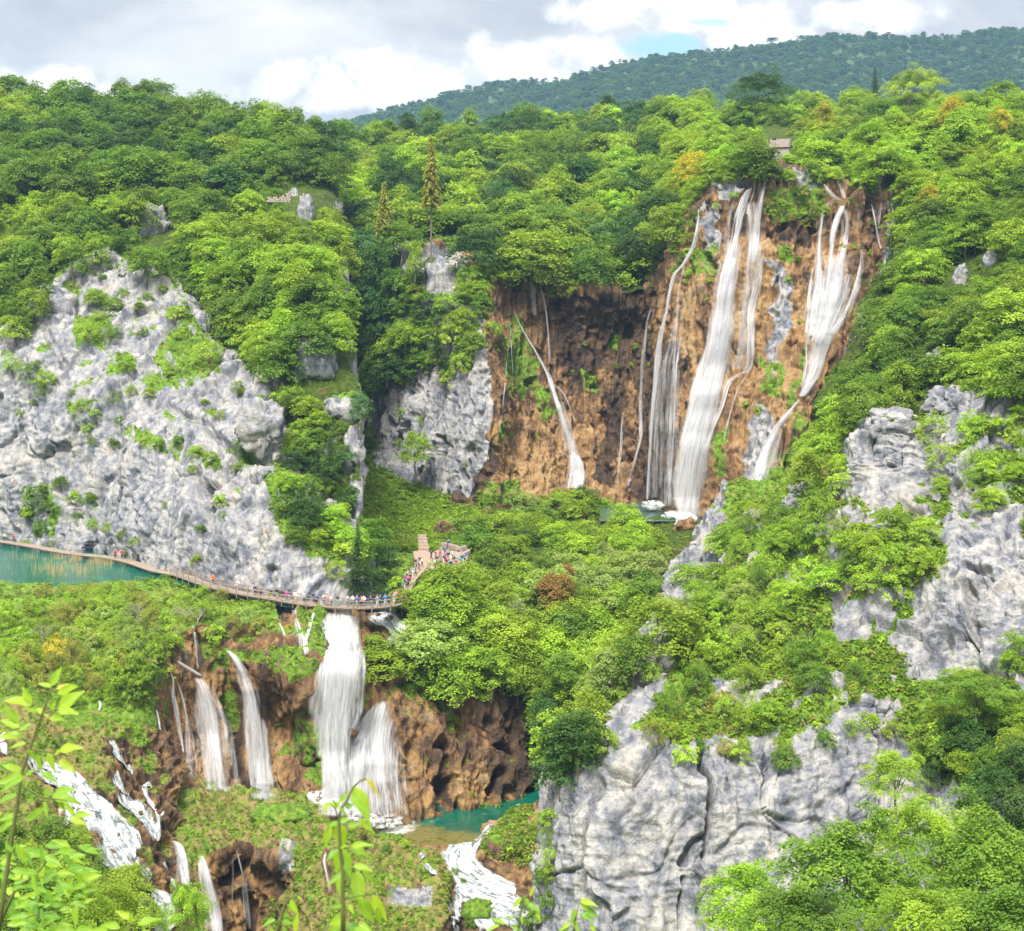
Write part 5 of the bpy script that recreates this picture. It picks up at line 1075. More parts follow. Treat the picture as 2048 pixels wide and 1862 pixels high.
waterfall('two fine threads falling at the dark right end of the brown wall', [('veil', (1460,575,10), (1460,700,12), (1461,850,14), (1462,1000,14)), ('veil', (1503,565,14), (1510,700,14), (1514,850,16), (1516,930,14)), ('veil', (1526,560,10), (1528,700,10))], group=G2, **Z7)
waterfall('slim fall down the mossy mound beside the centre sapling', [('mid', (392,1415,20), (382,1470,26), (396,1540,20), (408,1590,22), (418,1640,28))], group=G3, **Z7)
waterfall('large foaming cascade sweeping down the lower left', [
    ('dense', (168,850,34), (205,935,70), (290,1000,100), (390,1040,120), (480,1110,120), (550,1190,150), (620,1280,180), (660,1370,180)), ('dense', (640,1330,160), (700,1420,120), (770,1480,130), (820,1560,130), (856,1640,130), (880,1720,130), (892,1810,120)),
    ('mid', (400,1080,80), (385,1160,90), (372,1240,60)), ('mid', (470,1120,60), (500,1200,70), (520,1280,70)), ('mid', (700,1470,60), (760,1560,70), (820,1660,80), (860,1780,90)), ('mid', (230,900,40), (330,980,90), (440,1060,110), (560,1160,110)), ('mid', (560,1300,60), (600,1390,110), (640,1440,90))], group=G3, free=False, **Z6)
waterfall('upper step of the smaller cascade, a small white tongue', [('dense', (600,775,20), (640,815,44), (676,862,48), (705,915,30)), ('mid', (700,900,26), (735,965,20))], group=G3, free=False, **Z6)
waterfall('smaller foaming cascade right of the large one', [('dense', (632,955,26), (660,1020,50), (700,1090,76), (750,1150,92), (800,1205,104), (850,1285,84)), ('mid', (846,1008,26), (800,1038,24), (812,1090,28), (850,1150,40), (880,1180,50)), ('dense', (890,1160,40), (840,1210,60), (850,1290,70))], group=G3, free=False, **Z6)
waterfall('short white fall just left of the mossy tongue', [('dense', (938,1325,20), (980,1350,56), (1002,1410,70), (1016,1500,74), (1026,1600,70))], group=G3, **Z6)
waterfall('tall white fall right of the mossy tongue at the bottom', [('dense', (1108,1400,16), (1128,1460,48), (1148,1550,66), (1172,1660,78), (1196,1800,82), (1200,1860,80))], group=G3, **Z6)
waterfall('faint trickles over the dark hollow under the mound', [('mid', (1306,1370,10), (1326,1440,16), (1350,1540,12)), ('veil', (1290,1395,8), (1290,1550,8), (1286,1700,8)), ('veil', (1352,1540,30), (1370,1700,34), (1385,1840,30))], group=G3, **Z6)
waterfall('little white spout high among mossy cushions at left', [('dense', (545,545,14), (556,580,22), (545,622,10))], group=G3, **Z6)
waterfall('thin side stream between the large cascade and the mossy bank', [('mid', (896,1455,16), (930,1500,24), (952,1545,26), (962,1595,22))], group=G3, free=False, **Z6)
waterfall('white water at the left edge beside the sapling', [('dense', (-20,740,60), (8,790,50), (20,850,30))], group=G3, free=False, **Z6)
waterfall('foaming stream running round the foot of the tufa mound', [('dense', (1292,1238,16), (1236,1290,36), (1176,1350,60), (1140,1410,80), (1110,1470,100), (1140,1530,110), (1220,1580,100), (1300,1612,100), (1370,1620,70)), ('mid', (1020,1470,30), (1080,1490,60), (1120,1520,80)), ('mid', (1180,1330,50), (1100,1390,90), (1050,1450,120), (1060,1520,100), (1130,1580,90)), ('mid', (1140,1540,90), (1230,1610,110), (1340,1650,90))], group='streams below the pool', name='stream', cat='stream', free=False, **Z7)
waterfall('broad white stream fanning out at the bottom of the valley', [('dense', (1048,1590,26), (1085,1630,60), (1150,1665,90), (1230,1700,110), (1310,1740,120), (1380,1790,120), (1420,1850,110)), ('dense', (1080,1640,50), (1060,1700,46), (1052,1770,50), (1050,1850,60)), ('mid', (1100,1620,40), (1200,1660,90), (1330,1700,120), (1450,1780,90)), ('mid', (1150,1690,50), (1180,1760,60), (1250,1830,70))], group='streams below the pool', name='stream', cat='stream', free=False, **Z7)
for lab, pts in (('small ripple of white water above the grassy islet', ((872,1440,20), (890,1445,24), (912,1450,16))), ('small ripple of white water below the grassy islet', ((890,1490,20), (930,1520,24), (965,1545,16))), ('thin ripple left of the broad white stream', ((860,1590,14), (880,1606,16), (900,1620,12)))):
    waterfall(lab, [('mid',) + pts], group='streams below the pool', name='stream', cat='stream', free=False, **Z7)

# foam and spray where the falls land
def spray_mat():
    m, n = new_mat('spray'); co = n.new('ShaderNodeTexCoord').outputs['Object']
    f = n.noise(co, 1.6, 6, 0.7); lw = n.new('ShaderNodeLayerWeight', Blend=0.5).outputs['Facing']
    a = n.math('MULTIPLY', n.step(f, 0.38, 0.62), n.step(lw, 0.95, 0.3))
    d = n.new('ShaderNodeBsdfDiffuse', Color=(0.88, 0.89, 0.9, 1)); tr = n.new('ShaderNodeBsdfTransparent')
    mm = n.new('ShaderNodeMixShader', Fac=a); n.l.new(tr.outputs[0], mm.inputs[1]); n.l.new(d.outputs[0], mm.inputs[2]); n.l.new(mm.outputs[0], n.new('ShaderNodeOutputMaterial').inputs[0]); return m
M_SPRAY = spray_mat()
def blob(c, r_, seed, res=18, freq=0.5, amp=0.35):
    u = np.linspace(0, 2 * np.pi, res * 2, endpoint=False); v = np.linspace(0, np.pi, res)
    U, Vv = np.meshgrid(u, v); d = np.stack([np.cos(U) * np.sin(Vv), np.sin(U) * np.sin(Vv), np.cos(Vv)], -1).reshape(-1, 3)
    k = 1 + amp * fbm(d * 1.6 + seed * 5.1, 3); p = d * k[:, None] * np.array(r_) + np.array(c)
    idx = np.arange(res * 2 * res).reshape(res, res * 2); nx = np.roll(idx, -1, 1)
    return p, np.stack([idx[:-1], nx[:-1], nx[1:], idx[1:]], -1).reshape(-1, 4)
def foam(label, pts):
    V, Fq, b = [], [], 0
    for i, (px, py, D, rx, rz) in enumerate(pts):
        p, f = blob(P(px, py, D), (rx, rx * 0.7, rz), i + len(label)); V.append(p); Fq.append(f + b); b += len(p)
    tag(mesh_obj('spray', np.concatenate(V), np.concatenate(Fq), M_SPRAY, smooth=True), label, 'spray', kind='stuff')
foam('white spray at the foot of the great cascade', [(665, 1625, 208.5, 2.6, 1.6), (700, 1632, 208.5, 2.8, 1.4), (735, 1640, 209.5, 2.6, 1.0), (770, 1642, 211, 2.4, 0.8), (640, 1600, 208, 2.0, 1.4)])
foam('thin spray where the broad main waterfall lands', [(1372, 1040, 316, 2.6, 1.8), (1350, 1030, 322, 2.6, 1.0), (1305, 1010, 333, 2.4, 1.0)])

# the ground is wet and bare where water runs over it
for s_ in SHEETS:
    if s_['name'] not in ('cascade_slope', 'mossy_mound', 'stream_bed', 'terrace'): continue
    near = np.full(len(s_['x']), 9.0)
    for (wx_, wy_, ww_) in WATER:
        k_ = np.where((np.abs(s_['x'] - wx_) < ww_ * 1.3 + 14) & (np.abs(s_['y'] - wy_) < ww_ * 0.8 + 14))[0]
        if len(k_): near[k_] = np.minimum(near[k_], np.hypot(s_['x'][k_] - wx_, (s_['y'][k_] - wy_) * 1.2) / (ww_ * 0.6 + 7))
    f_ = np.exp(-near ** 2 / 1.1); me = s_['ob'].data
    for nm_, ch in (('veg', np.clip(s_['veg'], -0.5, 1.5) - 0.55 * f_), ('wet', 0.15 * f_)):
        me.attributes[nm_].data.foreach_set('value', np.asarray(ch, np.float32))
    s_['veg'] = s_['veg'] - 0.55 * f_
# ground cover: low leafy tufts wherever the ground is green
def cover(select, n_, hr, tones, name, label, tallest=1.0, seed=1):
    rr = np.random.default_rng(seed); A = []
    for s in SHEETS:
        if s['name'] in ('mountain', 'near_slope'): continue
        m_ = select(s); q = s['p'][m_]
        if len(q): A.append(np.concatenate([q, np.full((len(q), 1), float(s['ob'].name.startswith('x')))], 1))
    A = np.concatenate(A)[:, :3]; wgt = 1.0 / A[:, 1] ** 2; wgt /= wgt.sum()
    ax, ay = proj(A); ok = np.ones(len(A), bool)
    for (wx_, wy_, ww_) in WATER: ok &= (np.abs(ax - wx_) > ww_ * 0.5 + 2) | (np.abs(ay - wy_) > 9)
    wgt = wgt * ok; wgt /= wgt.sum(); i = rr.choice(len(A), n_, p=wgt); q = A[i] + rr.normal(size=(n_, 3)) * 0.15; h = rr.uniform(hr[0], hr[1], n_); q[:, 2] -= 0.15 * h
    t = np.array([TINT[tones[k]] for k in rr.integers(0, len(tones), n_)]) * rr.uniform(0.8, 1.2, (n_, 1))
    scatter(name, ['tuft'], q, np.stack([h, h, h * 0.8 * tallest], 1), np.stack([rr.normal(size=n_) * .3, rr.normal(size=n_) * .3, rr.uniform(0, 6.28, n_)], 1), t, rr.integers(0, 3, n_), label, 'ground cover')
green = lambda s: (s['veg'] > 0.55) & (s['x'] > -30) & (s['x'] < 2080) & (s['y'] > 480) & (s['y'] < 1890) & ~((s['x'] < 920) & (s['y'] > 1330) & (s['p'][:, 1] < 232))
cover(green, 24000, (0.35, 1.1), ['bright green', 'green', 'green', 'yellow green', 'olive green'], 'ground_cover', 'low green leafy plants covering ledges and slopes')
fine = lambda s: (s['veg'] > 0.5) & (s['x'] > -30) & (s['x'] < 1200) & (s['y'] > 1240) & (s['y'] < 1890) & (s['p'][:, 1] < 232)
cover(fine, 21000, (0.2, 0.6), ['bright green', 'green', 'yellow green', 'bright green', 'olive green'], 'grass', 'tufts of bright green grass and leaves on the mossy mounds', seed=2)
cover(lambda s: (s['veg'] > 0.3) & (s['x'] > 690) & (s['x'] < 960) & (s['y'] > 880) & (s['y'] < 1110) & (s['p'][:, 1] > 285), 5000, (0.7, 1.5), ['bright green', 'yellow green', 'bright green'], 'meadow', 'bright green leafy meadow filling the gully left of the brown wall', seed=3)
# ------------------------------------------------------------------ boardwalk with people
M_WOOD = simple_mat('weathered_wood', (0.33, 0.27, 0.22), 0.85, 0.3, 5, stretch=(1, 1, 1)); M_WOOD2 = simple_mat('grey_brown_rail', (0.26, 0.20, 0.16), 0.85, 0.3, 6)
HB = 43.3
bw = [(-40, 1079.5), (0, 1082), (53, 1090), (139, 1105.6), (213, 1114), (262, 1124), (311, 1140), (360, 1150), (409, 1167), (470, 1183), (544, 1196), (605, 1206), (650, 1211), (695, 1214), (745, 1213.5), (785, 1209), (800, 1200)]
bpts = np.array([P(x, y, HB * F / (y - HZ)) for x, y in bw]); ln = np.concatenate([[0], np.cumsum(np.linalg.norm(np.diff(bpts, axis=0), axis=1))])
def bw_at(s): return cr(bpts, np.array([np.interp(s, ln, np.arange(len(ln)))]))[0]
def bw_frame(s):
    p = bw_at(s); t = bw_at(min(s + 0.5, ln[-1])) - bw_at(max(s - 0.5, 0)); t /= np.linalg.norm(t); return Vector(p), Vector(t), Vector((-t[1], t[0], 0)).normalized()
walk = empty('boardwalk', bpts[8] - [0, 0, 0.8]); tag(walk, 'long curving wooden boardwalk between the turquoise lake and the grey cliff', 'boardwalk'); base = Vector(walk.location)
deck = MB(); s = 0.0; random.seed(3)
while s < ln[-1]:
    p, t, sd_ = bw_frame(s); deck.box(p - base + Vector((0, 0, random.uniform(-.02, .02))), (0.42, 2.1 + random.uniform(-.08, .08), 0.08), math.atan2(t.y, t.x)); s += 0.46
deck.build('deck', M_WOOD, walk)
for sg in (-1, 1):
    bm_ = MB(); bm_.tube([bw_frame(s)[0] - base + bw_frame(s)[2] * sg * 0.8 - Vector((0, 0, 0.18)) for s in np.arange(0, ln[-1], 1.5)], 0.12, 5); bm_.build('beam', M_WOOD2, walk)
s0 = float(np.interp(350, [b[0] for b in bw], ln))
for sg in (-1, 1):
    st = s0 if sg < 0 else s0 + 0.4; posts = []
    while st < ln[-1]:
        p, t, sd_ = bw_frame(st); q = p - base + sd_ * sg * 0.98; posts.append(q); m_ = MB()
        lean = Vector((random.uniform(-.06, .06), random.uniform(-.06, .06), 0)); m_.tube([q + Vector((0, 0, -0.75)), q + lean + Vector((0, 0, 1.08))], 0.085, 6); m_.build('post', M_WOOD2, walk); st += 2.5
    for hgt in (1.0, 0.55):
        m_ = MB(); m_.tube([q + Vector((0, 0, hgt + random.uniform(-.03, .03))) for q in posts], 0.06, 5); m_.build('rail', M_WOOD2, walk)
    if sg > 0:
        m_ = MB()
        for a, b_ in zip(posts[::2], posts[1::2]): m_.tube([a, b_ + Vector((0, 0, 0.5))], 0.045, 4)
        m_.build('brace', M_WOOD2, walk)
for st in np.arange(2, s0, 5.0):
    p, t, sd_ = bw_frame(st)
    m_ = MB(); m_.tube([p - base + sd_ * 0.8 + Vector((0, 0, -0.95)), p - base + sd_ * 0.8], 0.1, 6); m_.build('pile', M_WOOD2, walk)

# people: one continuous body each, hair, jacket, trousers over it
def skin_mesh(name, nodes, edges, mat, sub=1):
    bm = bmesh.new(); ly = bm.verts.layers.skin.verify(); vs = [bm.verts.new(n_[:3]) for n_ in nodes]
    for i, (v_, n_) in enumerate(zip(vs, nodes)):
        r_ = n_[3]; v_[ly].radius = r_ if isinstance(r_, tuple) else (r_, r_); v_[ly].use_root = (i == 0)
    for a_, b_ in edges: bm.edges.new((vs[a_], vs[b_]))
    me = bpy.data.meshes.new(name); bm.to_mesh(me); bm.free(); ob = bpy.data.objects.new(name, me); col.objects.link(ob)
    md = ob.modifiers.new('s', 'SKIN'); md.use_smooth_shade = True
    s2 = ob.modifiers.new('u', 'SUBSURF'); s2.levels = sub; s2.render_levels = sub
    dg = bpy.context.evaluated_depsgraph_get(); ev = ob.evaluated_get(dg); out = bpy.data.meshes.new_from_object(ev); bpy.data.objects.remove(ob); out.materials.clear(); out.materials.append(mat); out.name = name
    return out
M_SKIN = simple_mat('skin', (0.55, 0.34, 0.25), 0.6, 0.05)
def cloth(name):
    m, n = new_mat(name); c = n.new('ShaderNodeObjectInfo').outputs['Color']; b = n.new('ShaderNodeBsdfPrincipled', Base__Color=c, Roughness=0.85)
    n.l.new(b.outputs[0], n.new('ShaderNodeOutputMaterial').inputs[0]); return m
M_CLOTH = cloth('cloth')
def person_proto(pose):
    st = {'stand': 0.0, 'walk': 0.16, 'photo': 0.03, 'lean': 0.02}[pose]
    L = [(-0.09, 0), (0.09, 0)]
    hips = (0, 0, 0.95, (0.13, 0.10)); N = [hips, (0, 0, 1.12, (0.13, 0.095)), (0, 0.01, 1.32, (0.155, 0.10)), (0, 0, 1.46, (0.09, 0.07)), (0, 0, 1.54, 0.05), (0, 0.015, 1.62, (0.075, 0.09)), (0, 0.01, 1.72, (0.07, 0.08))]
    E = [(0, 1), (1, 2), (2, 3), (3, 4), (4, 5), (5, 6)]; legs = {}
    for sgn in (-1, 1):
        b = len(N); f = st * sgn
        N += [(0.09 * sgn, 0, 0.88, 0.085), (0.10 * sgn, f * 0.6 + 0.02, 0.49, 0.058), (0.10 * sgn, f * 1.2 - (0.06 if f < 0 else 0), 0.09 + (0.05 if f < 0 else 0), 0.04), (0.11 * sgn, f * 1.2 + 0.13, 0.03, 0.035)]
        E += [(0, b), (b, b + 1), (b + 1, b + 2), (b + 2, b + 3)]
        b = len(N)
        if pose == 'photo': arm = [(0.20 * sgn, 0, 1.41, 0.05), (0.25 * sgn, 0.06, 1.17, 0.04), (0.08 * sgn, 0.27, 1.33, 0.028), (0.03 * sgn, 0.30, 1.40, 0.03)]
        elif pose == 'lean': arm = [(0.20 * sgn, 0, 1.41, 0.05), (0.27 * sgn, 0.04, 1.15, 0.04), (0.22 * sgn, 0.30, 1.04, 0.028), (0.20 * sgn, 0.38, 1.03, 0.03)]
        else: arm = [(0.20 * sgn, 0, 1.41, 0.05), (0.25 * sgn, -f * 0.8, 1.13, 0.04), (0.25 * sgn, 0.08 - f * 0.9, 0.88, 0.028), (0.25 * sgn, 0.11 - f * 0.9, 0.78, 0.032)]
        N += arm; E += [(2, b), (b, b + 1), (b + 1, b + 2), (b + 2, b + 3)]; legs[sgn] = arm
    body = skin_mesh('person', N, E, M_SKIN)
    g = 0.022
    tn = [(0, 0, 0.93, (0.15, 0.12)), (0, 0, 1.12, (0.155, 0.12)), (0, 0.01, 1.32, (0.18, 0.125)), (0, 0, 1.45, (0.11, 0.085))]; te = [(0, 1), (1, 2), (2, 3)]
    for sgn in (-1, 1):
        b = len(tn); a = legs[sgn]; tn += [(*a[0][:3], 0.07), (*a[1][:3], 0.058), (*[(a[1][i] * .15 + a[2][i] * .85) for i in range(3)], 0.045)]; te += [(2, b), (b, b + 1), (b + 1, b + 2)]
    top = skin_mesh('jacket', tn, te, M_CLOTH)
    pn = [(0, 0, 0.97, (0.145, 0.115))]; pe = []
    for sgn in (-1, 1):
        f = st * sgn; b = len(pn); pn += [(0.09 * sgn, 0, 0.87, 0.102), (0.10 * sgn, f * 0.6 + 0.02, 0.49, 0.078), (0.10 * sgn, f * 1.2 - (0.06 if f < 0 else 0), 0.12, 0.06)]; pe += [(0, b), (b, b + 1), (b + 1, b + 2)]
    pant = skin_mesh('trousers', pn, pe, M_CLOTH)
    hair = skin_mesh('hair', [(0, -0.03, 1.60, 0.07), (0, -0.02, 1.70, (0.088, 0.09)), (0, 0.0, 1.765, (0.07, 0.075))], [(0, 1), (1, 2)], M_CLOTH)
    pack = skin_mesh('backpack', [(0, -0.17, 1.10, (0.13, 0.08)), (0, -0.19, 1.25, (0.14, 0.09)), (0, -0.17, 1.42, (0.11, 0.06))], [(0, 1), (1, 2)], M_CLOTH)
    return dict(body=body, top=top, pant=pant, hair=hair, pack=pack)
PP = {k: person_proto(k) for k in ('stand', 'walk', 'photo', 'lean')}
CL = {'red': (0.60, 0.04, 0.03), 'orange': (0.75, 0.17, 0.03), 'navy blue': (0.03, 0.05, 0.13), 'black': (0.02, 0.02, 0.025), 'white': (0.75, 0.75, 0.75), 'pink': (0.80, 0.05, 0.32), 'salmon': (0.75, 0.28, 0.25), 'bright blue': (0.03, 0.22, 0.60),
      'grey': (0.25, 0.26, 0.28), 'light blue': (0.35, 0.50, 0.68), 'teal': (0.03, 0.42, 0.45), 'cream': (0.68, 0.60, 0.48), 'green': (0.05, 0.35, 0.12), 'yellow': (0.7, 0.5, 0.05), 'denim blue': (0.07, 0.13, 0.26), 'dark grey': (0.06, 0.06, 0.07), 'khaki': (0.36, 0.30, 0.2), 'brown': (0.10, 0.05, 0.03), 'blond': (0.5, 0.36, 0.16)}
def person(loc, pose, rz, top, pants, hair, label, group, h=1.0, pack=None):
    pr = PP[pose]; o = bpy.data.objects.new('person', pr['body']); col.objects.link(o); o.location = loc; o.rotation_euler = (0, 0, rz); o.scale = (h, h, h); tag(o, label, 'person', group)
    for nm, me, c in (('hair', pr['hair'], hair), ('jacket' if top not in ('white', 'cream') else 'shirt', pr['top'], top), ('trousers', pr['pant'], pants)):
        q = bpy.data.objects.new(nm, me); col.objects.link(q); q.parent = o; q.color = (*CL[c], 1)
    if pack:
        q = bpy.data.objects.new('backpack', pr['pack']); col.objects.link(q); q.parent = o; q.color = (*CL[pack], 1)
def bw_from_px(px): return float(np.interp(px, [b[0] for b in bw], ln))
GP = 'visitors on the boardwalk'
WP = [(11, 'walk', 'white', 'dark grey', 0), (29, 'walk', 'orange', 'denim blue', 1), (166, 'stand', 'navy blue', 'denim blue', 0), (233, 'walk', 'red', 'navy blue', 0), (240, 'walk', 'red', 'black', 1), (328, 'photo', 'bright blue', 'khaki', 0), (424, 'walk', 'orange', 'dark grey', 1),
      (512, 'stand', 'navy blue', 'black', 1), (523, 'photo', 'grey', 'black', 0), (553, 'walk', 'black', 'khaki', 0), (576, 'photo', 'pink', 'denim blue', 0), (594, 'lean', 'white', 'cream', 0), (608, 'stand', 'light blue', 'black', 1), (624, 'lean', 'black', 'navy blue', 0), (633, 'photo', 'bright blue', 'black', 1),
      (647, 'photo', 'cream', 'dark grey', 0), (655, 'lean', 'denim blue', 'grey', 1), (657, 'stand', 'salmon', 'khaki', 0), (665, 'photo', 'white', 'denim blue', 0), (676, 'photo', 'black', 'teal', 0), (695, 'photo', 'light blue', 'denim blue', 1), (705, 'lean', 'cream', 'black', 0), (714, 'photo', 'bright blue', 'grey', 1),
      (722, 'stand', 'red', 'black', 0), (727, 'lean', 'white', 'denim blue', 0), (740, 'photo', 'navy blue', 'denim blue', 1), (752, 'lean', 'grey', 'white', 0), (758, 'stand', 'navy blue', 'black', 1), (766, 'photo', 'bright blue', 'light blue', 0), (774, 'stand', 'dark grey', 'black', 1), (784, 'stand', 'grey', 'cream', 0), (792, 'photo', 'salmon', 'navy blue', 0), (797, 'stand', 'red', 'black', 1)]
seen = {}
POSEW = {'stand': 'standing', 'walk': 'walking', 'photo': 'taking pictures', 'lean': 'at the rail'}
for i, (px, pose, tp, pn, pk) in enumerate(WP):
    p, t, sd_ = bw_frame(min(bw_from_px(px), ln[-1] - 0.3)); off = random.uniform(-0.55, 0.35)
    rz = (math.atan2(t.y, t.x) - math.pi / 2 + (math.pi if i % 2 else 0)) if pose == 'walk' else math.pi + random.uniform(-.7, .7)
    where = 'at the far left' if px < 60 else 'beside the lake' if px < 350 else 'where the railing begins' if px < 500 else 'over the left falls lip' if px < 630 else 'over the great cascade' if px < 735 else 'at the crowded right end'
    key = (pose, tp, pn, where); seen[key] = seen.get(key, 0) + 1
    person(p + sd_ * off + Vector((0, 0, 0.04)), pose, rz, tp, pn, ('brown', 'black', 'blond', 'dark grey')[i % 4], 'person in %s top, %s trousers, %s %s' % (tp, pn, POSEW[pose], where), GP, random.uniform(0.95, 1.06), 'black' if pk and i % 3 else ('navy blue' if pk else None))
# lookout terrace with steps, low stone walls and its crowd
M_STONE = simple_mat('stone', (0.36, 0.30, 0.26), 0.9, 0.35, 2.5, bump=0.8); M_PATH = simple_mat('trodden_earth', (0.36, 0.27, 0.21), 0.95, 0.25, 1.2, bump=0.4)
HT = 43.0
def on_t(px, py, up=0.0): return P(px, py, (HT) * F / (py - HZ)) + np.array([0, 0, up])
def slab(name, outline, thick, mat, label, cat, up=0.0, grp=None, kind=None):
    pts = [on_t(x, y, up) for x, y in outline]; nn = len(pts); V = pts + [p - np.array([0, 0, thick]) for p in pts]
    Fc = [tuple(range(nn)), tuple(range(nn, 2 * nn))[::-1]] + [(i, (i + 1) % nn, nn + (i + 1) % nn, nn + i) for i in range(nn)]
    return tag(mesh_obj(name, np.array(V), Fc, mat), label, cat, grp, kind)
slab('terrace', [(845, 1128), (862, 1112), (880, 1104), (905, 1110), (922, 1106), (940, 1104), (935, 1122), (925, 1140), (930, 1155), (900, 1162), (870, 1160), (850, 1150)], 1.0, M_PATH, None, None, 0.55, kind='structure')
slab('path', [(800, 1200), (812, 1165), (822, 1142), (845, 1130), (850, 1146), (832, 1165), (815, 1200)], 0.8, M_PATH, None, None, 0.5, kind='structure')
slab('path', [(826, 1108), (850, 1106), (866, 1112), (846, 1130), (830, 1128)], 0.8, M_PATH, None, None, 0.5, kind='structure')
wl = MB(); pts = [on_t(x, y, 0.5) for x, y in ((880, 1103), (893, 1102), (905, 1106), (920, 1111), (932, 1108))]
for a, b_ in zip(pts[:-1], pts[1:]):
    k = max(2, int(np.linalg.norm(b_ - a) / 0.5))
    for q in range(k):
        for lv_ in range(3):
            c_ = a + (b_ - a) * (q + 0.5 + 0.3 * (lv_ % 2)) / k; wl.box(Vector(c_) + Vector((0, 0, 0.2 + lv_ * 0.36)), (0.5 * random.uniform(.8, 1.1), 0.5, 0.33), random.uniform(-.3, .3))
tag(wl.build('stone_wall', M_STONE), 'low curved stone wall behind the crowd on the lookout terrace', 'wall')
wl = MB(); pts = [on_t(x, y, 0.5) for x, y in ((915, 1128), (926, 1120), (938, 1113))]
for a, b_ in zip(pts[:-1], pts[1:]):
    k = max(2, int(np.linalg.norm(b_ - a) / 0.5))
    for q in range(k):
        for lv_ in range(2):
            c_ = a + (b_ - a) * (q + 0.5) / k; wl.box(Vector(c_) + Vector((0, 0, 0.2 + lv_ * 0.36)), (0.52, 0.45, 0.33), random.uniform(-.3, .3))
tag(wl.build('stone_wall', M_STONE), 'short straight stone parapet at the right side of the lookout terrace', 'wall')
stp = empty('stone_steps', on_t(848, 1106, 0.5)); tag(stp, 'reddish stone steps climbing from the visitors toward the grassy gully', 'steps')
for i in range(5):
    c_ = Vector(on_t(848 - i * 1.6, 1104, 0.5)) + Vector((0, i * 1.05, i * 0.42)) - Vector(stp.location); m_ = MB(); m_.box(c_, (1.9 - 0.08 * i, 1.1, 0.42 + 0.3)); m_.build('step', M_PATH, stp)
crowd = np.random.default_rng(21); GC = 'visitors below the steps'; used = set(); cn = 0
spots = [(898, 1103.5), (896, 1104), (917, 1121)] + [(crowd.uniform(862, 905), crowd.uniform(1118, 1158)) for _ in range(26)] + [(crowd.uniform(900, 932), crowd.uniform(1132, 1152)) for _ in range(10)] + [(crowd.uniform(-6, 6) + 806 + 34 * t, 1190 - 52 * t) for t in np.linspace(0, 1, 20)] + [(812, 1085), (817, 1087), (824, 1090)]
tops = ['white', 'red', 'navy blue', 'teal', 'black', 'light blue', 'grey', 'cream', 'green', 'navy blue', 'bright blue', 'black', 'dark grey', 'white', 'pink']; bots = ['denim blue', 'black', 'khaki', 'navy blue', 'grey', 'cream', 'dark grey']
for i, (px, py) in enumerate(spots):
    tp = tops[int(crowd.integers(len(tops)))]; pn = bots[int(crowd.integers(len(bots)))]; ht = ('brown', 'black', 'blond', 'dark grey')[int(crowd.integers(4))]
    where = 'before the curved wall' if i < 2 else 'by the stone parapet' if i == 2 else 'in the terrace crowd' if i < 29 else 'right of the terrace' if i < 39 else 'in the queue' if i < 59 else 'left of the steps'
    tries = 0
    while (tp, pn, where, ht) in used and tries < 40: tp = tops[int(crowd.integers(len(tops)))]; pn = bots[int(crowd.integers(len(bots)))]; tries += 1
    used.add((tp, pn, where, ht)); pose = ('stand', 'walk', 'photo', 'stand')[int(crowd.integers(4))]
    loc = on_t(px, py, 0.55 if i < 59 else 1.2)
    if i >= 59:
        h_ = surf(px, py); loc = np.array(h_[0]) if h_ else loc
    person(loc, pose, crowd.uniform(0, 6.28), tp, pn, ht, '%s haired person in %s top, %s trousers, %s' % (ht, tp, pn, where), GC, crowd.uniform(0.94, 1.05), 'black' if crowd.random() < 0.3 else None)

# ------------------------------------------------------------------ hut, ruin, boulders, dead wood, reeds
M_SHING = simple_mat('wood_shingles', (0.23, 0.19, 0.17), 0.9, 0.25, 3); M_PLANK = simple_mat('bleached_planks', (0.34, 0.31, 0.28), 0.9, 0.15, 6, stretch=(4, 4, .5)); M_DARK = simple_mat('dark_opening', (0.03, 0.025, 0.02), 0.9, 0.1)
hut = empty('hut', P(1562, 304, 392), math.radians(-18)); tag(hut, 'small weathered wooden hut with shingle roof among trees above the falls', 'hut'); 
Wd, Dp, Hh, Rh = 4.8, 3.8, 1.3, 1.9
v = [(-Wd/2, -Dp/2, -2), (Wd/2, -Dp/2, -2), (Wd/2, Dp/2, -2), (-Wd/2, Dp/2, -2), (-Wd/2, -Dp/2, Hh), (Wd/2, -Dp/2, Hh), (Wd/2, Dp/2, Hh), (-Wd/2, Dp/2, Hh), (-Wd/2, 0, Hh + Rh), (Wd/2, 0, Hh + Rh)]
mesh_obj('wall', np.array(v, float), [(0, 1, 5, 4), (2, 3, 7, 6), (1, 2, 6, 9, 5), (3, 0, 4, 8, 7)], M_PLANK, hut)
rf = MB()
for sg in (-1, 1):
    sl = math.atan2(Rh, Dp / 2); n_r = 7; L_ = math.hypot(Rh, Dp / 2) + 0.55
    for i in range(n_r):
        for j in range(9):
            t = (i + 0.5) / n_r; y = sg * (t * L_) * math.cos(sl); z = Hh + Rh + 0.1 - t * L_ * math.sin(sl)
            rf.box((-Wd / 2 - 0.3 + (j + 0.5) * (Wd + 0.6) / 9, y, z + random.uniform(-.02, .02)), ((Wd + 0.6) / 9 - 0.02, L_ / n_r * 1.18, 0.07), M=Matrix.Rotation(-sg * (sl - 0.06), 3, 'X'))
rf.build('roof', M_SHING, hut)
ch = MB(); ch.box((-1.7, 0, Hh + Rh + 0.15), (1.0, 0.6, 0.4)); ch.build('roof_vent', M_DARK, hut); wn = MB(); wn.box((Wd / 2 + 0.03, 0, 1.5), (0.06, 0.9, 0.9)); wn.build('window', M_DARK, hut)
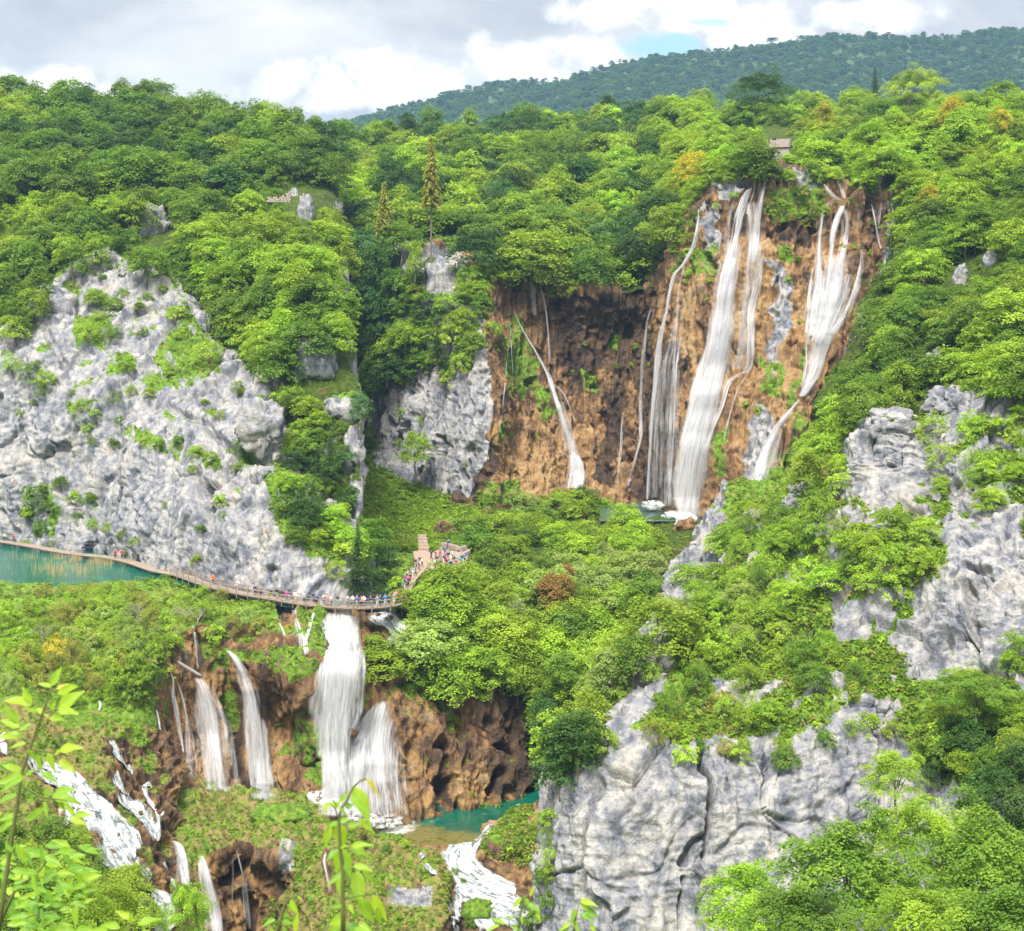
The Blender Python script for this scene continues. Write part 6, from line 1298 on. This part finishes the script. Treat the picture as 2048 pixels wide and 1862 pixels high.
fr_ = MB(); fr_.box((Wd / 2 + 0.05, -1.3, Hh + Rh / 2 + .05), (0.12, 2.9, 0.16), M=Matrix.Rotation(math.atan2(Rh, Dp / 2), 3, 'X')); fr_.box((Wd / 2 + 0.05, 1.3, Hh + Rh / 2 + .05), (0.12, 2.9, 0.16), M=Matrix.Rotation(-math.atan2(Rh, Dp / 2), 3, 'X')); fr_.build('bargeboard', M_DARK, hut)
ruin = MB(); q0 = P(536, 392, 352); random.seed(9)
for i in range(11):
    for lv_ in range((3, 3, 2, 3, 3, 2, 3, 4, 3, 5, 6)[i]):
        ruin.box(Vector(q0) + Vector((i * 0.48 + 0.2 * (lv_ % 2), i * 0.03, lv_ * 0.42 - 1.2)), (0.46 * random.uniform(.8, 1.1), 0.6, 0.4), random.uniform(-.1, .1))
tag(ruin.build('ruined_wall', M_STONE), 'low broken stone wall on top of the wooded spur at left', 'ruin')
random.seed(12)
M_LIME = None
def rockmesh(name, c, r_, seed, label, style='lime', grp=None, amp=0.4, veg=-0.3, grey=1.0, grow=0.0):
    c = np.array(c, float)
    res = 30; u = np.linspace(0, 2 * np.pi, res * 2, endpoint=False); v = np.linspace(0.02, np.pi - 0.02, res); U, Vv = np.meshgrid(u, v)
    d = np.stack([np.cos(U) * np.sin(Vv), np.sin(U) * np.sin(Vv), np.cos(Vv)], -1).reshape(-1, 3); dd = np.sign(d) * np.abs(d) ** 0.75; dd /= np.linalg.norm(dd, axis=1)[:, None] ** 0.5
    p = dd * np.array(r_); f1, f2, ci = voronoi(p / 1.6 + seed * 3.3); s_ = min(r_)
    k = 1 + amp * (0.6 * fbm(p / (1.3 * s_) + seed, 3) + 0.35 * (ci - 0.5)) - 0.16 * np.exp(-((f2 - f1) / 0.08) ** 2) * min(1, 1.6 / s_)
    p = p * k[:, None] + c; idx = np.arange(res * 2 * res).reshape(res, res * 2); nx = np.roll(idx, -1, 1)
    Fq = np.stack([idx[:-1], nx[:-1], nx[1:], idx[1:]], -1).reshape(-1, 4)
    vg = veg + sstep(d[:, 2], 0.5, 1.0) * grow + 0.25 * fbm(p / 2, 2)
    o = mesh_obj(name, p, Fq, M_GROUND, smooth=True, attrs=dict(veg=vg, grey=np.full(len(p), grey), wet=np.zeros(len(p)))); return tag(o, label, 'rock', grp)
def rock(px, py, wpx, hpx, label, seed, D=None, veg=-0.3, grey=1.0, grow=0.5, push=0.1, grp='pale rock outcrops', thick=0.8, amp=0.62):
    h = surf(px, py); D = D or (h[0].y if h else 200); w_, hh = wpx / F * D / 2, hpx / F * D / 2
    rockmesh('rock', P(px, py, D) + np.array([0, w_ * thick * push, 0]), (w_, w_ * thick, hh), seed, label, grp=grp, amp=amp, veg=veg, grey=grey, grow=grow)
rock(612, 432, 34, 85, 'tall white rock fin on the wooded spur at left', 1); rock(588, 392, 18, 34, 'small rock knob above the white fin on the spur', 2)
rock(630, 735, 85, 110, 'round grey rock buttress between cliff and gully', 3); rock(690, 820, 90, 60, 'grey overhanging ledge at the right end of the spur', 4, grow=0.9)
rock(707, 930, 50, 150, 'tall shaded rock pillar under the overhanging ledge', 5); rock(668, 580, 32, 90, 'grey rock face showing through trees on the spur edge', 6)
rock(490, 600, 60, 70, 'pale rock patch among trees above the left cliff', 7); rock(310, 460, 60, 90, 'shadowed grey rock face on the left hillside', 8); rock(285, 405, 24, 30, 'little rock tip high on the left hillside', 9)
rock(216, 524, 30, 34, 'white summit rock on top of the left cliff', 10); rock(245, 545, 20, 22, 'small block right of the summit rock', 11)
rock(405, 652, 34, 52, 'upright pinnacle on the ridge of the left cliff', 12); rock(435, 668, 24, 42, 'smaller pinnacle right of the upright one', 13); rock(462, 715, 42, 28, 'flat block on the ridge below the pinnacles', 14)
rock(125, 620, 58, 90, 'big square tower of rock on the left cliff shoulder', 15); rock(520, 850, 90, 110, 'bulging pale nose of the left cliff', 16, D=262, thick=0.6); rock(530, 960, 60, 50, 'block under the bulging nose', 17, D=256)
rock(1725, 900, 60, 90, 'knobbly left shoulder of the right crag', 18, D=222); rock(1790, 850, 110, 60, 'rounded white top of the right crag', 19, D=221); rock(1910, 805, 120, 60, 'white slabs capping the right crag', 20, D=222); rock(1905, 940, 26, 26, 'small grey cube of rock in the bushes of the crag', 21)
rock(1700, 1262, 52, 62, 'lone white block standing on the spur slope', 22, D=194); rock(1725, 1222, 60, 28, 'flat slab above the lone white block', 23, D=197); rock(1340, 1335, 34, 26, 'white boulder beside a small tree on the spur edge', 24); rock(1390, 1120, 60, 60, 'pale rock on the upper left edge of the spur', 25)
rock(1345, 1180, 40, 50, 'second pale rock lower on the spur edge', 26); rock(1235, 1440, 40, 44, 'weathered rock on the left rim of the right cliff', 27, D=190); rock(1225, 1500, 34, 60, 'narrow rock post on the rim of the right cliff', 28, D=180); rock(1535, 1390, 36, 26, 'small white ledge stone above the sheer face', 29)
rock(1610, 980, 60, 30, 'small outcrop under the bright lowest leap', 30); rock(1580, 1010, 34, 40, 'pale stone below the small outcrop', 31); rock(1920, 560, 30, 60, 'grey rock showing through the right hillside', 32); rock(1985, 520, 36, 36, 'highest rock patch on the right hillside', 33); rock(1880, 720, 60, 40, 'low rock band on the right hillside', 34)
rock(1990, 650, 40, 60, 'shadowed rock at the right edge of the hillside', 35); rock(1460, 375, 62, 44, 'overhanging grey rock at the lip of the high wall', 36, D=339, thick=0.9); rock(1603, 365, 44, 44, 'pitted rock between the two big falls at the lip', 37, D=339); rock(1415, 450, 40, 90, 'pale rock rib left of the broad main waterfall', 38, D=342)
rock(1372, 1052, 46, 26, 'red brown boulder at the foot of the main waterfall', 39, D=311, grey=0.0, grow=0, grp='boulders'); rock(905, 1060, 70, 46, 'mossy boulder above the lookout terrace', 40, D=305, grey=0.1, grow=1.4, grp='boulders'); rock(880, 560, 60, 90, 'white rock scar at the head of the grey wall', 41); rock(945, 1010, 90, 60, 'dark humped rock at the foot of the brown wall', 42, D=333, grey=0.2, grp='boulders')
rock(600, 1245, 26, 60, 'mossy pillar left of the bright narrow fall', 43, D=228.4, grey=0, veg=0.9, grow=0.5, grp='mossy pillars', push=0.9); rock(637, 1262, 34, 96, 'tall mossy pillar beside the great cascade', 44, D=226.5, grey=0, veg=0.9, grow=0.5, grp='mossy pillars', push=0.9)
rock(625, 1470, 74, 150, 'big mossy bulge left of the great cascade foot', 45, D=213.5, grey=0, veg=0.5, grow=0.9, grp='mossy pillars', push=0.6); rock(705, 1468, 22, 24, 'dark rock breaking the great cascade', 46, D=212.3, grey=0, veg=-0.3, grow=0.3, grp='boulders')
rock(560, 1640, 130, 60, 'flat green cushion on the mossy mound', 47, D=200, grey=0, veg=1.0, grp='moss cushions'); rock(325, 1645, 50, 60, 'round moss cushion beside the smaller cascade', 48, D=195, grey=0, veg=1.0, grp='moss cushions'); rock(297, 1590, 34, 40, 'round green tuft between the small cascades', 49, D=196, grey=0, veg=1.0, grp='moss cushions')
rock(780, 1685, 74, 26, 'grassy islet at the edge of the shallow pool', 50, D=207, grey=0, veg=1.0, grp='grassy islets'); rock(875, 1715, 44, 30, 'small grassy islet beside the rapids', 51, D=204, grey=0, veg=1.0, grp='grassy islets'); rock(965, 1765, 110, 26, 'long grassy bar between the two streams', 52, D=199, grey=0, veg=0.9, grp='grassy islets'); rock(960, 1830, 70, 60, 'leafy islet in the broad white stream', 53, D=192, grey=0, veg=1.0, grp='grassy islets')
rock(880, 1830, 44, 50, 'grassy hummock by the bottom pool', 54, D=193, grey=0, veg=0.8, grp='grassy islets'); rock(1010, 1700, 80, 60, 'shaggy tufa overhang above the stream', 55, D=203, grey=0, veg=0.35, grp='boulders')

def bare(px, py, hpx, label, D=None, mat=M_DEAD, seed=1, tilt=(0, 0), wid=1.0):
    h = surf(px, py); D = D or h[0].y; hh = hpx / F * D
    o = bare_geo(seed, 5).build('bare_tree', mat); o.location = P(px, py, D); o.scale = (hh * wid, hh * wid, hh); o.rotation_euler = (tilt[0], tilt[1], seed); tag(o, label, 'tree')
bare(800, 1330, 110, 'dead dark tree leaning over the rapids right of the great cascade', D=229, mat=M_BARK, seed=3, tilt=(0, -0.35)); bare(1010, 1275, 110, 'leafless grey tree on the wooded bank', D=240, seed=5); bare(275, 1245, 50, 'bare twiggy bush in the scrub below the lake', D=225, seed=6, wid=1.5)
bare(395, 1250, 50, 'grey brown leafless bush above the hazy waterfall', D=222, seed=7, wid=1.6); bare(85, 1290, 60, 'thin dead sapling in the left scrub', D=217, seed=8); bare(1475, 1200, 110, 'dark branching tree on the upper spur slope', mat=M_BARK, seed=9, D=220); bare(1370, 1370, 80, 'many stemmed small tree beside the white boulder', mat=M_BARK, seed=10, D=200)
bare(1375, 1410, 60, 'thin pale tree trunk at the top of the sheer face', seed=11, D=190); bare(560, 590, 50, 'grey dead branches on the left hillside', seed=13)
# reeds in the lake
rr = np.random.default_rng(31); V = []; Fq = []
for k in range(2600):
    up = rr.random() < 0.68; px = 175 + 62 * rr.normal() if up else 120 + 42 * rr.normal()
    py = (1118 + 0.05 * (px - 60) + 3.4 * rr.normal()) if up else (1143 + 6 * rr.normal())
    if px < 5 or px > 275 or perlin(np.array([[px / 26.0, py / 9.0, 2.2]]))[0] < -0.25 + 0.3 * rr.random(): continue
    D = 44.0 * F / (py - HZ); b = P(px, py, D); b[2] = LAKE - 0.05; hh = rr.uniform(0.7, 1.9); lx, ly = rr.normal(size=2) * 0.15; w_ = 0.03; a = rr.uniform(0, 3.14)
    i = len(V); V += [b + [w_ * math.cos(a), w_ * math.sin(a), 0], b - [w_ * math.cos(a), w_ * math.sin(a), 0], b + [lx, ly, hh]]; Fq.append((i, i + 1, i + 2))
m, n = new_mat('reed'); b_ = n.new('ShaderNodeBsdfPrincipled', Base__Color=(0.42, 0.34, 0.16, 1), Roughness=0.8); n.l.new(b_.outputs[0], n.new('ShaderNodeOutputMaterial').inputs[0])
tag(mesh_obj('reeds', np.array(V), np.array(Fq), m), 'sparse straw coloured reeds standing in the turquoise lake', 'reeds', kind='stuff')

# ------------------------------------------------------------------ saplings right by the viewpoint
M_STEM = simple_mat('green_stem', (0.12, 0.13, 0.04), 0.7, 0.2, 20)
def near_leaf_mat():
    m, n = new_mat('near_leaf'); lv = n.new('ShaderNodeAttribute', _attribute_name='lv').outputs['Fac']; mid = n.new('ShaderNodeAttribute', _attribute_name='mid').outputs['Fac']
    c = n.ramp(lv, [(0.0, (0.13, 0.32, 0.06)), (0.5, (0.24, 0.44, 0.035)), (0.85, (0.40, 0.55, 0.04)), (1.0, (0.5, 0.42, 0.06))])
    c = n.mix(n.math('MULTIPLY', n.step(mid, 0.16, 0.0), 0.4), c, (0.50, 0.60, 0.20))
    d = n.new('ShaderNodeBsdfPrincipled', Base__Color=c, Roughness=0.45); d.inputs['Specular IOR Level'].default_value = 0.35
    t = n.new('ShaderNodeBsdfTranslucent', Color=n.mix(1.0, c, (1.3, 1.3, 0.6), 'MULTIPLY')); mx = n.new('ShaderNodeMixShader', Fac=0.45)
    n.l.new(d.outputs[0], mx.inputs[1]); n.l.new(t.outputs[0], mx.inputs[2]); n.l.new(mx.outputs[0], n.new('ShaderNodeOutputMaterial').inputs[0]); return m
M_NLEAF = near_leaf_mat()
def leaf_shape(base, d, nrm, L, W, droop, r):
    """one pointed leaf with a folded midrib, curving down toward its tip"""
    d = Vector(d).normalized(); s_ = d.cross(Vector(nrm)).normalized(); n_ = s_.cross(d).normalized(); V = []; mid = []; K = 8
    for i in range(K + 1):
        t = i / K; w_ = W * 0.5 * (math.sin(math.pi * min(1, t ** 0.75)) ** 0.9) * (1 - 0.25 * t) + (0.002 if i in (0, K) else 0)
        c = Vector(base) + d * (L * t) - Vector((0, 0, 1)) * droop * L * t * t + n_ * 0.0
        for u in (-1, -0.5, 0, 0.5, 1): V.append(c + s_ * w_ * u + n_ * abs(u) * w_ * 0.32 + n_ * 0.04 * L * math.sin(9 * t + u * 2) * abs(u)); mid.append(abs(u))
    Fq = [(i * 5 + j, i * 5 + j + 1, (i + 1) * 5 + j + 1, (i + 1) * 5 + j) for i in range(K) for j in range(4)]
    return V, Fq, mid
def sapling(label, stem, leaves, twigs=(), srad=0.004):
    """stem: (px, py, D) points; leaves: (px, py, D, angle in the picture plane in degrees, length px, width ratio, droop, tone)"""
    root = Vector(P(*stem[0])); e = empty('sapling', root); tag(e, label, 'sapling', 'saplings by the viewpoint')
    mb = MB(); n_ = len(stem); mb.tube([Vector(P(*q)) - root for q in stem], [srad * (1.3 - 0.9 * i / (n_ - 1)) for i in range(n_)], 7)
    for tw in twigs: mb.tube([Vector(P(*q)) - root for q in tw], [srad * 0.45] * (len(tw) - 1) + [srad * 0.2], 5)
    mb.build('stem', M_STEM, e, smooth=True); V, Fq, lv, md = [], [], [], []; r = random.Random(len(label))
    for (px, py, D, ang, L, wr, dr, tone) in leaves:
        a = math.radians(ang); d = Vector((math.cos(a), r.uniform(-.45, .35), math.sin(a))); nr = Vector((r.uniform(-.5, .5), -1.0 + r.uniform(-.3, .5), 0.7 + r.uniform(-.4, .5)))
        v_, f_, m_ = leaf_shape(Vector(P(px, py, D)) - root, d, nr, L / F * D, L * wr / F * D, dr, r); b = len(V); V += v_; Fq += [tuple(i + b for i in f) for f in f_]; lv += [min(1, max(0, tone + r.uniform(-.12, .12)))] * len(v_); md += m_
    mesh_obj('foliage', np.array([tuple(v) for v in V]), np.array(Fq), M_NLEAF, e, smooth=True, attrs=dict(lv=lv, mid=md))
r = random.Random(5)
def zl(x, y): return (x / 3.38, 1320 + y / 3.38)      # left sapling close up
D1 = 3.1; L1 = []
for (x, y, ang, L, tone) in [(345,175,65,150,.7),(345,180,160,90,.8),(380,200,30,80,1.0),(390,220,28,190,.85),(210,300,115,140,.75),(215,300,165,190,.7),(395,330,40,220,.65),(390,345,5,160,.7),(340,390,5,110,.65),(120,430,120,160,.6),(130,460,155,150,.65),(130,475,35,90,.45),
    (140,510,175,150,.65),(345,330,60,70,.7),(250,350,150,90,.5),(240,330,-20,100,.7),(170,530,140,60,.4),(170,560,190,90,.6),(190,610,-50,90,.6),(250,640,-75,110,.6),(320,630,-65,120,.6),(400,610,15,170,.8),(400,680,-20,140,.75),(370,640,40,80,.7),
    (160,770,150,160,.6),(160,790,185,170,.55),(150,800,205,150,.5),(170,780,30,90,.5),(280,760,-25,120,.5),(360,910,25,180,.6),(350,920,-5,200,.65),(300,940,80,80,.45),(300,960,-70,90,.6),(390,940,-60,90,.6),(440,960,-50,110,.75),(500,1050,10,120,.6),(470,1070,-15,120,.7),
    (110,910,200,130,.4),(120,1050,190,130,.45),(90,1080,215,110,.4),(180,1080,30,110,.35),(290,1010,200,110,.5),(260,1180,110,50,.5),(80,1300,120,90,.4),(280,1250,-85,120,.4)]:
    px, py = zl(x, y); L1.append((px, py, D1 + r.uniform(-.15, .2), ang, L / 3.38 * 1.05, 0.42, 0.12, tone))
sapling('tall leafy sapling at the lower left edge with bright pointed leaves', [(-8, 1900, D1), (5, 1800, D1), (18, 1715, D1), (32, 1620, D1), (44, 1545, D1), (62, 1490, D1), (80, 1440, D1), (100, 1385, D1), (103, 1372, D1)], L1,
        [[(*zl(270, 400), D1), (*zl(130, 460), D1), (*zl(40, 480), D1)], [(*zl(190, 600), D1), (*zl(320, 620), D1), (*zl(420, 650), D1)], [(*zl(140, 840), D1), (*zl(280, 930), D1), (*zl(450, 950), D1)], [(*zl(300, 360), D1), (*zl(400, 330), D1)], [(*zl(150, 780), D1), (*zl(40, 760), D1)], [(*zl(110, 1060), D1), (*zl(290, 1010), D1), (*zl(470, 1060), D1)]])
L2 = []
for k in range(150):
    x = r.uniform(-20, 600); y = r.uniform(1250, 1860)
    if x > 640 - 0.25 * abs(y - 1550) or x + y * 0.2 > 900 or (x < 100 and y < 1330): continue
    px, py = zl(x, y); L2.append((px, py, 3.6 + r.uniform(-.5, .6), r.choice([r.uniform(-30, 40), r.uniform(140, 200), r.uniform(-100, -50), r.uniform(0, 30)]), r.uniform(26, 44), r.uniform(0.32, 0.45), 0.15, r.uniform(.15, .75)))
sapling('dense low sapling of thin light green leaves in the bottom left corner', [(-20, 1890, 3.6), (30, 1780, 3.6), (80, 1740, 3.6), (110, 1700, 3.6)], L2, [[(10, 1800, 3.6), (60, 1760, 3.6), (150, 1740, 3.6)], [(0, 1850, 3.6), (70, 1830, 3.6), (140, 1820, 3.6)], [(30, 1780, 3.6), (60, 1720, 3.6), (130, 1700, 3.6)], [(-10, 1820, 3.6), (20, 1740, 3.6), (60, 1700, 3.6)]])
def zc(x, y): return (560 + x / 5.693, 1540 + y / 5.693)
L3 = []; D3 = 2.6
for (x, y, ang, L, wr, dr, tone) in [(985,100,-45,190,.22,.25,.95),(1060,180,-85,80,.35,.1,.95),(840,190,-62,370,.36,.1,.72),(800,320,-32,230,.3,.25,.6),(680,350,35,130,.4,-.2,.6),(620,400,170,130,.3,.1,.85),(600,390,190,110,.3,.3,.9),(540,370,-100,110,.22,0,1.0),(640,440,60,120,.4,0,.7),(640,420,110,90,.4,0,.4),(740,420,20,90,.6,.2,.25),(680,440,-40,90,.35,.1,.5),
    (670,600,25,140,.4,.2,.3),(780,640,10,120,.5,.1,.6),(900,560,-40,210,.28,.2,.7),(640,610,-75,300,.42,.05,.7),(570,640,-105,240,.3,0,.72),(660,600,200,140,.4,.2,.3),(660,910,215,140,.45,.1,.3),(680,900,-98,260,.32,0,.75),(700,900,-70,290,.38,.05,.68),(800,880,20,250,.25,.25,.75),(800,900,-15,240,.35,.25,.68),(680,890,25,130,.3,.1,.5),
    (720,1190,195,170,.35,.35,.45),(680,1220,-88,190,.36,0,.7),(840,1100,10,200,.32,.35,.6),(870,1150,-80,330,.38,.0,.68),(940,1150,-45,160,.35,.2,.7),(760,1150,100,90,.5,0,.25),(720,1200,20,120,.4,.1,.3),(760,1480,20,200,.35,.1,.25),(900,1460,-62,300,.36,.05,.68),(1040,1430,-55,270,.36,.1,.75),(1000,1400,30,110,.3,.1,.6),(700,1550,170,110,.4,.1,.3),(780,1520,-60,110,.4,0,.7),
    (1110,1560,-85,200,.36,0,.72),(730,1680,200,170,.55,.2,.6),(830,1600,-70,110,.6,0,.25),(740,1780,-10,220,.4,.1,.25),(700,1760,215,190,.5,.1,.7),(900,1760,-20,170,.4,.2,.65),(860,1790,-60,130,.5,.1,.5)]:
    px, py = zc(x, y); L3.append((px, py, D3 + r.uniform(-.1, .12), ang, L / 5.693 * 1.12, wr * 1.3, dr, tone))
sapling('upright sapling with long drooping lime leaves in front of the cascade foot', [(*zc(718, 1900), D3), (*zc(716, 1600), D3), (*zc(710, 1300), D3), (*zc(720, 1150), D3), (*zc(685, 900), D3), (*zc(668, 580), D3), (*zc(700, 430), D3), (*zc(760, 350), D3), (*zc(830, 200), D3), (*zc(920, 115), D3), (*zc(985, 100), D3)], L3,
        [[(*zc(668, 580), D3), (*zc(630, 440), D3), (*zc(560, 370), D3)], [(*zc(715, 1150), D3), (*zc(850, 1110), D3)], [(*zc(715, 1480), D3), (*zc(900, 1430), D3), (*zc(1060, 1420), D3)], [(*zc(680, 900), D3), (*zc(820, 870), D3)]], 0.0033)
L4 = []
for (x, y, ang, L, wr, dr, tone) in [(120,1480,-62,190,.4,0,.75),(80,1530,-45,190,.35,.1,.6),(200,1440,-20,60,.4,.5,.8),(20,1610,-40,130,.4,.1,.35),(0,1700,-25,190,.45,.1,.35),(190,1650,-95,260,.28,0,.75),(30,1780,-60,170,.4,.1,.4),(-60,1700,200,150,.4,.2,.5),(-120,1800,-60,140,.4,.1,.6)]:
    px, py = zc(x, y); L4.append((px, py, 2.8, ang, L / 5.693, wr, dr, tone))
sapling('small leafy shoot left of the upright lime sapling', [(*zc(-40, 1900), 2.8), (*zc(10, 1700), 2.8), (*zc(50, 1540), 2.8), (*zc(120, 1450), 2.8), (*zc(190, 1430), 2.8)], L4, [], 0.0028)
def zr(x, y): return (700 + x / 4.032, 1560 + y / 4.032)
L5 = [(*zr(x, y), 3.0, ang, L / 4.032, wr, dr, tone) for (x, y, ang, L, wr, dr, tone) in [(1380,950,-130,110,.35,.1,.7),(1400,940,-60,130,.35,.1,.6),(1430,1000,-20,110,.5,.2,.25),(1500,1010,-75,130,.3,0,.75),(1450,930,60,90,.3,0,.7),(1380,1090,-80,70,.4,0,.5),(1200,1170,200,110,.4,.1,.7),(1250,1160,160,120,.35,.1,.6),(1330,1110,170,100,.3,.1,.4),(1300,1180,-10,90,.5,.1,.4)]]
sapling('thin twig of small leaves over the broad white stream', [(*zr(1350, 1290), 3.0), (*zr(1370, 1100), 3.0), (*zr(1400, 960), 3.0), (*zr(1440, 920), 3.0)], L5, [[(*zr(1360, 1180), 3.0), (*zr(1240, 1160), 3.0)]], 0.0022)
L6 = [(*zr(x, y), 3.0, ang, L / 4.032, wr, dr, tone) for (x, y, ang, L, wr, dr, tone) in [(1860,980,15,150,.4,.4,.72),(1860,1000,-30,130,.45,.1,.6),(1900,1050,-20,110,.7,.2,.25),(1820,1040,-110,120,.4,0,.5),(1850,1080,-20,130,.4,.1,.4),(1780,1150,200,110,.4,.3,.6),(1800,1130,-60,110,.4,.1,.5),(1940,1160,-60,90,.4,.1,.65),(1740,1180,-80,90,.4,0,.5)]]
sapling('leafy twig against the base of the right limestone face', [(*zr(1800, 1290), 3.0), (*zr(1815, 1130), 3.0), (*zr(1850, 990), 3.0)], L6, [[(*zr(1815, 1130), 3.0), (*zr(1930, 1100), 3.0)]], 0.0024)
L7 = [(px, py, 2.9, ang, L, .38, .2, t) for (px, py, ang, L, t) in [(275, 1850, 20, 50, .6), (262, 1838, 150, 40, .7), (240, 1855, 170, 45, .6), (285, 1862, -30, 40, .8), (215, 1862, 160, 40, .5), (262, 1845, 80, 30, .75)]]
sapling('low leafy shoot at the bottom edge right of the corner thicket', [(250, 1900, 2.9), (262, 1840, 2.9)], L7, [], 0.002)

# ------------------------------------------------------------------ the air
m, n = new_mat('haze'); vp = n.new('ShaderNodeVolumePrincipled'); vp.inputs['Color'].default_value = (0.36, 0.64, 1.0, 1); vp.inputs['Density'].default_value = HAZE = 0.00012; vp.inputs['Anisotropy'].default_value = 0.1
n.l.new(vp.outputs[0], n.new('ShaderNodeOutputMaterial').inputs['Volume'])
hz = MB(); hz.box((0, 6800, 330), (17800, 17500, 690)); o = hz.build('haze', m); tag(o, 'thin bluish air over the valley and mountain', 'haze', kind='stuff')
